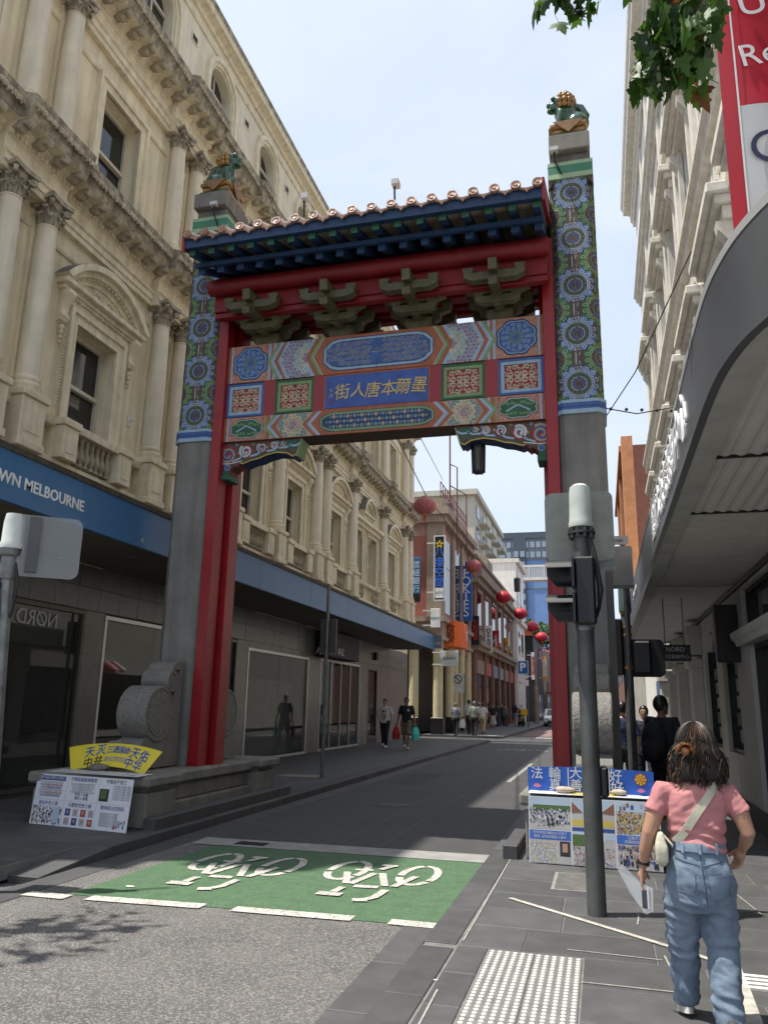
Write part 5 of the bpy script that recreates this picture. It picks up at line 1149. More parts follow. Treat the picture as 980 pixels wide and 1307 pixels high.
# ------------------------------------------------------------------ signal poles
galv = M('galvanised', (.18, .185, .18), .45, .35, 7, .15, 30, metal=.6, streak=.4, dirt=(.09, .09, .085)); poleg = M('pole_grey_green', (.1, .105, .1), .55, .25, 5, .15, 40, metal=.3, streak=.3)
sblk = M('signal_black', (.008, .009, .012), .45, .15, 9); capg = M('beacon_cap', (.46, .5, .46), .55, .15, 6, .1, 30, streak=.3); signb = M('sign_back', (.15, .155, .14), .45, .2, 5, metal=.5, streak=.3, dirt=(.24, .24, .22))
def rounded(w, h, r, n=5):
    pts = []
    for cx, cz, a0 in ((w / 2 - r, h / 2 - r, 0), (-w / 2 + r, h / 2 - r, 90), (-w / 2 + r, -h / 2 + r, 180), (w / 2 - r, -h / 2 + r, 270)):
        for i in range(n + 1): a = R(a0 + 90 * i / n); pts.append((cx + r * math.cos(a), cz + r * math.sin(a)))
    return pts
def signal_pole(x, y, z0, label, rz=0.):
    t = thing('signal_pole', label, 'traffic light', (x, y, z0), rz)
    B = lambda mb, nm, m, s=None, p=None: mb.build(nm, m, p or t, s, local=True)
    B(MB().tube([(0, 0, 0), (0, 0, 2.2), (0, 0, 3.05)], [.075, .072, .07], 20), 'pole', poleg, 40)
    B(MB().lathe([(.075, 2.22), (.078, 2.22), (.078, 2.34), (.07, 2.34)], 16), 'sleeve', galv, 40)
    B(MB().lathe([(.0001, 3.12), (.105, 3.12), (.108, 3.16), (.1, 3.18), (.1, 3.22), (.098, 3.23), (.093, 3.44), (.085, 3.49), (.05, 3.515), (.0001, 3.52)], 22), 'beacon_cap', capg, 30)
    c = MB(); c.lathe([(.085, 3.06), (.12, 3.06), (.12, 3.075), (.09, 3.085), (.09, 3.12), (.06, 3.12)], 18)
    for i in range(10): a = i * pi / 5; c.box((.1 * math.cos(a) - .012, .1 * math.sin(a) - .012, 3.02), (.1 * math.cos(a) + .012, .1 * math.sin(a) + .012, 3.11))
    B(c, 'collar', M('collar_dark', (.06, .06, .058), .5, .3, 20, metal=.5), 40)
    bd = MB(); bd.prism([(a - .02, b + 3.17) for a, b in rounded(.6, .64, .07)], 'y', .16, .166); o = B(bd, 'sign_board', signb)
    bd = MB(); bd.prism([(a - .02, b + 2.81) for a, b in rounded(.6, .1, .02)], 'y', .168, .174); B(bd, 'sign_board', signb)
    B(MB().box((-.02, .07, 3.0), (.02, .16, 3.04)).box((-.02, .07, 2.88), (.02, .16, 2.92)), 'bracket', galv)
    hd = MB(); hd.cbox((-.07, -.16, 2.26), (.1, .0, 2.84), .02); h = B(hd, 'signal_head', sblk)
    for z in (2.7, 2.4):
        v = MB(); v.lathe([(.118, 0), (.118, .24)], 20, a0=R(-70), a1=R(250)); v.lathe([(.114, .24), (.114, 0)], 20, a0=R(-70), a1=R(250))
        v.add([(p[0], p[1], p[2]) for p in []], []); v.xf(Matrix.Translation((-.07, -.09, z)) @ Matrix.Rotation(R(-90), 4, 'Y'))
        v.v = [(p[0], p[1], p[2]) if not (p[0] < -.2 and p[2] < z) else (p[0] + .1 * (z - p[2]) / .118, p[1], p[2]) for p in v.v]; B(v, 'visor', sblk, 30, h)
        B(MB().box((-.09, -.2, z - .125), (-.07, .02, z + .125)), 'visor_plate', sblk, None, h); B(MB().lathe([(.1, 0), (.07, .02), (.0001, .03)], 16).xf(Matrix.Translation((-.09, -.09, z)) @ Matrix.Rotation(R(-90), 4, 'Y')), 'lens', M('lens_dark', (.03, .035, .03), .2), 40, h)
    w_ = MB(); w_.tube([(.06, -.05, 3.05), (.1, -.09, 2.9), (.13, -.11, 2.7), (.15, -.12, 2.55), (.12, -.08, 2.4), (.08, -.04, 2.3)], .016, 7); w_.tube([(.05, -.06, 3.05), (.09, -.1, 2.85), (.12, -.12, 2.6), (.12, -.1, 2.4)], .012, 6); B(w_, 'cable', sblk, 40)
    B(MB().tube([(-.08, 0, 2.3), (-.08, -.07, 2.3), (.09, -.07, 2.26)], .02, 6), 'clamp', galv, 40)
    return t
sp = signal_pole(-.115, 6.95, RZ, 'grey signal pole before the blue banner, with black signal heads and sign back')
# push button box
MB().cbox((.065, -.05, .88), (.135, .04, 1.12), .02).build('button_box', sblk, sp, local=True)
# second pole behind the arch
t2 = thing('signal_pole', 'dark signal pole under the white building with black backing board and orange clamps', 'traffic light', (.42, 13.4, RZ))
B = lambda mb, nm, m, s=None: mb.build(nm, m, t2, s, local=True)
B(MB().tube([(0, 0, 0), (0, 0, 3.1)], .075, 16), 'pole', poleg, 40); B(MB().lathe([(.0001, 3.12), (.1, 3.12), (.095, 3.5), (.08, 3.55), (.0001, 3.56)], 18), 'beacon_cap', M('beacon_green', (.07, .11, .1), .5, .2, 6), 30)
bd = MB(); bd.prism([(a + .25, b + 2.38) for a, b in rounded(.66, .6, .1)], 'y', .1, .12); B(bd, 'backing_board', sblk); B(MB().cbox((-.26, -.1, 2.1), (-.07, .1, 3.0), .02), 'signal_head', sblk); B(MB().cbox((.1, -.12, 2.12), (.36, .1, 2.64), .03), 'signal_head', sblk)
for z in (3.08, 2.85, 2.72, 2.2): B(MB().lathe([(.08, z), (.09, z), (.09, z + .04), (.08, z + .04)], 14), 'clamp', M('clamp_orange', (.35, .16, .03), .6, .4, 25), 40)
t3 = thing('road_sign', 'pale grey back of a street sign on brackets beside the arch pillar', 'sign', (.3, 12.6, RZ))
MB().tube([(.42, 12.75, .02), (.42, 12.75, 4.2)], .03, 8).build('post', galv, t3, 40); bd = MB(); bd.prism([(a + .3, b + 3.78) for a, b in rounded(.5, .62, .04)], 'y', 12.68, 12.69); bd.build('board', M('sign_back_pale', (.4, .4, .38), .5, .1, 4), t3); MB().box((.1, 12.69, 3.42), (.56, 12.72, 3.48)).build('rail', galv, t3)
bd = MB(); bd.box((.05, 12.7, 4.12), (.5, 12.72, 4.26)); bd.build('name_plate', M('plate_white2', (.7, .7, .68), .5), t3); text('station', sblk, .09, (.3, 12.695, 4.19), t3)
# left signal at the edge of the picture
t4 = thing('signal_pole', 'silver signal pole beside the shop window with a clear sign shield', 'traffic light', (-5.0, 6.0, 0)); x, y = -5.24, 6.0
MB().tube([(x + .2, y, 0), (x, y, 2.7)], .05, 14).build('pole', galv, t4, 40)
MB().lathe([(.0001, 2.93), (.105, 2.93), (.108, 2.97), (.095, 3.0), (.092, 3.18), (.08, 3.26), (.0001, 3.27)], 20, (x, y, 0)).build('beacon_cap', M('cap_white', (.6, .62, .58), .5, .1, 6), t4, 30)
MB().lathe([(.07, 2.65), (.08, 2.7), (.075, 2.85), (.1, 2.87), (.11, 2.93), (.06, 2.94)], 16, (x, y, 0)).build('collar', galv, t4, 40)
v = MB(); v.prism([(a, b + 2.97) for a, b in rounded(.62, .58, .08)], 'y', -.004, .004); v.xf(Matrix.Translation((x + .26, y + .14, 0)) @ Matrix.Rotation(R(38), 4, 'Z')); v.build('shield', glass('clear_shield', (.35, .36, .36), .1, .38), t4)
v = MB(); v.box((-.1, -.03, 2.72), (.0, .03, 3.24)); v.xf(Matrix.Translation((x + .22, y + .1, 0)) @ Matrix.Rotation(R(38), 4, 'Z')); v.build('bracket', M('bracket_dark', (.08, .08, .08), .5), t4)
for z in (2.48, 2.18): v = MB(); v.prism([(x - .32, z - .12), (x - .02, z - .16), (x - .06, z + .14), (x - .3, z + .14)], 'y', y - .12, y + .12); v.build('signal_head', sblk, t4)
MB().tube([(x + .07, y, 2.8), (x + .12, y, 2.6), (x + .1, y, 2.35), (x + .02, y, 2.2)], .014, 6).build('cable', sblk, t4, 40)
# ------------------------------------------------------------------ street beyond: buildings, signs, lanterns
def col_obj(mb, nm, m, p, s=None): return mb.build(nm, m, p, s)
pink = M('pink_render', (.42, .25, .2), .8, .12, 1.2, streak=.3); pinkd = M('pink_panel', (.36, .13, .1), .8, .1, 1.5); buff = M('buff_stone', (.36, .28, .22), .85, .15, 2, streak=.3)
pk = thing('pink_building', 'pink rendered corner building with cream street columns and hanging black sign', 'building', (-12, 46, 0))
X1 = -8.3; Y1 = 42.0
mb = MB(); mb.box((-22, Y1, 4.7), (X1, 52, 12.2)); mb.build('wall', pink, pk)
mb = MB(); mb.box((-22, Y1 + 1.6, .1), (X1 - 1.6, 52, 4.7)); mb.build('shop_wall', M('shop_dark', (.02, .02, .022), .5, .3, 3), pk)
mb = MB(); mb.box((-22, Y1 - .25, 5.0), (X1 + .25, 52, 5.2)); mb.box((-22, Y1 - .1, 5.2), (X1 + .12, 52, 6.0)); mb.box((-22, Y1 - .3, 6.0), (X1 + .3, 52.1, 6.25)); mb.build('balcony_band', buff, pk)
mb = MB(); mb.box((-22, Y1 - .35, 11.5), (X1 + .35, 52.1, 11.9)); mb.box((-22, Y1 - .55, 11.9), (X1 + .55, 52.2, 12.3)); mb.box((-22, Y1 - .1, 12.3), (X1 + .1, 52, 12.9)); mb.build('cornice', buff, pk)
for (a, b) in ((X1 - .75, X1 + .12), (X1 - 2.6, X1 - 2.0)): mb = MB(); mb.box((a, Y1 - .12, 6.25), (b, Y1, 11.5)); mb.build('pilaster', buff, pk)
for y in (Y1 + .0, 45.2, 48.4, 51.3): mb = MB(); mb.box((X1, y, 6.25), (X1 + .14, y + .7, 11.5)); mb.build('pilaster', buff, pk)
mb = MB(); mb.box((X1 - 2.0, Y1 - .03, 6.4), (X1 - .75, Y1 - .002, 10.8)); mb.build('wall_panel', pinkd, pk)
for y in (42.9, 46.1, 49.3): mb = MB(); mb.box((X1 + .01, y, 6.6), (X1 + .04, y + 2.1, 10.8)); mb.build('window', dglass, pk)
ccol = M('cream_column', (.6, .53, .33), .6, .1, 3)
for x, y in ((X1 - .15, Y1 + .2), (X1 - 1.5, Y1 + .25), (X1 - .1, 45.2), (X1 - .1, 46.6), (X1 - .1, 49), (X1 - .1, 51.5)):
    c = MB().lathe([(.27, .9), (.27, 5.0)], 18, (x, y, 0)).build('column', ccol, pk, 40); MB().cbox((x - .33, y - .33, .1), (x + .33, y + .33, .95), .02).build('column_base', blk, c)
rail = MB()
for i in range(14): rail.tube([(X1, Y1 + i * .7, 12.9), (X1, Y1 + i * .7, 13.9)], .03, 5)
for z in (13.4, 13.9): rail.tube([(X1, Y1, z), (X1, Y1 + 9.2, z)], .03, 5)
rail.build('roof_railing', M('rail_red', (.16, .05, .045), .6), pk)
rf = MB(); rf.tube([(X1 + .3, 43.3, 12.2), (X1 + .3, 43.3, 18.2)], .05, 6); rf.tube([(X1 + .3, 43.3, 14), (X1 + .9, 45.5, 14), (X1 + .9, 45.5, 10.5)], .04, 5); rf.tube([(X1 + .6, 44, 10), (X1 + .6, 44, 15.3), (X1 + .3, 43.3, 15.3)], .04, 5); rf.build('roof_mast', MATS['rail_red'], pk)
def blade_sign(name, label, x, y, z0, z1, w, bg_, fg, txt, size, frame=None, vertical=True, ls=.95, th=.14, post=None):
    t = thing(name, label, 'sign', (x, y, z0))
    MB().cbox((x - w / 2, y - th / 2, z0), (x + w / 2, y + th / 2, z1), .01).build('panel', bg_, t)
    if frame:
        f = MB(); e = .06
        for q in ((x - w / 2 - e, x + w / 2 + e, z0 - e, z0), (x - w / 2 - e, x + w / 2 + e, z1, z1 + e), (x - w / 2 - e, x - w / 2, z0, z1), (x + w / 2, x + w / 2 + e, z0, z1)): f.box((q[0], y - th / 2 - .01, q[2]), (q[1], y + th / 2, q[3]))
        f.build('frame', frame, t)
    if txt: text(txt, fg, size, (x, y - th / 2 - .006, (z0 + z1) / 2), t, vertical=vertical, ls=ls, extrude=.004, bold=.004 if size > .25 else 0.)
    ar = MB(); xw = X1 if x > X1 - .3 else x - w / 2
    for z in (z0 + (z1 - z0) * .12, z0 + (z1 - z0) * .9): ar.box((x - w / 2 - .45, y - .02, z - .03), (x - w / 2, y + .02, z + .03))
    ar.build('bracket', MATS['plate_white2'], t); return t
lblue = M('neon_blue_letter', (.05, .18, .75), .4); 
s1 = blade_sign('blade_sign', 'tall black sign with blue characters and a yellow pinwheel in a white frame', -8.06, 40.6, 7.0, 10.4, .5, blk, lblue, '八度空間', .56, MATS['plate_white2'], ls=.98)
pw = MB()
for i in range(5):
    a = i * 2 * pi / 5; pw.poly([(-8.06 + .05 * math.cos(a), 40.52, 9.98 + .05 * math.sin(a)), (-8.06 + .25 * math.cos(a + .1), 40.52, 9.98 + .25 * math.sin(a + .1)), (-8.06 + .16 * math.cos(a + .75), 40.52, 9.98 + .16 * math.sin(a + .75))])
    pw.poly([(-8.06 + .25 * math.cos(a + .1), 40.521, 9.98 + .25 * math.sin(a + .1)), (-8.06 + .05 * math.cos(a), 40.521, 9.98 + .05 * math.sin(a)), (-8.06 + .06 * math.cos(a - .8), 40.521, 9.98 + .06 * math.sin(a - .8))])
pw.build('pinwheel_logo', M('logo_yellow', (.7, .5, .05), .5), s1); MB().box((-8.28, 40.51, 7.08), (-7.84, 40.53, 7.62)).build('white_plate', wl, s1); text('KTV', blk, .2, (-8.06, 40.5, 7.35), s1)
s2 = blade_sign('blade_sign', 'narrow blue bank sign with pale characters on the pink wall', -9.5, 41.4, 7.25, 9.45, .42, M('sign_blue', (.03, .14, .32), .5), M('letter_pale_blue', (.45, .6, .7), .5), '澳紐銀行', .42, ls=1.05); MB().box((-9.71, 41.31, 7.0), (-9.29, 41.45, 7.45)).build('base_plate', blk, s2)
s3 = blade_sign('blade_sign', 'tall blue sign with white serif capitals reading POKIES', -7.95, 48.6, 6.7, 10.2, .72, M('sign_royal', (.02, .12, .45), .45), wl, 'POKIES', .78, ls=.63)
og = thing('shop_sign', 'bright orange curved shop sign with black brush characters', 'sign', (-7.8, 44.5, 5)); om = M('sign_orange', (.75, .13, .015), .5)
mb = MB(); mb.prism([(-8.6, 43.2), (-7.75, 43.2), (-7.55, 43.5), (-7.4, 44.2), (-7.35, 45.4), (-8.0, 45.6), (-8.6, 45.6)], 'z', 4.75, 6.15); mb.build('panel', om, og); text('食泰', blk, .6, (-7.98, 43.19, 5.45), og, vertical=True, ls=.85)
text('茶', wl, .6, (-7.33, 44.8, 5.4), og, '+x')
s4 = blade_sign('shop_sign', 'small white sign with a teal leaf logo over the blue awning end', -8.4, 41.2, 5.6, 6.6, .5, wl, M('letter_teal', (.03, .3, .4), .5), 'ADMC', .18, vertical=False, ls=1)
s5 = blade_sign('shop_sign', 'grey white board reading KENO between the cream columns', -7.72, 41.6, 3.6, 4.4, .95, M('keno_board', (.5, .52, .51), .5), M('letter_dark', (.03, .04, .05), .5), 'KENO', .24, vertical=False, ls=1)
MB().prism([(-7.85, 4.3), (-7.6, 4.22), (-7.82, 4.15)], 'y', 41.49, 41.52).build('triangle_logo', MATS['logo_yellow'], s5)
# brown brick building
brk = M('brown_brick', (.2, .1, .07), .85, .25, 6, .4, 25, streak=.3); bst = M('brown_stone', (.3, .24, .18), .85, .2, 3, .3, 20, streak=.4)
bb = thing('brick_building', 'brown brick building with stone parapet and stepped cornice', 'building', (-10, 62, 0)); BX = -8.0
MB().box((-20, 52.2, .1), (BX, 76, 10.3)).build('wall', brk, bb)
for z0, z1, p in ((5.2, 5.5, .3), (5.5, 5.8, .5), (9.7, 10.1, .3), (10.1, 10.5, .55), (10.5, 11.4, .1), (11.4, 11.6, .25)): MB().box((-20, 52.1, z0), (BX + p, 76.1, z1)).build('cornice', bst, bb)
mb = MB(); mb.prism([(BX - 2, 11.6), (BX + .1, 11.6), (BX + .1, 12.4), (BX - .8, 13.0), (BX - 2, 12.4)], 'y', 58, 61); mb.build('parapet_ornament', bst, bb)
for i in range(6):
    y = 53.5 + i * 3.8
    w_ = MB().box((BX + .005, y, 6.6), (BX + .03, y + 1.6, 9.2)).build('window', dglass, bb); MB().box((BX, y - .2, 6.3), (BX + .15, y + 1.8, 6.6)).build('sill', bst, bb); MB().box((BX, y - .2, 9.2), (BX + .12, y + 1.8, 9.45)).build('lintel', bst, bb)
    MB().box((BX + .005, y - .6, .4), (BX + .03, y + 2.2, 3.6)).build('shop_window', dglass, bb); MB().box((BX, y - .8, 3.7), (BX + .12, y + 2.4, 4.6)).build('shop_fascia', [M('fascia_%d' % (i % 4), [(.28, .2, .16), (.4, .1, .08), (.2, .26, .4), (.3, .29, .27)][i % 4], .6)], bb)
    MB().box((BX, y + 2.4, .1), (BX + .2, y + 3.0, 5.2)).build('pilaster', brk, bb)
blade_sign('blade_sign', 'black vertical sign with faint red characters on the brick building', -7.9, 52.0, 5.5, 7.4, .5, blk, M('letter_red', (.5, .03, .03), .5), '海鮮酒家', .36)
blade_sign('blade_sign', 'white vertical sign with a dark ring emblem', -7.72, 57, 5.3, 7.25, .52, wl, MATS['letter_dark'], '◎手造茶', .4)
blade_sign('blade_sign', 'red vertical sign with pale lettering beside the white ring sign', -7.8, 62, 5.3, 7.35, .46, M('sign_red', (.45, .015, .03), .5), wl, 'CRAFT', .34, ls=.75)
blade_sign('blade_sign', 'yellow vertical sign with red characters on the brick building', -8.0, 70, 5.2, 7.45, .46, M('sign_yellow', (.75, .4, .02), .5), MATS['letter_red'], '中國茶樓', .4)
# white rendered house and dark house further on
wh = thing('white_house', 'narrow white rendered house next to the brown brick building', 'building', (-10, 81, 0)); MB().box((-20, 76.3, .1), (-7.6, 84, 15.5)).build('wall', wst, wh)
for z in (5, 9.5, 15.3): MB().box((-20, 76.2, z), (-7.3, 84.1, z + .4)).build('cornice', wmo, wh)
for z in (6.5, 10.8):
    for y in (77.5, 80.5): MB().box((-7.59, y, z), (-7.56, y + 1.4, z + 2.2)).build('window', dglass, wh)
dh = thing('dark_house', 'dark painted shop with a red gable roof beyond the white house', 'building', (-9, 92, 0)); MB().box((-20, 86, .1), (-6.9, 100, 9)).build('wall', M('charcoal_paint', (.02, .021, .024), .6, .2, 1), dh); MB().prism([(-20, 9), (-6.7, 9), (-9, 11.5), (-20, 11.5)], 'y', 85.8, 100).build('roof', M('roof_red', (.35, .1, .05), .8, .2, 2), dh)
for y in (88, 92, 96): MB().box((-6.89, y, .4), (-6.86, y + 2.5, 3)).build('shop_window', dglass, dh); 
fs = thing('far_shops', 'row of grey shopfronts with coloured vertical signs at the far bend', 'building', (-8, 115, 0)); MB().box((-20, 101, .1), (-6.6, 140, 8.5)).build('wall', M('far_render', (.2, .18, .16), .8, .2, .6), fs)
for i in range(7): MB().box((-6.59, 102 + i * 5, .4), (-6.55, 105 + i * 5, 3.2)).build('shop_window', dglass, fs); MB().box((-6.6, 101.5 + i * 5, 3.4), (-6.3, 105.5 + i * 5, 4.6)).build('shop_fascia', M('fascia_%d' % (i % 4), (.3, .2, .2), .6), fs)
for i, (c, lab) in enumerate((((.7, .68, .65), 'white vertical sign with red characters on a far shop'), ((.45, .1, .3), 'magenta vertical sign on a far shop'), ((.05, .1, .4), 'dark blue vertical sign on a far shop'), ((.6, .3, .05), 'amber vertical sign on a far shop'), ((.35, .03, .04), 'deep red vertical sign on a far shop'))):
    blade_sign('blade_sign', lab, (-6.88, -6.88, -7.15, -5.9, -6.6)[i], (86, 95, 100, 88, 110)[i], (4.4, 6.7, 5.0, 4.4, 6)[i], (7.25, 8.3, 6.9, 6.95, 8.5)[i], .5, M('far_sign_%d' % i, c, .5), MATS['letter_red'] if i == 0 else wl, '龍鳳酒樓'[:(4, 2, 3, 4, 3)[i]], .5)
# apartment tower, blue tower, sky bridge
ap = thing('apartment_tower', 'cream apartment tower with balconies rising behind the pink building', 'building', (-20, 120, 0)); apm = M('tower_cream', (.5, .48, .4), .8, .08, .3, streak=.25); AX = -16.8
MB().box((-34, 110, 0), (AX, 142, 31.5)).build('wall', apm, ap); MB().box((-34.4, 109.4, 31.5), (AX + .6, 142, 32.3)).build('roof', apm, ap)
tg = M('tower_glass', (.05, .08, .085), .1); wmn = MB().box((-1.7, -.1, 0), (1.7, -.02, 1.7), 0).box((-.06, -.14, 0), (.06, -.1, 1.7), 1).box((-1.7, -.14, .85), (1.7, -.1, .93), 1).mesh('window', [tg, apm]); wms = MB().box((.02, -1.4, 0), (.1, 1.4, 1.7)).mesh('window', tg)
bl = MB().box((0, -2.1, 0), (1.3, 2.1, .25)).box((1.15, -2.1, .25), (1.3, 2.1, 1.2)).mesh('balcony', apm)
for k in range(9):
    z = 3.5 + k * 3.15
    for x in (-31, -26.5, -21.6): obj('window', wmn, ap, loc=(x, 110, z)); MB().box((x - 2.0, 109.6, z - .5), (x + 2.0, 110, z - .3)).build('sill', apm, ap)
    for y in (113.5, 120.5, 127.5, 134.5): obj('window', wms, ap, loc=(AX, y, z)); obj('balcony', bl, ap, loc=(AX, y + 3.2, z - .6))
bt = thing('blue_tower', 'blue panelled office tower with grey glazed top floors', 'building', (-18, 205, 0)); MB().box((-25.5, 200, 0), (-9.0, 220, 38)).build('wall', M('blue_panel', (.16, .27, .5), .5, .08, .2), bt); gt = M('tower_grey', (.16, .18, .21), .5, .1, .5)
MB().box((-25.6, 199.8, 38), (-8.9, 220, 43.6)).build('top_floors', gt, bt); MB().box((-24, 199.5, 43.6), (-12, 219, 45.2)).build('plant_room', M('tower_dark', (.07, .09, .11), .5), bt); MB().box((-20.5, 199.4, 0), (-17.2, 199.8, 43.6)).build('stair_glazing', M('tower_dark', (.07, .09, .11), .5), bt)
wt = MB().box((-.55, -.1, 0), (.55, 0, 1.5)).mesh('window', M('tower_pane', (.3, .36, .42), .2)); 
for k in range(2):
    for i in range(11): obj('window', wt, bt, loc=(-24.6 + i * 1.5, 199.7, 38.6 + k * 2.6))
for k in range(14):
    for i in range(2): obj('window', wt, bt, loc=(-19.7 + i * 1.6, 199.3, 3 + k * 2.75))
for z in (30.5, 21.5): MB().box((-25.6, 199.85, z), (-9, 199.95, z + .3)).build('panel_joint', gt, bt)
br_ = thing('sky_bridge', 'glazed white footbridge crossing high above the street', 'bridge', (-12, 120, 20)); MB().box((-16.8, 119, 20.2), (2, 121, 20.6)).build('deck', wst, br_); MB().box((-16.8, 119, 22.2), (2, 121, 22.5)).build('roof', wst, br_); MB().box((-16.8, 119.02, 20.6), (2, 119.06, 22.2)).build('glazing', glass('bridge_glass', (.5, .52, .54), .15, .8), br_)
for i in range(9): MB().box((-16.5 + i * 2.2, 118.96, 20.6), (-16.4 + i * 2.2, 119.02, 22.2)).build('mullion', wst, br_)
# right side beyond the white building: brick house with orange piers, plain wall
rbk = thing('brick_house', 'red brick house with orange stone piers beyond the white building', 'building', (4, 46, 0)); MB().box((2.05, 40, .1), (14, 56, 14.7)).build('wall', M('red_brick', (.17, .065, .045), .85, .25, 5, .4, 25), rbk)
for y in (40.0, 46, 52): MB().box((1.5, y, .1), (2.05, y + .9, 15.2)).build('pier', M('orange_stone', (.5, .22, .1), .8, .2, 2), rbk)
MB().box((1.45, 39.95, .12), (14, 56.05, 7.2)).build('pale_reflection_storey', rgw, rbk); MB().box((1.4, 40.95, 14.7), (14, 56, 15.0)).build('cornice', MATS['orange_stone'], rbk)  # pale lower storey added so the glass and granite opposite reflect less red
for i in range(5):
    for z in (5.5, 9.5): MB().box((2.01, 41.4 + i * 2.9, z + 3), (2.045, 42.8 + i * 2.9, z + 5)).build('window', dglass, rbk)
lw = thing('low_shop', 'low white shop with striped red and white blind beyond the awning', 'building', (3, 30, 0)); MB().box((2.0, 27.9, .1), (10, 39.9, 7.5)).build('wall', wst, lw); MB().box((1.7, 27.8, 7.2), (10, 39.92, 7.6)).build('cornice', wmo, lw); MB().box((1.98, 28.4, .4), (1.995, 32, 2.6)).build('shop_window', dglass, lw)
for i in range(4): MB().prism([(1.45, 2.75), (2.0, 3.1), (2.0, 3.0), (1.45, 2.65)], 'y', 28.2 + i * .3, 28.5 + i * .3).build('blind_stripe', [MATS['sign_red'], wl][i % 2], lw)
rr_ = thing('far_row', 'far terrace of brick shops on the shaded side of the street', 'building', (3, 90, 0)); MB().box((2.2, 56.5, .1), (14, 140, 10)).build('wall', M('far_brick', (.2, .11, .08), .8, .2, .5), rr_)
for i in range(10): MB().box((2.15, 58 + i * 8, 4.5), (2.19, 61 + i * 8, 8)).build('window', dglass, rr_)
bg3 = thing('end_block', 'grey office block closing the far end of the street', 'building', (-5, 260, 0)); MB().box((-8.6, 250, 0), (30, 270, 20)).build('wall', gt, bg3)
for k in range(5):
    for i in range(8): obj('window', wt, bg3, loc=(-7 + i * 2, 249.9, 3 + k * 3), scale=(1.2, 1, 1.1))
# lanterns on a cable along the street
lred = M('lantern_red', (.42, .015, .03), .55, .2, 9)
def lattice(name):
    m = bpy.data.materials.new(name); m.use_nodes = True; t = m.node_tree; b = t.nodes['Principled BSDF']; tcn = N(t, 'ShaderNodeTexCoord'); v = N(t, 'ShaderNodeTexVoronoi'); v.inputs['Scale'].default_value = 16; t.links.new(tcn.outputs['Object'], v.inputs['Vector']); r = N(t, 'ShaderNodeValToRGB'); r.color_ramp.elements[0].position = .25; r.color_ramp.elements[1].position = .5; r.color_ramp.elements[0].color = (.35, .012, .025, 1); r.color_ramp.elements[1].color = (.4, .13, .13, 1); t.links.new(v.outputs['Distance'], r.inputs[0]); t.links.new(r.outputs[0], b.inputs['Base Color']); b.inputs['Roughness'].default_value = .6; return m
lat = lattice('lantern_red_net'); cab = M('cable_black', (.015, .015, .015), .6)
LN = [(-6.79, 31, 9.65, .47, lat), (-7.08, 46, 9.68, .5, lat), (-6.97, 60, 9.71, .58, lred), (-6.83, 72, 9.81, .62, lred), (-6.86, 85, 9.87, .68, lred), (-6.6, 95, 9.64, .7, lred), (-7.7, 115, 8.9, .8, lred)]
lr_lab = ['large red netted lantern hung before the pink building', 'red netted lantern hung over the tall blue capitals sign', 'red ball lantern hung below the sky bridge, by the white house', 'red ball lantern hung in front of the blue tower', 'red ball lantern above the far magenta sign', 'red ball lantern lowest over the far shops', 'small red ball lantern at the far bend']
for (x, y, z, r, m), lab in zip(LN, lr_lab):
    t = thing('red_lantern', lab, 'lantern', (x, y, z - r), group='red lanterns strung along the street')
    MB().lathe([(r * .3, -r * .78), *[(r * math.cos(a), r * .8 * math.sin(a)) for a in [R(-62 + 12.4 * i) for i in range(11)]], (r * .3, r * .78)], 24, (0, 0, 0), wob=lambda i, z: .015 * (i % 2)).build('shade', m, t, 60, local=True, loc=(0, 0, r))
    c = MB(); c.lathe([(r * .32, r * .74), (r * .32, r * .86), (.0001, r * .87)], 12); c.lathe([(.0001, -r * .87), (r * .3, -r * .86), (r * .3, -r * .74)], 12); c.tube([(0, 0, r * .85), (0, 0, r * 1.15)], .015, 5); c.build('cap', M('lantern_gold', (.4, .28, .06), .5), t, 40, local=True, loc=(0, 0, r))
    MB().tube([(0, 0, -r * .85), (0, 0, -r * 1.35)], [.04, .06], 6).build('tassel', lred, t, local=True, loc=(0, 0, r))
tag(MB().tube([(-3.9, 11.6, 7.6), *[(x, y, z + r * 1.15) for x, y, z, r, m in LN]], .018, 5).build('lantern_cable', cab), 'long dark cable carrying the red lanterns along the street', 'cable')
tag(MB().tube([(-3.7, 11.6, 7.9), (-7.0, 36, 12.2)], .012, 5).build('thin_cable', cab), 'thin cable from the arch to the pink building roof', 'cable')
tag(MB().tube([(1.75, 12.5, 9.0), (.9, 15, 8.0), (.15, 17.4, 7.7)], .012, 5).build('thin_cable', cab), 'thin cable from the white building wall down behind the arch pillar', 'cable')
fl_ = MB(); fl_.tube([(1.8, 16, 7.6), (.9, 15.3, 7.25), (.1, 14.6, 7.2)], .012, 5)
for i in range(5): fl_.ball((1.6 - i * .3, 15.85 - i * .25, 7.46 - i * .06), .035, 6, 4)
tag(fl_.build('festoon_cable', cab), 'festoon cable with small bulbs between white building and arch pillar', 'cable')
hl = thing('hanging_lantern', 'small black lantern hanging far up the street before the blue tower', 'lantern', (-5.9, 60, 10)); MB().lathe([(.22, -.5), (.26, .5), (.1, .62)], 6).build('cage', blk, hl, local=True, loc=(0, 0, .6)); MB().tube([(0, 0, 1.2), (0, 0, 1.9)], .02, 5).build('hanger', blk, hl, local=True)
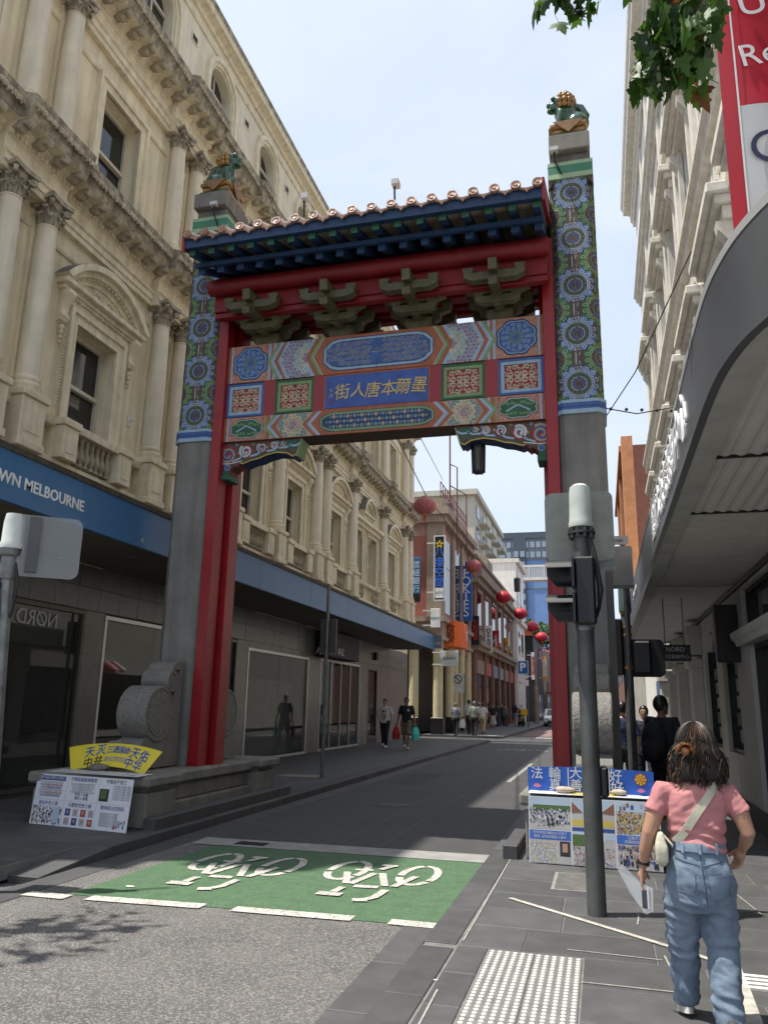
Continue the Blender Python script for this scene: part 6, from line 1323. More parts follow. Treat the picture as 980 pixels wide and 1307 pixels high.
# parking sign, stop sign pole, bare pole
pst = thing('parking_sign', 'blue and white parking sign on a pole with plates below', 'sign', (-5.35, 60.5, .1)); MB().tube([(-5.35, 60.5, 0), (-5.35, 60.5, 5.0)], .045, 8).build('post', galv, pst)
MB().cbox((-6.05, 60.42, 3.95), (-5.25, 60.46, 4.95), .01).build('board', M('parking_blue', (.015, .12, .45), .45), pst); text('P', wl, .85, (-5.66, 60.41, 4.45), pst, bold=.03)
f = MB(); 
for q in ((-6.05, -5.25, 3.95, 3.99), (-6.05, -5.25, 4.91, 4.95), (-6.05, -6.01, 3.99, 4.91), (-5.29, -5.25, 3.99, 4.91)): f.box((q[0], 60.4, q[2]), (q[1], 60.43, q[3]))
f.build('border', wl, pst); MB().cbox((-6.05, 60.42, 3.65), (-5.25, 60.46, 3.88), .01).build('plate', wl, pst); MB().cbox((-6.05, 60.42, 3.1), (-5.25, 60.46, 3.55), .01).build('plate', wl, pst); MB().ball((-5.85, 60.41, 3.33), .1, 8, 5, sq=(1, .05, 1)).build('dot', MATS['logo_yellow'], pst)
ns = thing('parking_sign', 'grey restricted parking sign with a crossed ring on a thin pole', 'sign', (-7.95, 45.5, .1)); MB().tube([(-7.6, 45.5, .1), (-7.6, 45.5, 3.4)], .05, 8).build('post', galv, ns); MB().cbox((-8.28, 45.42, 2.3), (-7.6, 45.45, 3.4), .01).build('board', M('sign_pale', (.6, .6, .58), .5), ns); rg = MB(); rib2(rg, [(.22 * math.cos(i * .3), .22 * math.sin(i * .3)) for i in range(21)], .06, 0, closed=True); rib2(rg, [(-.16, .16), (.16, -.16)], .06, .003); rg.xf(Matrix.Translation((-7.94, 45.41, 3.05)) @ Matrix.Rotation(R(90), 4, 'X')); rg.build('ring', MATS['letter_dark'], ns)
bp = thing('sign_pole', 'bare grey pole with the back of a sign box before the bank window', 'sign', (-5.62, 16.0, .1)); MB().tube([(-5.62, 16, .1), (-5.62, 16, 4.1)], [.04, .035], 10).build('post', galv, bp, 40); MB().cbox((-5.8, 16.06, 2.65), (-5.44, 16.14, 3.35), .01).build('sign_back', M('sign_back_dark', (.06, .06, .06), .5), bp); MB().box((-5.8, 16.04, 2.6), (-5.44, 16.06, 2.64)).build('bracket', galv, bp)
ft = thing('utility_post', 'thick pale post wrapped at the base on the far footpath', 'post', (-6.0, 77, .1)); MB().lathe([(.2, 0), (.2, 3.2), (.1, 3.3), (.1, 7)], 12).build('post', buff, ft, 40, local=True)
# ------------------------------------------------------------------ people
from mathutils.bvhtree import BVHTree
from mathutils import noise as mnoise
skin = M('skin_tan', (.4, .22, .145), .5, .12, 12, spec=.4); skin2 = M('skin_light', (.48, .3, .21), .5, .1, 12, spec=.4); skin3 = M('skin_deep', (.22, .11, .07), .5, .1, 12, spec=.4)
hair_d = M('hair_dark', (.012, .009, .008), .4, .3, 30)
def hand(mb, wrist, d, side, palm_n, s=1., curl=.5):
    """palm and five fingers: d = direction of the fingers, side = toward the thumb, palm_n = palm normal"""
    w_, d, side, n = Vector(wrist), Vector(d).normalized(), Vector(side).normalized(), Vector(palm_n).normalized()
    pc = w_ + d * .045 * s
    for k in range(4):
        o = side * (.027 - .018 * k) * s; b = w_ + d * .08 * s + o; l = (.072, .08, .074, .058)[k] * s
        mb.tube([w_ + d * .005 * s + o * .75, b], [.0125 * s, .0115 * s], 8)
        c1 = b + d * (l * .42) + n * (l * .14 * curl); c2 = c1 + (d * (1 - .75 * curl) + n * curl).normalized() * l * .33; c3 = c2 + (d * (1 - 1.4 * curl) + n * 1.25 * curl).normalized() * l * .27
        mb.tube([b, c1, c2, c3], [.0105 * s, .0095 * s, .0088 * s, .0072 * s], 8)
    t0 = w_ + d * .02 * s + side * .022 * s; t1 = t0 + (d * .7 + side * .7 + n * .35).normalized() * .04 * s; t2 = t1 + (d * .9 + side * .25 + n * .5).normalized() * .034 * s
    mb.tube([w_ + d * .005, t0, t1, t2], [.016 * s, .0145 * s, .0115 * s, .009 * s], 8)
    mb.ball(pc, .03 * s, 10, 7, sq=(1, 1, 1))
def rings(mb, lv, seg=20):
    """torso style loft: (cx, cy, z, rx, ry)"""
    mb.loft([[(cx + rx * math.copysign(abs(math.cos(2 * pi * i / seg)) ** .85, math.cos(2 * pi * i / seg)), cy + ry * math.copysign(abs(math.sin(2 * pi * i / seg)) ** .85, math.sin(2 * pi * i / seg)), z) for i in range(seg)] for cx, cy, z, rx, ry in lv])
def head(mb, c, s=1., f=(0, 1)):
    """head with jaw, nose and ears facing f"""
    c = Vector(c); F_ = Vector((f[0], f[1], 0)).normalized(); S = Vector((F_.y, -F_.x, 0))
    n0 = len(mb.v); mb.ball((0, 0, 0), .1 * s, 16, 12, sq=(.78, .98, 1.16)); mb.ball((0, .02 * s, -.06 * s), .07 * s, 14, 9, sq=(.82, 1.0, .95)); mb.ball((0, .085 * s, -.022 * s), .017 * s, 8, 6, sq=(.8, 1, 1.5)); mb.ball((0, .07 * s, -.1 * s), .025 * s, 8, 6, sq=(1.1, .9, .8)); mb.ball((0, .08 * s, -.062 * s), .02 * s, 8, 5, sq=(1.3, .6, .6))
    for k in (-1, 1): mb.ball((k * .079 * s, -.005 * s, -.015 * s), .024 * s, 8, 6, sq=(.45, .8, 1.35))
    m = Matrix(((S.x, F_.x, 0, c.x), (S.y, F_.y, 0, c.y), (0, 0, 1, c.z), (0, 0, 0, 1))); mb.xf(m, n0); return m
def face(t, m, s=1.):
    e = MB()
    for k in (-1, 1): e.ball((k * .031 * s, .083 * s, .005 * s), .011 * s, 8, 5, sq=(1.3, .5, .6)); e.box((k * .031 * s - .016 * s, .082 * s, .026 * s), (k * .031 * s + .016 * s, .094 * s, .032 * s))
    e.xf(m); e.build('eyes', hair_d, t, 60, local=True)
    MB().ball((0, .089 * s, -.062 * s), .02 * s, 8, 5, sq=(1.1, .4, .3)).xf(m).build('mouth', M('lips', (.25, .07, .06), .5), t, 60, local=True)
def figure(label, loc, rz, h=1.7, sk=skin, top=None, bottom=None, shoe=None, sleeve=.5, legs='long', stride=.18, arms=((.06, .0), (-.02, .0)), hair=hair_d, hairl='short', vox=.014, width=1., faceon=True, skirt=False, group=None, headturn=(0, 1), name='person'):
    """walking person facing local +y; arms = forward swing of each hand"""
    t = thing(name, label, 'person', loc, rz, group); q = h / 1.7; Z = lambda z: z * q; wd = width
    hip, kn, an = .9, .5, .09; sh = 1.4
    A = {}
    for k, sw in ((-1, stride), (1, -stride)):
        A[k] = dict(hip=Vector((k * .095 * wd, 0, Z(hip))), kn=Vector((k * .09 * wd, sw * .55 + .03, Z(kn))), an=Vector((k * .08, sw, Z(an + (.05 if sw < 0 else 0)))))
        hd = arms[0 if k < 0 else 1]; A[k]['sh'] = Vector((k * .185 * wd, 0, Z(sh))); A[k]['el'] = Vector((k * (.235 * wd + .01), hd[0] * .4 - .03, Z(1.12))); A[k]['wr'] = Vector((k * (.235 * wd + hd[1]), hd[0] + .02, Z(.88 + abs(hd[0]) * .35)))
    b = MB(); rings(b, [(0, 0, Z(.88), .14 * wd, .09), (0, 0, Z(1.05), .13 * wd, .085), (0, 0, Z(1.25), .16 * wd, .095), (0, 0, Z(1.38), .15 * wd, .085), (0, 0, Z(1.45), .06, .06)])
    b.tube([(0, 0, Z(1.38)), (0, .01, Z(1.55))], .052 * q, 10); hm = head(b, (0, .015, Z(1.595)), q * 1.0, headturn)
    for k in (-1, 1):
        a = A[k]; b.tube([a['hip'], (a['hip'] + a['kn']) / 2, a['kn'], (a['kn'] * .55 + a['an'] * .45), a['an']], [.082 * q, .07 * q, .052 * q, .05 * q, .034 * q], 10); b.tube([a['sh'], (a['sh'] + a['el']) / 2, a['el'], (a['el'] + a['wr']) / 2, a['wr']], [.048 * q, .045 * q, .037 * q, .035 * q, .025 * q], 9); b.tube([(0, 0, Z(1.36)), a['sh']], [.06, .05], 8)
        b.tube([a['an'], a['an'] + Vector((0, .1, -.04))], [.035, .03], 8); dd = (a['wr'] - a['el']).normalized(); hand(b, a['wr'], dd, (0, 1, 0), (-k, 0, 0), q * 1.05, .45)
    remesh('body', b, sk, vox, t, True, 2)
    if faceon: face(t, hm, q)
    wr_ = lambda co, n: co + n * (.006 * mnoise.noise(Vector((co.x * 14, co.y * 14, co.z * 22))))
    c = MB(); rings(c, [(0, 0, Z(.86), .165 * wd, .118), (0, 0, Z(1.05), .158 * wd, .112), (0, 0, Z(1.25), .182 * wd, .118), (0, 0, Z(1.37), .175 * wd, .105), (0, 0, Z(1.44), .09, .075)])
    for k in (-1, 1):
        a = A[k]; e = a['sh'].lerp(a['el'], min(1, sleeve / .5)) if sleeve <= .5 else a['el'].lerp(a['wr'], (sleeve - .5) * 1.9)
        pts = [Vector((k * .08, 0, Z(1.37))), a['sh'], a['sh'].lerp(a['el'], .35)] + ([a['el']] if sleeve > .5 else []) + [e]; c.tube(pts, [.075, .066, .064] + ([.055] if sleeve > .5 else []) + [.056 if sleeve <= .5 else .04], 10)
    remesh('shirt', c, top, vox, t, True, 2, wr_)
    c = MB(); rings(c, [(0, 0, Z(.99), .15 * wd, .108), (0, -.01, Z(.9), .168 * wd, .122), (0, -.005, Z(.8), .165 * wd, .118)])
    if skirt: rings(c, [(0, 0, Z(.95), .15, .11), (0, 0, Z(.6), .2, .17), (0, 0, Z(.3 if skirt > 1 else .72), .25 if skirt > 1 else .19, .22 if skirt > 1 else .15)])
    else:
        for k in (-1, 1):
            a = A[k]
            if legs == 'long': c.tube([a['hip'] + Vector((0, 0, .03)), a['hip'].lerp(a['kn'], .5), a['kn'], a['kn'].lerp(a['an'], .5), a['an'] + Vector((0, 0, -.02))], [.105 * q, .09 * q, .075 * q, .07 * q, .064 * q], 10)
            else: c.tube([a['hip'] + Vector((0, 0, .03)), a['hip'].lerp(a['kn'], .5), a['kn'].lerp(a['an'], .06)], [.108 * q, .1 * q, .1 * q], 10)
    remesh('trousers' if not skirt else 'skirt', c, bottom, vox, t, True, 2, wr_)
    for k in (-1, 1):
        a = A[k]['an']; s_ = MB(); s_.ball((a.x, a.y + .05, a.z - .045), .13, 12, 8, sq=(.38, 1.0, .36)); s_.ball((a.x, a.y - .02, a.z - .02), .055, 10, 7, sq=(.85, 1.1, 1.1)); o = remesh('shoe', s_, shoe or blk, .012, t, True, 1)
    if hair:
        hh = MB(); hh.ball((0, -.012 * q, .022 * q), .108 * q, 14, 10, sq=(.84, .96, 1.1))
        if hairl == 'long':
            for i in range(7): x_ = (i - 3) * .028; hh.tube([(x_, -.07, .05), (x_ * 1.2, -.1, -.08), (x_ * 1.25, -.1, -.24)], [.04, .042, .03], 7)
        if hairl == 'cap': hh.tube([(0, .02, .07), (0, .15, .055)], [.08, .05], 8, flat=.25)
        hh.v = [p for p in hh.v]; hh.xf(hm)
        ho_ = MB(); ho_.v, ho_.f, ho_.m = hh.v, hh.f, hh.m
        inv = hm.inverted(); remesh('hair', ho_, hair, .012, t, True, 1, lambda co, n: co if (inv @ co).y < .055 * q or (inv @ co).z > .06 * q or hairl == 'cap' else co - (hm.to_3x3() @ Vector((0, (inv @ co).y - .055 * q, 0))))
    return t
cl = lambda n, c, **k: M('cloth_' + n, c, .85, .12, 10, .3, 120, **k)
# couple walking toward the arch
p1 = figure('person in white printed shirt and black trousers walking beside the bank', (-7.5, 27.9, LZ), R(183), 1.66, skin2, cl('white', (.55, .54, .52)), cl('black', (.015, .015, .017)), M('shoe_white', (.6, .6, .58), .6), .45, arms=((.02, 0), (.25, -.12)))
for x, z, c in ((.03, 1.25, (.03, .04, .08)), (-.02, 1.1, (.45, .2, .12)), (.0, 1.02, (.05, .08, .2))): MB().ball((x, .125, z), .045, 8, 5, sq=(1, .25, .8)).build('shirt_print', M('print_%d' % int(z * 100), c, .8), p1, 60, local=True)
p2 = figure('person in black shirt and khaki shorts carrying shopping bags', (-6.55, 27.2, LZ), R(184), 1.72, skin3, cl('black2', (.014, .014, .016)), cl('khaki', (.16, .12, .075)), M('shoe_sand', (.4, .36, .28), .6), .45, 'short', arms=((.05, .05), (.02, .06)), hair=M('hair_crop', (.015, .012, .01), .7), width=1.06)
MB().ball((-.08, .115, 1.3), .04, 10, 6, sq=(1, .3, 1)).build('badge', cl('white', (.5, .5, .5)), p2, 60, local=True)
def bag(x, y, z, c, label, rz):
    t = thing('shopping_bag', label, 'bag', (x, y, z), rz)
    MB().loft([[(-.13, -.06, .0), (.13, -.06, .0), (.13, .06, .0), (-.13, .06, .0)], [(-.15, -.07, .2), (.15, -.07, .2), (.15, .07, .2), (-.15, .07, .2)], [(-.1, -.02, .42), (.1, -.02, .42), (.1, .02, .42), (-.1, .02, .42)]]).build('sack', c, t, local=True)
    for s in (-1, 1): MB().tube([(-.07, s * .015, .41), (0, s * .02, .52), (.07, s * .015, .41)], .008, 5).build('handle', c, t, local=True)
bag(-6.9, 27.15, .42, cl('bagred', (.4, .02, .03)), 'red shopping bag held beside khaki shorts', R(70)); bag(-6.23, 27.2, .42, cl('bagteal', (.08, .5, .45)), 'turquoise shopping bag held beside khaki shorts', R(60))
# people further up
figure('person in dark patterned shirt and wide black trousers walking away', (-7.2, 40.6, LZ), R(0), 1.62, skin2, cl('pattern', (.08, .085, .13), speck=26, speckc=(.5, .5, .5)), cl('black', (.015, .015, .017)), None, .5, hair=M('hair_grey', (.12, .115, .11), .7), vox=.02, faceon=False)
bag(-6.9, 40.7, .5, wl, 'white carrier bag held by the person in the patterned shirt', 0)
figure('person in grey green shirt and grey cap walking away', (-6.2, 40.2, LZ), R(5), 1.7, skin2, cl('sage', (.2, .24, .2)), cl('black', (.015, .015, .017)), None, .5, hair=cl('capgrey', (.14, .14, .135)), hairl='cap', vox=.02, faceon=False)
figure('person in pale grey shirt with dark hair walking away', (-6.85, 42.6, LZ), R(-5), 1.78, skin2, cl('paleg', (.4, .4, .4)), cl('black', (.015, .015, .017)), None, .5, vox=.02, faceon=False)
figure('person in white shirt and beige trousers walking away', (-6.35, 44.2, LZ), R(0), 1.66, skin2, cl('white', (.55, .54, .52)), cl('beige', (.4, .33, .22)), None, .45, vox=.02, faceon=False)
figure('person in long pale grey skirt and dark top on far footpath', (-7.35, 56, LZ), R(180), 1.62, skin2, cl('black', (.015, .015, .017)), cl('silver', (.4, .41, .4)), None, .4, vox=.024, faceon=False, skirt=2)
for x, y, lab, top, bt_ in ((-7.6, 61, 'person in dark top and navy jeans standing by the far shop', (.03, .025, .022), (.03, .045, .1)), (-7.3, 63, 'person in grey jacket standing by the far shop', (.12, .12, .12), (.05, .05, .06)), (-7.75, 64.5, 'person in long black coat by the far shop', (.012, .012, .014), (.012, .012, .014))): figure(lab, (x, y, LZ), R(random.uniform(0, 360)), 1.7, skin2, cl('t%d' % int(y), top), cl('b%d' % int(y), bt_), None, 1., stride=.06, vox=.026, faceon=False)
figure('person in black top and blue denim skirt on the far footpath', (-6.95, 66.5, LZ), R(10), 1.68, skin2, cl('black', (.015, .015, .017)), cl('denimskirt', (.1, .17, .33)), M('shoe_white', (.6, .6, .58), .6), .4, hairl='long', vox=.024, faceon=False, skirt=1)
figure('person in white shirt beside the far denim skirt', (-6.6, 68.5, LZ), R(0), 1.7, skin2, cl('white', (.55, .54, .52)), cl('black', (.015, .015, .017)), None, .5, vox=.026, faceon=False)
# shaded footpath on the right
p3 = figure('person in dark clothes with a black backpack turned to the white building', (.76, 11.6, RZ), R(-35), 1.74, skin3, cl('navyblack', (.012, .013, .018)), cl('black', (.015, .015, .017)), None, .55, stride=.1, arms=((.3, -.08), (.05, 0)), vox=.012, headturn=(.5, 1), width=1.08, hairl='short')
bpk = MB(); bpk.ball((0, -.21, 1.16), .2, 14, 10, sq=(.9, .62, 1.35)); bpk.ball((0, -.3, 1.05), .13, 12, 8, sq=(1, .6, 1.2))
bo = thing('backpack', 'black backpack on the person in dark clothes', 'backpack', (.76, 11.6, RZ), R(-35)); remesh('pack', bpk, cl('packblack', (.01, .01, .011)), .012, bo, True, 2)
for k in (-1, 1): MB().tube([(k * .1, -.14, 1.38), (k * .11, .0, 1.47), (k * .11, .13, 1.36), (k * .14, .13, 1.15), (k * .17, -.1, 1.0)], .018, 6, flat=.4).build('strap', cl('packblack', (.01, .01, .011)), bo, 60, local=True)
figure('person in dark jacket facing the street under the awning', (.72, 15.6, RZ), R(175), 1.62, skin2, cl('darkj', (.02, .022, .03)), cl('navyt', (.02, .025, .05)), None, 1., stride=.1, vox=.014)
figure('person in navy shirt with short black hair beside the arch pillar', (.33, 15.2, RZ), R(10), 1.68, skin2, cl('navys', (.025, .04, .1)), cl('black', (.015, .015, .017)), None, .5, stride=.1, vox=.014, faceon=False)

# ---------------- the woman in the foreground (faces away, walking)
wm_t = thing('person', 'person in pink tee and blue jeans with wavy dark hair, walking away', 'person', (.46, 4.85, RZ))
b = MB()
rings(b, [(0, 0, .62, .15, .11), (0, .0, .72, .155, .115), (0, .01, .86, .125, .09), (.005, .01, 1.0, .135, .095), (.01, .01, 1.1, .15, .095), (.015, .0, 1.17, .13, .075), (.02, .0, 1.22, .05, .05)], 24)
b.tube([(.02, .0, 1.17), (.025, .015, 1.3)], .046, 12)
hmw = head(b, (.03, .025, 1.37), .98, (.05, 1))
# left arm hanging with the folder, right arm bent forward
La = [(-.165, .0, 1.135), (-.205, -.02, 1.03), (-.245, -.03, .925), (-.268, -.005, .83), (-.287, .03, .735)]
Ra = [(.19, .0, 1.135), (.228, -.03, 1.04), (.255, -.04, .95), (.252, .03, .9), (.24, .09, .855)]
for P_ in (La, Ra): b.tube([(P_[0][0] * .5, 0, 1.13), *P_], [.055, .05, .047, .039, .035, .024], 14)
hand(b, La[-1], (-.06, .03, -1), (.2, 1, 0), (1, -.2, .1), .95, .55); hand(b, Ra[-1], (-.3, .15, -.85), (-.5, .8, .1), (-.8, -.4, .1), .95, .7)
for x0, y0, hx, k in ((-.085, 0, -.095, 0), (.075, 0, .085, 1)):
    if k == 0: b.tube([(-.08, 0, .66), (-.085, .08, .38), (-.09, .12, .1)], [.08, .055, .035], 12)
    else: b.tube([(.08, 0, .66), (.085, -.02, .38), (.085, -.12, .1)], [.08, .055, .035], 12)
body = remesh('body', b, skin, .0058, wm_t, True, 4)
def wrinkle(amp, fx, fz, seed):
    def f(co, n):
        v = mnoise.noise(Vector((co.x * fx + seed, co.y * fx, co.z * fz))) + .5 * mnoise.noise(Vector((co.x * fx * 2.1, co.y * fx * 2.1 + seed, co.z * fz * 2.2)))
        return co + n * (amp * (v - abs(v) * .4))
    return f
# pink tee
c = MB()
rings(c, [(0, .0, .845, .142, .108), (0, .0, .9, .138, .106), (.003, .005, .99, .15, .112), (.008, .008, 1.08, .168, .112), (.012, .002, 1.14, .165, .098), (.017, 0, 1.19, .1, .072), (.02, 0, 1.215, .066, .06)], 28)
for P_, s in ((La, -1), (Ra, 1)): c.tube([(P_[0][0] * .45, 0, 1.13), Vector(P_[0]) + Vector((0, 0, .003)), Vector(P_[0]).lerp(Vector(P_[1]), .55), Vector(P_[1]) + Vector((s * .006, 0, .0))], [.064, .06, .057, .054], 16)
def tee_w(co, n):
    f1 = math.sin((co.z - .85) * 95 + 5 * mnoise.noise(Vector((co.x * 6, co.y * 6, co.z * 5))) + co.x * 9) * max(0, 1 - abs(co.z - .91) / .1)
    f2 = mnoise.noise(Vector((co.x * 9 + co.z * 9, co.y * 9, co.z * 11 - co.x * 7)))
    return co + n * (.0085 * f1 + .011 * f2 + .004 * mnoise.noise(Vector((co.x * 30 - co.z * 22, co.y * 20, co.z * 30))))
tee = remesh('shirt', c, M('tee_pink', (.46, .19, .19), .85, .06, 8, .15, 200), .0062, wm_t, True, 3, tee_w)
# jeans
c = MB()
rings(c, [(0, .0, .895, .139, .106), (0, -.003, .84, .148, .112), (0, -.012, .76, .166, .124), (0, -.016, .69, .174, .13), (-.002, -.01, .6, .17, .122), (-.002, 0, .55, .165, .115)], 28)
c.tube([(-.085, 0, .68), (-.09, .03, .52), (-.093, .075, .37), (-.095, .105, .22), (-.097, .13, .065)], [.096, .095, .081, .073, .073], 20)
c.tube([(.085, 0, .68), (.083, -.005, .52), (.085, -.02, .37), (.088, -.07, .22), (.09, -.115, .045)], [.098, .096, .082, .075, .075], 20)
def jean_w(co, n):
    leg = max(0, min(1, (.62 - co.z) / .15)); f1 = math.sin(co.z * 62 + (9 if co.x > 0 else -9) * co.x * 2 + 6 * mnoise.noise(Vector((co.x * 7, co.y * 7, co.z * 6))))
    f2 = mnoise.noise(Vector((co.x * 8 + 3, co.y * 8, co.z * 10 + co.x * 9))); f3 = max(0, 1 - abs(co.z - .53) / .09)
    return co + n * (leg * .0045 * f1 + .012 * f2 + .006 * mnoise.noise(Vector((co.x * 26 + co.z * 20, co.y * 26, co.z * 34))) + f3 * .006 * math.sin(co.z * 110 + co.x * 30))
denim = M('denim', (.135, .185, .25), .9, .3, 10, .6, 260, streak=.5, dirt=(.3, .36, .43))
jn = remesh('jeans', c, denim, .0066, wm_t, True, 3, jean_w)
bv = BVHTree.FromPolygons([v.co[:] for v in jn.data.vertices], [p.vertices[:] for p in jn.data.polygons]); bt2 = BVHTree.FromPolygons([v.co[:] for v in tee.data.vertices], [p.vertices[:] for p in tee.data.polygons])
def on(bvh, x, z, off):
    h = bvh.ray_cast(Vector((x, -1, z)), Vector((0, 1, 0)))
    return (h[0] + Vector((0, -off, 0))) if h[0] else Vector((x, -.1, z))
def patch(bvh, pts2, name, m, off, nx=8, nz=8):
    """quad patch draped over the back: corners bl, br, tr, tl"""
    (a, b_, c_, d) = [Vector((p[0], p[1], 0)) for p in pts2]; g = MB(); vs = []
    for L_ in (off, off - .004):
        for j in range(nz + 1):
            for i in range(nx + 1):
                p = a.lerp(b_, i / nx).lerp(d.lerp(c_, i / nx), j / nz); vs.append(on(bvh, p.x, p.y, L_))
    k = (nx + 1) * (nz + 1); fs = [(j * (nx + 1) + i, j * (nx + 1) + i + 1, (j + 1) * (nx + 1) + i + 1, (j + 1) * (nx + 1) + i) for j in range(nz) for i in range(nx)]
    ed = [(i, i + 1) for i in range(nx)] + [(i * (nx + 1) + nx, (i + 1) * (nx + 1) + nx) for i in range(nz)] + [(nz * (nx + 1) + i + 1, nz * (nx + 1) + i) for i in range(nx)][::-1] + [((i + 1) * (nx + 1), i * (nx + 1)) for i in range(nz)]
    g.add(vs, fs + [(a_ + k, b2 + k, b2, a_) for a_, b2 in ed]); return g.build(name, m, wm_t, 60, local=True)
pk_m = M('denim_pocket', (.155, .205, .27), .9, .3, 9, .4, 260); stit = M('seam_dark', (.05, .075, .12), .9)
patch(bv, ((-.125, .655), (-.04, .635), (-.032, .745), (-.135, .765)), 'back_pocket', pk_m, .005); patch(bv, ((.045, .625), (.135, .64), (.145, .75), (.035, .735)), 'back_pocket', pk_m, .005)
patch(bv, ((-.135, .852), (.133, .848), (.131, .888), (-.133, .892)), 'waistband', pk_m, .011, 16, 3)
for x in (-.085, .0, .085): patch(bv, ((x - .007, .843), (x + .007, .843), (x + .007, .897), (x - .007, .897)), 'belt_loop', pk_m, .017, 2, 4)
MB().tube([on(bv, .0 + .002 * i, .845 - i * .026, .001) for i in range(11)], .0022, 5).build('seam', stit, wm_t, 60, local=True)
for s in (-1, 1): MB().tube([on(bv, s * (.01 + .0125 * i), .8 - .028 * (1 - i / 9) + .012, .001) for i in range(10)], .002, 5).build('seam', stit, wm_t, 60, local=True)
# strap and bag
strap_m = M('strap_canvas', (.5, .47, .36), .85, .12, 20, .2, 150)
sp_ = [(.12, 1.2), (.09, 1.165), (.05, 1.11), (.01, 1.06), (-.03, 1.0), (-.07, .94), (-.115, .885)]; pts = []
g = MB(); vs = []
for i, (x, z) in enumerate(sp_):
    j = min(i + 1, len(sp_) - 1); k = max(i - 1, 0); dx, dz = sp_[j][0] - sp_[k][0], sp_[j][1] - sp_[k][1]; l = math.hypot(dx, dz); nx_, nz_ = -dz / l * .021, dx / l * .021
    for off in (.007, .001):
        for e in (-1, 1): vs.append(on(bt2, x + nx_ * e, z + nz_ * e, off) if i else on(bt2, x + nx_ * e, z + nz_ * e, off) + Vector((0, .02, 0)))
n = len(sp_); fs = []
for i in range(n - 1): q = i * 4; fs += [(q, q + 1, q + 5, q + 4), (q + 2, q + 6, q + 7, q + 3), (q, q + 4, q + 6, q + 2), (q + 1, q + 3, q + 7, q + 5)]
bgt = thing('shoulder_bag', 'cream canvas shoulder bag worn across the pink tee', 'bag', (.46, 4.85, RZ)); g.add(vs, fs); g.build('strap', strap_m, bgt, 60, local=True)
bgm = MB(); bgm.loft([[(-.19 + sx * a, -.02 + sy * b_, z) for sx, sy in ((-1, -1), (1, -1), (1, 1), (-1, 1))] for a, b_, z in ((.012, .07, .76), (.03, .11, .79), (.032, .115, .86), (.014, .09, .935))]); remesh('pouch', bgm, strap_m, .009, bgt, True, 4, wrinkle(.006, 14, 10, 2))
MB().tube([(-.13, -.08, .87), (-.165, -.07, .91), (-.185, -.03, .93)], .012, 7, flat=.4).build('strap_end', strap_m, bgt, 60, local=True)
# watch
w_ = MB(); w_.lathe([(.029, -.012), (.031, -.012), (.031, .012), (.029, .012)], 16); w_.box((-.034, -.012, -.014), (-.03, .012, .014)); w_.xf(Matrix.Translation((-.281, .022, .76)) @ Matrix.Rotation(R(8), 4, 'Y')); w_.build('watch', blk, wm_t, 40, local=True)
# sneakers
cv = M('sneaker_canvas', (.05, .05, .055), .8, .2, 30); rbw = M('sneaker_rubber', (.55, .53, .48), .6, .1, 20)
for (x, y_, z, rx) in ((-.095, .12, .06, -14), (.09, -.135, .045, 12)):
    s_ = MB(); s_.ball((0, .05, .045), .12, 16, 10, sq=(.34, 1.0, .38)); s_.ball((0, -.035, .06), .045, 12, 8, sq=(.8, 1.1, 1.1)); mt = Matrix.Translation((x, y_, z - .05)) @ Matrix.Rotation(R(rx), 4, 'X'); s_.xf(mt); remesh('sneaker', s_, cv, .008, wm_t, True, 2)
    so = MB(); so.loft([[(.044 * math.cos(a) * (1 if math.sin(a) > 0 else .85), .045 + .125 * math.sin(a), z_) for a in [2 * pi * i / 24 for i in range(24)]] for z_ in (.0, .03)]); so.xf(mt); so.build('sole', rbw, wm_t, 40, local=True)
# hair: cap, curtain of wavy locks, clip
hb = M('hair_brown', (.09, .045, .02), .48, .35, 40); hd2 = M('hair_black_brown', (.014, .01, .008), .5, .35, 40, spec=.35)
hc = MB(); hc.ball((.03, .005, 1.395), .108, 18, 12, sq=(.9, 1.0, 1.08)); hc.loft([[(.03 + rx * math.cos(2 * pi * i / 18), cy + ry * math.sin(2 * pi * i / 18), z) for i in range(18)] for z, rx, ry, cy in ((1.21, .11, .045, -.06), (1.26, .128, .06, -.05), (1.32, .115, .075, -.03), (1.38, .098, .085, -.005), (1.45, .07, .07, 0))])
remesh('hair', hc, hd2, .008, wm_t, True, 3, wrinkle(.006, 30, 12, 1))
rnd = random.Random(21); lk = [MB(), MB()]
for i in range(620):
    a = rnd.uniform(-2.1, 2.1); e0 = R(rnd.uniform(12, 86)); zb = 1.165 + rnd.random() ** 1.3 * .12 + .02 * abs(math.sin(a)); ph, am = rnd.uniform(0, 6.3), rnd.uniform(.004, .014); spread = rnd.uniform(.85, 1.22); n = 15; pts = []; tw = rnd.uniform(-.3, .3)
    for k in range(n + 1):
        u = k / n; aa = a + tw * u; ue = min(1, u / .42); e = e0 * (1 - ue); rs_ = rnd.uniform(.111, .1125) + .003 * math.sin(ph)
        if u < .42: rr = rs_ * math.cos(e) * .93; z = 1.395 + rs_ * 1.08 * math.sin(e); yy = 1.0
        else: q = (u - .42) / .58; rr = rs_ * .93 * (1 - q) + .132 * spread * q + .014 * math.sin(pi * q); z = 1.395 + (zb - 1.395) * q; yy = 1 - .36 * q
        w1 = am * u * math.sin(ph + u * 17); pts.append((.03 + math.sin(aa) * rr + w1 * math.cos(aa), .005 - math.cos(aa) * rr * yy + w1 * .7, z + .006 * u * math.cos(ph + u * 17)))
    m_ = 1 if rnd.random() < (.3 if abs(a) < 1.1 and zb < 1.25 else .1) else 0; r_ = rnd.uniform(.0022, .0046)
    lk[m_].tube(pts, [r_ * (1 - .3 * abs(2 * k / n - .9)) for k in range(n)] + [.0006], 4)
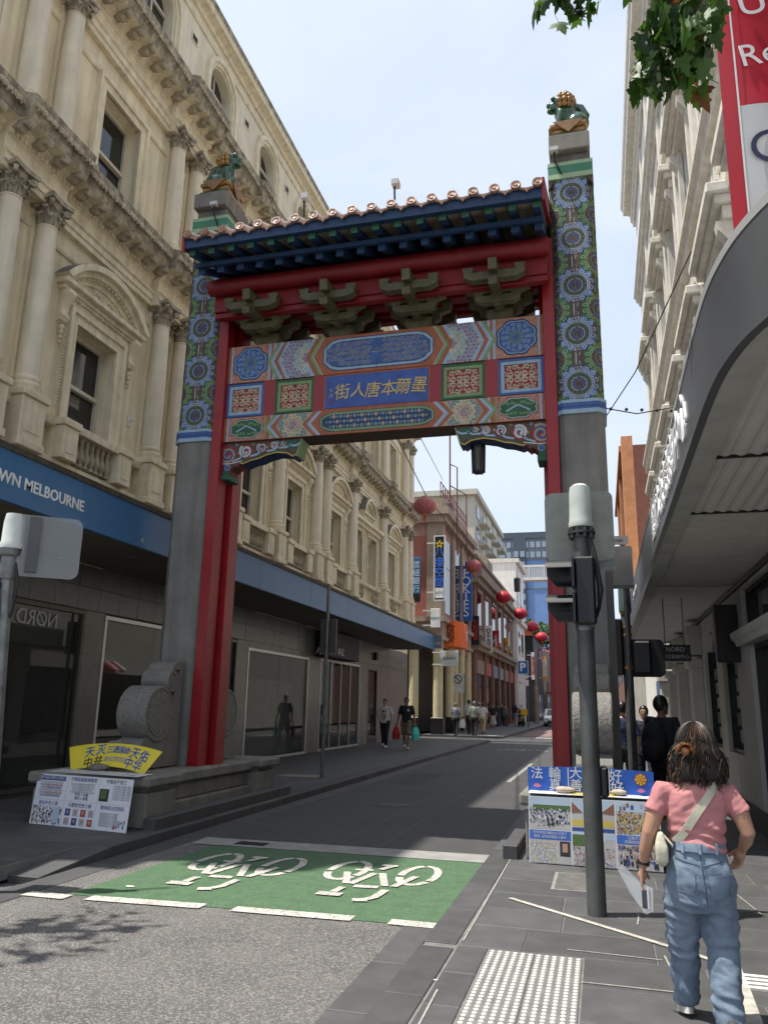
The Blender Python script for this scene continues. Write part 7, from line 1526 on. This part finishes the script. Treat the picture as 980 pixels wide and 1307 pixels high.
for i in range(150):       # loose curly ends
    a = rnd.uniform(-1.7, 1.7); z = rnd.uniform(1.17, 1.29); rr = rnd.uniform(.09, .165); ph = rnd.uniform(0, 6.3); cx_, cy_ = .03 + math.sin(a) * rr, -math.cos(a) * rr * .62; q = rnd.uniform(.008, .018)
    lk[1 if rnd.random() < .5 else 0].tube([(cx_ + q * math.cos(ph + k * .7) * math.cos(a), cy_ + q * math.cos(ph + k * .7) * .5 - .004, z + .05 - k * .011 + q * .5 * math.sin(ph + k * .7)) for k in range(9)], [.0032 - .0003 * k for k in range(9)], 4)
for m_, mm in ((0, hd2), (1, hb)): tag(lk[m_].build('hair_locks', mm, wm_t, 60, local=True), kind='stuff')
clp = MB()
for i in range(9):
    a = -1.3 + i * .33; clp.tube([(-.035 + .025 * math.sin(a), -.108, 1.375 + .02 * math.cos(a)), (-.04 + .05 * math.sin(a), -.142, 1.365 + .05 * math.cos(a)), (-.04 + .066 * math.sin(a), -.132, 1.35 + .066 * math.cos(a)), (-.04 + .06 * math.sin(a), -.118, 1.33 + .06 * math.cos(a))], [.009, .012, .01, .005], 6)
clp.ball((-.038, -.128, 1.362), .03, 10, 7, sq=(1.2, .6, 1.0))
clp.xf(Matrix.Translation((-.038, -.125, 1.365)) @ Matrix.Diagonal((.72, .85, .8, 1)) @ Matrix.Translation((.038, .125, -1.365)))
tag(clp.build('hair_clip', M('tortoiseshell', (.2, .075, .018), .25, .9, 60, coat=.5), wm_t, 60, local=True))
# clear folder in the left hand
fo = thing('document_folder', 'clear plastic document folder held in the left hand', 'folder', (.17, 4.88, RZ))
fl2 = MB(); P3 = [(-.13, .06, .7), (-.105, .03, .735), (-.02, -.02, .66), (.045, -.03, .635), (.04, -.03, .52), (.005, -.02, .5), (-.07, .03, .59)]
fl2.add([tuple(p) for p in P3] + [(p[0] + .004, p[1] - .006, p[2]) for p in P3], [(0, 1, 2, 3, 4, 5, 6), (13, 12, 11, 10, 9, 8, 7)]); fl2.build('sleeve', glass('clear_plastic', (.62, .64, .66), .12, .5), fo, local=True)
MB().box((.018, -.036, .53), (.026, -.03, .635)).build('edge_seal', M('plastic_white', (.7, .7, .7), .3), fo, local=True); MB().box((-.01, -.03, .53), (.016, -.026, .62)).build('photo_card', M('card_dark', (.06, .06, .07), .4), fo, local=True)
# ------------------------------------------------------------------ posters on the plinths
def board_thing(name, label, origin, rz, rx, cat='poster'):
    t = thing(name, label, cat, origin, rz); t.rotation_euler = (rx, 0, rz); return t
def card(t, x0, x1, z0, z1, m, e=0., th=.003, name='panel'): return MB().box((x0, -e - th, z0), (x1, -e, z1)).build(name, m, t, local=True)
def ltext(t, s, m, size, x, z, e=.006, **k):
    me = textmesh(s, m, size, .0004, **k); return obj('lettering', me, t, True, loc=(x, -e, z), rot=(R(90), 0, 0))
paper = M('poster_paper', (.56, .57, .59), .5, .05, 6); pblue = M('banner_blue', (.03, .13, .55), .45, .08, 5); pyel = M('banner_yellow', (.72, .58, .04), .5, .06, 5); pnavy = M('print_navy', (.03, .06, .25), .6); pblk = M('print_black', (.02, .02, .025), .6); pgry = M('print_grey', (.35, .35, .36), .6); psky = M('print_sky', (.38, .47, .58), .6); pgrn = M('print_foliage', (.07, .13, .04), .7); pyl2 = M('print_yellow', (.5, .4, .08), .6); pred = M('print_red', (.35, .07, .07), .6); pskin = M('print_skin', (.42, .25, .18), .6); ppav = M('print_pale', (.42, .4, .39), .6); pink_p = M('print_pink', (.6, .2, .4), .6); pgold = M('emblem_gold', (.7, .42, .03), .5)
def dots(t, n, x0, x1, z0, z1, mats, r, rnd, e=.0045, name='print_detail', shape='fig'):
    mb = MB()
    for i in range(n):
        x, z = rnd.uniform(x0 + r, x1 - r), rnd.uniform(z0 + r, z1 - r); mi = rnd.randrange(len(mats)); s = r * rnd.uniform(.7, 1.1)
        if shape == 'fig': mb.box((x - s * .5, -e - .0002 - i * 2e-6, z - s), (x + s * .5, -e, z + s * .5), mi); 
        else: mb.box((x - s, -e - .0002 - i * 2e-6, z - s * .4), (x + s, -e, z + s * .4), mi)
    tag(mb.build(name, mats, t, local=True), kind='stuff')
rnd = random.Random(77)
# right: blue banner with white characters, six picture posters below
pr = board_thing('poster_board', 'board of six picture posters leaning on the plinth behind the grey signal pole', (-.81, 8.9, RZ + .01), R(-2.5), R(-4)); PWd, PH = 1.32, .65
card(pr, 0, PWd, 0, PH, paper); cw = PWd / 3
cells = [(i, j) for j in (1, 0) for i in range(3)]
for (i, j) in cells:
    x0, x1, z0, z1 = i * cw + .008, (i + 1) * cw - .008, j * PH / 2 + .006, (j + 1) * PH / 2 - .006; o = card(pr, x0, x1, z0, z1, ppav, .003, .001, 'poster')
    if (i, j) == (0, 1): card(pr, x0, x1, z1 - .1, z1, psky, .0042, .0004, 'print_sky'); card(pr, x0 + .04, x1, z1 - .13, z1 - .075, pgrn, .0046, .0004, 'print_trees'); dots(pr, 260, x0, x1, z0 + .05, z1 - .1, [pblk, pgry, pnavy, paper], .011, rnd, .006); dots(pr, 30, x0, x1, z0 + .03, z1 - .16, [pblk, pgry, paper], .022, rnd, .0075)
    elif (i, j) == (1, 1): card(pr, x0, x1, z1 - .14, z1, psky, .0042, .0004, 'print_sky'); card(pr, x0, x1, z0 + .05, z0 + .11, pyl2, .0042, .0004, 'print_field'); card(pr, x0, x1, z0, z0 + .035, pnavy, .0046, .0004, 'print_strip'); MB().prism([(x0, z1 - .03), (x0 + .11, z1 - .13), (x0, z1 - .14)], 'y', -.006, -.005).build('print_roof', M('print_brown', (.2, .09, .05), .6), pr, local=True); MB().prism([(x1, z1 - .03), (x1 - .13, z1 - .13), (x1, z1 - .14)], 'y', -.006, -.005).build('print_roof', MATS['print_brown'], pr, local=True)
    elif (i, j) == (2, 1): card(pr, x0, x1, z1 - .1, z1, psky, .0042, .0004, 'print_sky'); dots(pr, 14, x0, x1, z1 - .11, z1, [pnavy, pgry, MATS['print_brown']], .03, rnd, .0055); dots(pr, 330, x0, x1, z0, z1 - .09, [pyl2, pyl2, pblk, pskin, MATS['print_brown']], .012, rnd, .007)
    elif (i, j) == (0, 0):
        card(pr, x0, x1, z1 - .09, z1, M('print_blue', (.04, .12, .45), .6), .0042, .0006, 'print_header'); ltext(pr, '世界各國法輪功大法弟子', paper, .032, (x0 + x1) / 2, z1 - .027); ltext(pr, '聲援, 支持退黨超三億多', paper, .032, (x0 + x1) / 2, z1 - .064)
        dots(pr, 240, x0, x0 + .28, z0, z1 - .095, [ppav, pgry, paper, pyl2, psky], .009, rnd, .006); card(pr, x0 + .31, x1 - .01, z0 + .07, z1 - .1, pblk, .0046, .0004, 'print_portrait'); card(pr, x0 + .335, x1 - .035, z0 + .11, z1 - .12, pskin, .0056, .0004, 'print_face')
    elif (i, j) == (1, 0): card(pr, x0, x1, z1 - .06, z1, psky, .0042, .0004, 'print_sky'); card(pr, x0, x0 + .12, z1 - .13, z1 - .02, pgrn, .0047, .0004, 'print_tree'); card(pr, x0 + .15, x1 - .1, z1 - .08, z1 - .01, paper, .0047, .0004, 'print_hall'); dots(pr, 260, x0, x1, z0, z1 - .12, [pgry, pred, ppav, pnavy, paper], .009, rnd, .006)
    else:
        card(pr, x0, x1, z1 - .085, z1, MATS['print_blue'], .0042, .0006, 'print_header'); ltext(pr, '法輪大法洪傳', paper, .036, (x0 + x1) / 2, z1 - .025); ltext(pr, '各國政府首位議員', paper, .034, (x0 + x1) / 2, z1 - .062)
        dots(pr, 160, x0, x1, z1 - .15, z1 - .085, [pblk, pskin, pnavy], .009, rnd, .006); dots(pr, 70, x0, x1, z0 + .01, z1 - .14, [pblk, pnavy, pgry, pblk], .022, rnd, .007); dots(pr, 34, x0, x1, z0 + .05, z1 - .13, [pskin, pskin, paper], .011, rnd, .0085)
tl = board_thing('paper_sheet', 'white paper strip laid along the plinth top under the blue banner', (-.81, 8.95, .705), R(-2.5), R(-84)); card(tl, 0, 1.32, 0, .2, paper); card(tl, .45, .9, .02, .16, pyl2, .003, .001, 'print_yellow')
br2 = thing('banner', 'blue banner with large white characters and pink lotus prints', 'banner', (-.82, 9.1, .712), R(-2.5))
def curved(t, w, h, m, n=20, bow=.05, lift=.03, arc=0., name='sheet'):
    vs = []
    for e in (0, -.004):
        for j in (0, 1):
            for i in range(n + 1): u = i / n; vs.append((w * u, bow * math.sin(pi * u) + e - .02 * j, h * j + lift * math.sin(pi * u) * j - arc * (u - .5) ** 2 * 4 * .3))
    k = n + 1; fs = [(i, i + 1, k + i + 1, k + i) for i in range(n)] + [(2 * k + i, 3 * k + i, 3 * k + i + 1, 2 * k + i + 1) for i in range(n)] + [(k + i, k + i + 1, 3 * k + i + 1, 3 * k + i) for i in range(n)] + [(0, k, 3 * k, 2 * k), (n, 2 * k + n, 3 * k + n, k + n)]
    return MB().add(vs, fs).build(name, m, t, 60, local=True)
curved(br2, 1.3, .25, pblue, bow=.0, lift=.02)
for i in range(3): MB().box((.425 + i * .42 - .42 + .0, -.03, .0), (.437 + i * .42 - .42, -.022, .26)).build('edge_strip', paper, br2, local=True) if i else None
for ch, x, z in (('法', .1, .185), ('輪', .29, .19), ('大', .51, .2), ('法', .7, .2), ('好', .92, .19), ('真', .29, .07), ('善', .51, .075), ('忍', .7, .075), ('好', .93, .07)): ltext(br2, ch, paper, .135, x, z, .03, bold=.0012)
def lotus(x, z):
    mb = MB()
    for a in (-60, -30, 0, 30, 60): q = R(a); mb.prism([(x, z - .02), (x + .035 * math.sin(q - .25), z - .02 + .035 * math.cos(q - .25)), (x + .052 * math.sin(q), z - .02 + .052 * math.cos(q)), (x + .035 * math.sin(q + .25), z - .02 + .035 * math.cos(q + .25))], 'y', -.032 - abs(a) * 2e-5, -.029)
    mb.build('lotus_print', pink_p, br2, local=True)
lotus(.1, .065); lotus(1.17, .06)
em = MB(); em.lathe([(.0001, 0), (.062, 0), (.062, .003), (.0001, .003)], 24); em.xf(Matrix.Translation((1.17, -.029, .17)) @ Matrix.Rotation(R(90), 4, 'X')); em.build('emblem', pred, br2, local=True)
em = MB()
for i in range(8): a = i * pi / 4; em.lathe([(.0001, 0), (.013, 0), (.013, .002), (.0001, .002)], 10, (.044 * math.cos(a), .044 * math.sin(a), 0))
em.lathe([(.0001, 0), (.03, 0), (.03, .002), (.0001, .002)], 16); em.xf(Matrix.Translation((1.17, -.0325, .17)) @ Matrix.Rotation(R(90), 4, 'X')); tag(em.build('emblem_dots', pgold, br2, local=True), kind='stuff'); ltext(br2, '卍', pred, .045, 1.17, .17, .037)
def rock(label, x, y, z, s, m, seed):
    mb = MB(); mb.ball((0, 0, 0), s, 12, 8, sq=(1.5, .8, .5)); mb.v = [tuple(Vector(p) * (1 + .25 * mnoise.noise(Vector(p) * 9 + Vector((seed, 0, 0))))) for p in mb.v]; o = mb.build('stone', m, None, 60); o.location = (x, y, z); tag(o, label, 'stone')
pale_r = M('pale_stone', (.45, .38, .3), .85, .2, 12, .3); dark_r = M('brown_stone2', (.17, .15, .12), .85, .3, 12, .4)
rock('pale stone weighing down the blue banner near its red edge strip', -.42, 9.02, .75, .07, pale_r, 1); rock('pale flat stone weighing the blue banner beside the signal pole', .12, 9.0, .75, .06, pale_r, 2)
# left: yellow banner and text posters
pl_ = board_thing('poster_board', 'board of six text posters leaning on the plinth below the yellow banner', (-6.8, 8.7, LZ + .005), R(-8.5), R(-6)); PWd, PH = 1.5, .58; cw = PWd / 3
card(pl_, 0, PWd, 0, PH, paper)
heads = {(0, 1): ('致中國同胞的公開信', paper, pnavy), (1, 1): ('不要錯過最後機會', pnavy, None), (2, 1): ('中国共产党亡', pblk, None), (0, 0): ('退出中共三億', pnavy, None), (1, 0): ('公開退党勇士榜', pnavy, None), (2, 0): ('聲明退出党团队', pnavy, None)}
for (i, j) in cells:
    x0, x1, z0, z1 = i * cw + .008, (i + 1) * cw - .008, j * PH / 2 + .006, (j + 1) * PH / 2 - .006; card(pl_, x0, x1, z0, z1, M('poster_white', (.66, .67, .7), .5, .04, 6), .003, .001, 'poster')
    s, m, bgm_ = heads[(i, j)]
    if bgm_: card(pl_, x0 + .03, x1 - .03, z1 - .065, z1 - .012, bgm_, .0042, .0008, 'print_header')
    ltext(pl_, s, m, .052 if len(s) < 9 else .043, (x0 + x1) / 2, z1 - .037, .0065)
    if j == 1 and i < 2:
        for k in range(6 if i == 0 else 4): dots(pl_, 1, x0, x1, z0, z1, [pgry], .002, rnd) if False else ltext(pl_, '有生命危險請速來領取真相平安' [:13 - (k % 3)], (pgry, pred, pnavy)[k % 3] if i == 0 else pgry, .03, (x0 + x1) / 2, z1 - .09 - k * .03, .006)
        if i == 1: ltext(pl_, '中共 ≠ 中國', pblk, .04, (x0 + x1) / 2, z0 + .07, .0065); ltext(pl_, '愛党 ≠ 愛國', pblk, .04, (x0 + x1) / 2, z0 + .03, .0065)
    elif (i, j) == (2, 1): card(pl_, x0 + .01, x0 + .15, z0 + .02, z0 + .16, pblk, .0042, .0006, 'print_photo'); card(pl_, x0 + .03, x0 + .12, z0 + .05, z0 + .15, pgrn, .0052, .0006, 'print_photo'); [ltext(pl_, '天意如此石頭顯字觀看', pgry, .027, x0 + .34, z1 - .085 - k * .028, .006) for k in range(6)]
    elif (i, j) == (0, 0): dots(pl_, 300, x0, x1, z0, z1 - .06, [pblk, pnavy, ppav, pyl2, pblk], .013, rnd, .006); card(pl_, x0 + .34, x0 + .44, z0 + .03, z1 - .08, psky, .0075, .0006, 'print_flag')
    elif (i, j) == (1, 0):
        for r_ in range(2):
            for k in range(4): card(pl_, x0 + .03 + k * .12, x0 + .11 + k * .12, z0 + .02 + r_ * .1, z0 + .1 + r_ * .1, (pgry, pnavy, ppav, pred)[(k + r_) % 4], .0042, .0006, 'print_photo'); MB().ball((x0 + .07 + k * .12, -.006, z0 + .065 + r_ * .1), .022, 8, 5, sq=(.8, .1, 1)).build('print_face', pskin, pl_, local=True)
    else: [ltext(pl_, '鄭重聲明退出中共組織', pgry, .027, x0 + .2, z1 - .1 - k * .026, .006) for k in range(6)]; dots(pl_, 26, x1 - .17, x1 - .02, z0 + .02, z0 + .14, [pblk, psky, pgry], .016, rnd, .006); card(pl_, x0 + .28, x0 + .32, z0 + .02, z0 + .06, pred, .0046, .0006, 'print_seal')
tl2 = board_thing('paper_sheet', 'white printed sheet laid over the plinth top under the yellow banner', (-6.72, 8.8, .703), R(-7), R(-88)); card(tl2, 0, 1.4, 0, .3, paper); dots(tl2, 30, .05, 1.35, .02, .28, [pgry, psky, pgrn], .02, rnd, .004)
bl2 = thing('banner', 'yellow banner with blue and black characters curving over the plinth', 'banner', (-6.76, 9.14, .71), R(-5)); bl2.rotation_euler = (R(-24), 0, R(-5))
n = 24; vs = []
for e in (0, -.004):
    for j in (0, 1):
        for i in range(n + 1):
            u = i / n; a = (u - .5) * 1.1; x = .72 + (1.05 + .32 * j) * math.sin(a) * 1.12 * .72 / .72 * (.9); vs.append((x, e, .06 + j * .3 - (1 - math.cos(a)) * .55))
k = n + 1; MB().add(vs, [(i, i + 1, k + i + 1, k + i) for i in range(n)] + [(2 * k + i, 3 * k + i, 3 * k + i + 1, 2 * k + i + 1) for i in range(n)] + [(k + i, k + i + 1, 3 * k + i + 1, 3 * k + i) for i in range(n)]).build('sheet', pyel, bl2, 60, local=True)
ylb = M('print_royal', (.02, .07, .4), .6)
for ch, x, z, m, s, r_ in (('天', .36, .225, ylb, .15, 14), ('灭', .52, .26, ylb, .15, 9), ('中', .39, .085, pblk, .14, 12), ('共', .53, .12, pblk, .14, 8), ('三', .655, .27, ylb, .1, 3), ('退', .745, .275, ylb, .1, 1), ('保', .835, .27, ylb, .1, -2), ('命', .925, .26, ylb, .1, -4), ('退', .64, .15, pgry, .07, 3), ('出', .71, .155, pgry, .07, 2), ('党', .78, .155, pgry, .07, 0), ('团', .85, .15, pgry, .07, -2), ('队', .92, .145, pgry, .07, -4), ('天', 1.05, .235, ylb, .15, -9), ('佑', 1.2, .2, ylb, .15, -13), ('中', 1.0, .11, ylb, .14, -8), ('华', 1.14, .08, ylb, .14, -12)):
    o = ltext(bl2, ch, m, s, x, z, .008, bold=.0015); o.rotation_euler = (R(90), R(-r_), 0)
rock('brown stone on top edge of the yellow banner', -6.12, 9.34, 1.02, .1, dark_r, 3); rock('brown stone on the lower edge of the yellow banner', -6.14, 9.04, .76, .09, dark_r, 4)

# ------------------------------------------------------------------ plane tree leaves and red street banner
lfm = []
for i, c in enumerate(((.03, .075, .012), (.055, .125, .02), (.018, .05, .008), (.13, .06, .02))):  # greens darkened, the shade within the crown is put into the leaf colour
    m = bpy.data.materials.new('plane_leaf_%d' % i); m.use_nodes = True; t = m.node_tree; b = t.nodes['Principled BSDF']; b.inputs['Base Color'].default_value = (*c, 1); b.inputs['Roughness'].default_value = .5
    tr = N(t, 'ShaderNodeBsdfTranslucent'); tr.inputs[0].default_value = (c[0] * 2.2, c[1] * 2.0, c[2] * 1.5, 1); mxs = N(t, 'ShaderNodeMixShader'); mxs.inputs[0].default_value = .33; t.links.new(b.outputs[0], mxs.inputs[1]); t.links.new(tr.outputs[0], mxs.inputs[2]); t.links.new(mxs.outputs[0], t.nodes['Material Output'].inputs[0]); lfm.append(m)
OUT = [(0, 0), (.05, .02), (.2, -.08), (.34, -.02), (.3, .08), (.42, .16), (.5, .3), (.36, .3), (.34, .38), (.22, .36), (.2, .5), (.26, .62), (.14, .66), (.1, .8), (0, 1.0)]
OUT = OUT + [(-a, b) for a, b in OUT[-2:0:-1]]
def leaf_mesh(m, bend):
    mb = MB(); sh = lambda a, b: (a, b, -bend * (abs(a) * .5 + (b - .3) ** 2 * .6))
    mid = [(0, 0), (0, .35), (0, .7)]; vs = [sh(a, b) for a, b in OUT]; k = len(vs); c = sh(0, .32); mb.add(vs + [c], [(i, (i + 1) % k, k) for i in range(k)]); mb.tube([(0, -.35, .05), (0, 0, 0)], .012, 4); return mb.mesh('leaf', m, 60)
LMS = [leaf_mesh(m, bd) for m in lfm for bd in (.25, .5)]
bark = M('plane_bark', (.14, .12, .085), .85, .4, 8, .5, 25)
def plane_tree(label, base, limbs, leaves, seed):
    t = thing('plane_tree', label, 'tree', base); rnd = random.Random(seed)
    for pts, rs in limbs: MB().tube(pts, rs, 10).build('trunk' if rs[0] > .1 else 'branch', bark, t, 60)
    for (c, rad, n, sz) in leaves:
        for i in range(n):
            d = Vector((rnd.gauss(0, 1), rnd.gauss(0, 1), rnd.gauss(0, .8))); d = d.normalized() * rnd.random() ** .4
            p = Vector(c) + Vector((d.x * rad[0], d.y * rad[1], d.z * rad[2])); mi = rnd.choices((0, 1, 2, 3), (4, 3, 3, .25))[0]; s = sz * rnd.uniform(.7, 1.2)
            obj('leaf', LMS[mi * 2 + rnd.randrange(2)], t, loc=tuple(p), rot=(rnd.uniform(-2.2, -.9), rnd.uniform(-.6, .6), rnd.uniform(0, 6.28)), scale=(s, s, s))
plane_tree('leafy plane tree branch hanging beside the red street banner', (2.9, 1.2, 0), [([(2.9, 1.2, 0), (2.85, 1.25, 2.5), (2.6, 1.6, 4.2), (1.9, 2.6, 5.6)], [.2, .17, .13, .07]), ([(1.9, 2.6, 5.6), (1.3, 3.8, 6.1), (.85, 4.5, 6.1), (.55, 4.6, 5.7)], [.06, .03, .014, .005]), ([(1.5, 3.2, 5.8), (.8, 3.9, 6.6), (.1, 4.4, 6.65), (-.2, 4.6, 6.5)], [.03, .018, .008, .004]), ([(2.6, 1.6, 4.2), (3.4, 1.2, 5.5), (3.9, 1.0, 7)], [.1, .07, .03])],
    [((.66, 4.6, 5.83), (.27, .4, .3), 120, .17), ((.74, 4.5, 6.2), (.32, .4, .25), 70, .18), ((.42, 4.6, 5.66), (.07, .2, .12), 9, .13), ((-.02, 4.6, 6.52), (.3, .35, .14), 60, .16), ((.3, 4.5, 6.6), (.3, .3, .14), 30, .17), ((1.8, 2.6, 6.1), (.7, .8, .5), 70, .19), ((3.4, 1.0, 6.4), (1.2, 1.2, 1.0), 60, .22)], 5)
plane_tree('leafy plane tree standing on the corner footpath by the cream building', (-6.9, 4.3, 0), [([(-6.9, 4.3, 0), (-6.9, 4.3, 2.6), (-6.8, 4.3, 4.4)], [.18, .15, .1]), ([(-6.8, 4.3, 4.2), (-6.1, 4.4, 5.6), (-5.6, 4.6, 6.4)], [.08, .05, .02]), ([(-6.8, 4.3, 4.2), (-7.4, 3.6, 5.8), (-7.6, 3.2, 7)], [.08, .05, .02])],
    [((-5.75, 4.5, 6.0), (.55, .7, .7), 80, .22), ((-7.2, 3.7, 6.4), (1.1, 1.0, .9), 90, .24)], 9)
# distant tree
gt_ = thing('street_tree', 'green street tree rising beyond the far shops', 'tree', (-12, 125, 0)); MB().tube([(-12, 145, 0), (-12, 145, 9), (-11.6, 145, 12)], [.3, .22, .1], 8).build('trunk', bark, gt_)
fo_ = MB(); rnd = random.Random(12)
for i in range(900):
    d = Vector((rnd.gauss(0, 1), rnd.gauss(0, 1), rnd.gauss(0, 1))).normalized() * rnd.random() ** .35; p = Vector((-12.5, 145, 13.8)) + Vector((d.x * 4.6, d.y * 3, d.z * 3.2)); s = .45; a = rnd.uniform(0, 6.28); u = Vector((math.cos(a), math.sin(a), rnd.uniform(-.5, .5))) * s; v = Vector((-math.sin(a) * .5, math.cos(a) * .5, .8)) * s * .7; fo_.add([p - u, p + v, p + u, p - v], [(0, 1, 2, 3)], rnd.randrange(3))
tag(fo_.build('crown', lfm[:3], gt_), kind='stuff')
# red banner
bn = thing('street_banner', 'tall red hanging banner with white lettering and a pale lower panel', 'banner', (1.25, 6.0, 5)); bred = M('banner_red', (.5, .015, .035), .5, .15, 1.2); n = 14
def bsheet(z0, z1, m, nm, x0, x1, off=0., e=.0):
    vs = []
    for j in range(9):
        for i in range(n + 1): u = i / n; z = z0 + (z1 - z0) * j / 8; x = x0 + (x1 - x0) * u; vs.append((x, 6.0 + (x - 1.15) * .15 + .03 * math.sin(x * 6 + z * 1.3) - off, z))
    fs = [(j * (n + 1) + i, j * (n + 1) + i + 1, (j + 1) * (n + 1) + i + 1, (j + 1) * (n + 1) + i) for j in range(8) for i in range(n)]; return MB().add(vs, fs).build(nm, m, bn, 60)
bsheet(5.2, 8.6, bred, 'sheet', 1.17, 2.25); bsheet(5.2, 6.42, M('banner_pale', (.55, .56, .57), .5, .05, 2), 'pale_panel', 1.3, 2.25, .012); bsheet(5.2, 8.6, wl, 'white_line', 1.285, 1.3, .015)
for s_, z, x, size, m in (('UP', 7.42, 1.56, .34, wl), ('Retail', 6.92, 1.66, .3, wl), ('Grand', 6.05, 1.86, .42, M('print_navy2', (.03, .04, .09), .5)), ('city', 5.68, 1.62, .26, MATS['print_navy2'])):
    o = text(s_, m, size, (x, 5.955 + (x - 1.15) * .15, z), bn, extrude=.002); o.rotation_euler = (R(90), R(-8), R(8.5))
for z in (5.2, 8.6): MB().tube([(1.1, 5.99, z), (2.4, 6.18, z)], .02, 8).build('arm', galv, bn, 40)
MB().tube([(2.4, 6.18, .02), (2.4, 6.18, 9.2)] if False else [(2.33, 6.17, 3.9), (2.33, 6.17, 9.2)], .06, 12).build('pole', galv, bn, 40)

# ------------------------------------------------------------------ vehicles
def car(label, x, y, rz, paint, name='parked_car', h=1.45, group=None):
    t = thing(name, label, 'car', (x, y, 0), rz); B = lambda mb, nm, m, s=None, p=None: mb.build(nm, m, p or t, s, local=True)
    side = [(-2.15, .35), (-2.2, .6), (-2.1, .85), (-1.7, .92), (-1.25, h - .12), (-.6, h), (.5, h), (1.0, .95), (1.9, .82), (2.2, .68), (2.25, .4), (2.1, .25), (-2.0, .25)]
    b = MB(); b.loft([[(sx * w_, a, z if z < .95 else z) for a, z in side] for sx, w_ in ((-1, .82), (-1, .88), (1, .88), (1, .82))][0:4]); o = B(b, 'body', paint, 30)
    g = MB(); g.prism([(-.56, h - .03), (.52, h - .04), (.92, .97), (.86, .96), (-1.2, .96)], 'x', -.885, .885); B(g, 'side_glass', dglass)
    g = MB(); g.loft([[(-.7, 1.06, .96), (.7, 1.06, .96)], [(-.62, .55, h - .05), (.62, .55, h - .05)]], cap=False, closed=False); B(g, 'windscreen', dglass)
    for sx in (-1, 1):
        for a in (-1.35, 1.35): wl_ = MB(); wl_.tube([(sx * .7, a, .32), (sx * .9, a, .32)], .32, 18); wo = B(wl_, 'wheel', blk, 40); r_ = MB(); r_.tube([(sx * .89, a, .32), (sx * .91, a, .32)], .2, 14); B(r_, 'rim', galv, 40, wo)
        B(MB().ball((sx * .62, 2.18, .64), .16, 10, 6, sq=(1.2, .5, .6)), 'headlight', M('headlight_glass', (.6, .62, .62), .1), 60); B(MB().ball((sx * .98, .8, .98), .1, 8, 6, sq=(1.2, .6, .8)), 'mirror', paint, 60)
    B(MB().box((-.6, 2.22, .3), (.6, 2.27, .5)), 'grille', blk); B(MB().box((-.26, 2.27, .42), (.26, 2.285, .54)), 'number_plate', wl)
    return t
cwm = M('car_white', (.7, .7, .7), .25, .03, 4, coat=.6)
car('white sedan parked facing us beyond the red post', -4.0, 72, R(180), cwm); car('white van behind the white sedan', -3.6, 80, R(180), cwm, h=1.95)
mbk = thing('motorbike', 'delivery motorbike with a yellow box on the far footpath edge', 'motorbike', (-6.3, 65, LZ), R(20)); B = lambda mb, nm, m, s=None: mb.build(nm, m, mbk, s, local=True)
for y_ in (-.6, .62): B(MB().tube([(-.06, y_, .3), (.06, y_, .3)], .3, 16), 'wheel', blk, 40)
B(MB().prism([(-.6, .45), (-.5, .8), (.1, .7), (.35, 1.0), (.5, .95), (.6, .5), (.2, .3), (-.3, .3)], 'x', -.15, .15), 'body', M('bike_white', (.55, .55, .55), .3)); B(MB().cbox((-.27, -1.0, .85), (.27, -.45, 1.3), .02), 'box', M('box_yellow', (.7, .42, .01), .5)); B(MB().tube([(-.35, .42, 1.05), (.35, .42, 1.05)], .02, 6), 'handlebar', blk)
figure('rider in white sitting on the delivery motorbike', (-6.32, 65.1, LZ + .1), R(20), 1.6, skin2, cl('white', (.55, .54, .52)), cl('black', (.015, .015, .017)), None, 1., stride=.1, arms=((.4, 0), (.4, 0)), vox=.026, faceon=False, hair=wl, hairl='cap')
bpy.data.scenes.remove(TMP)
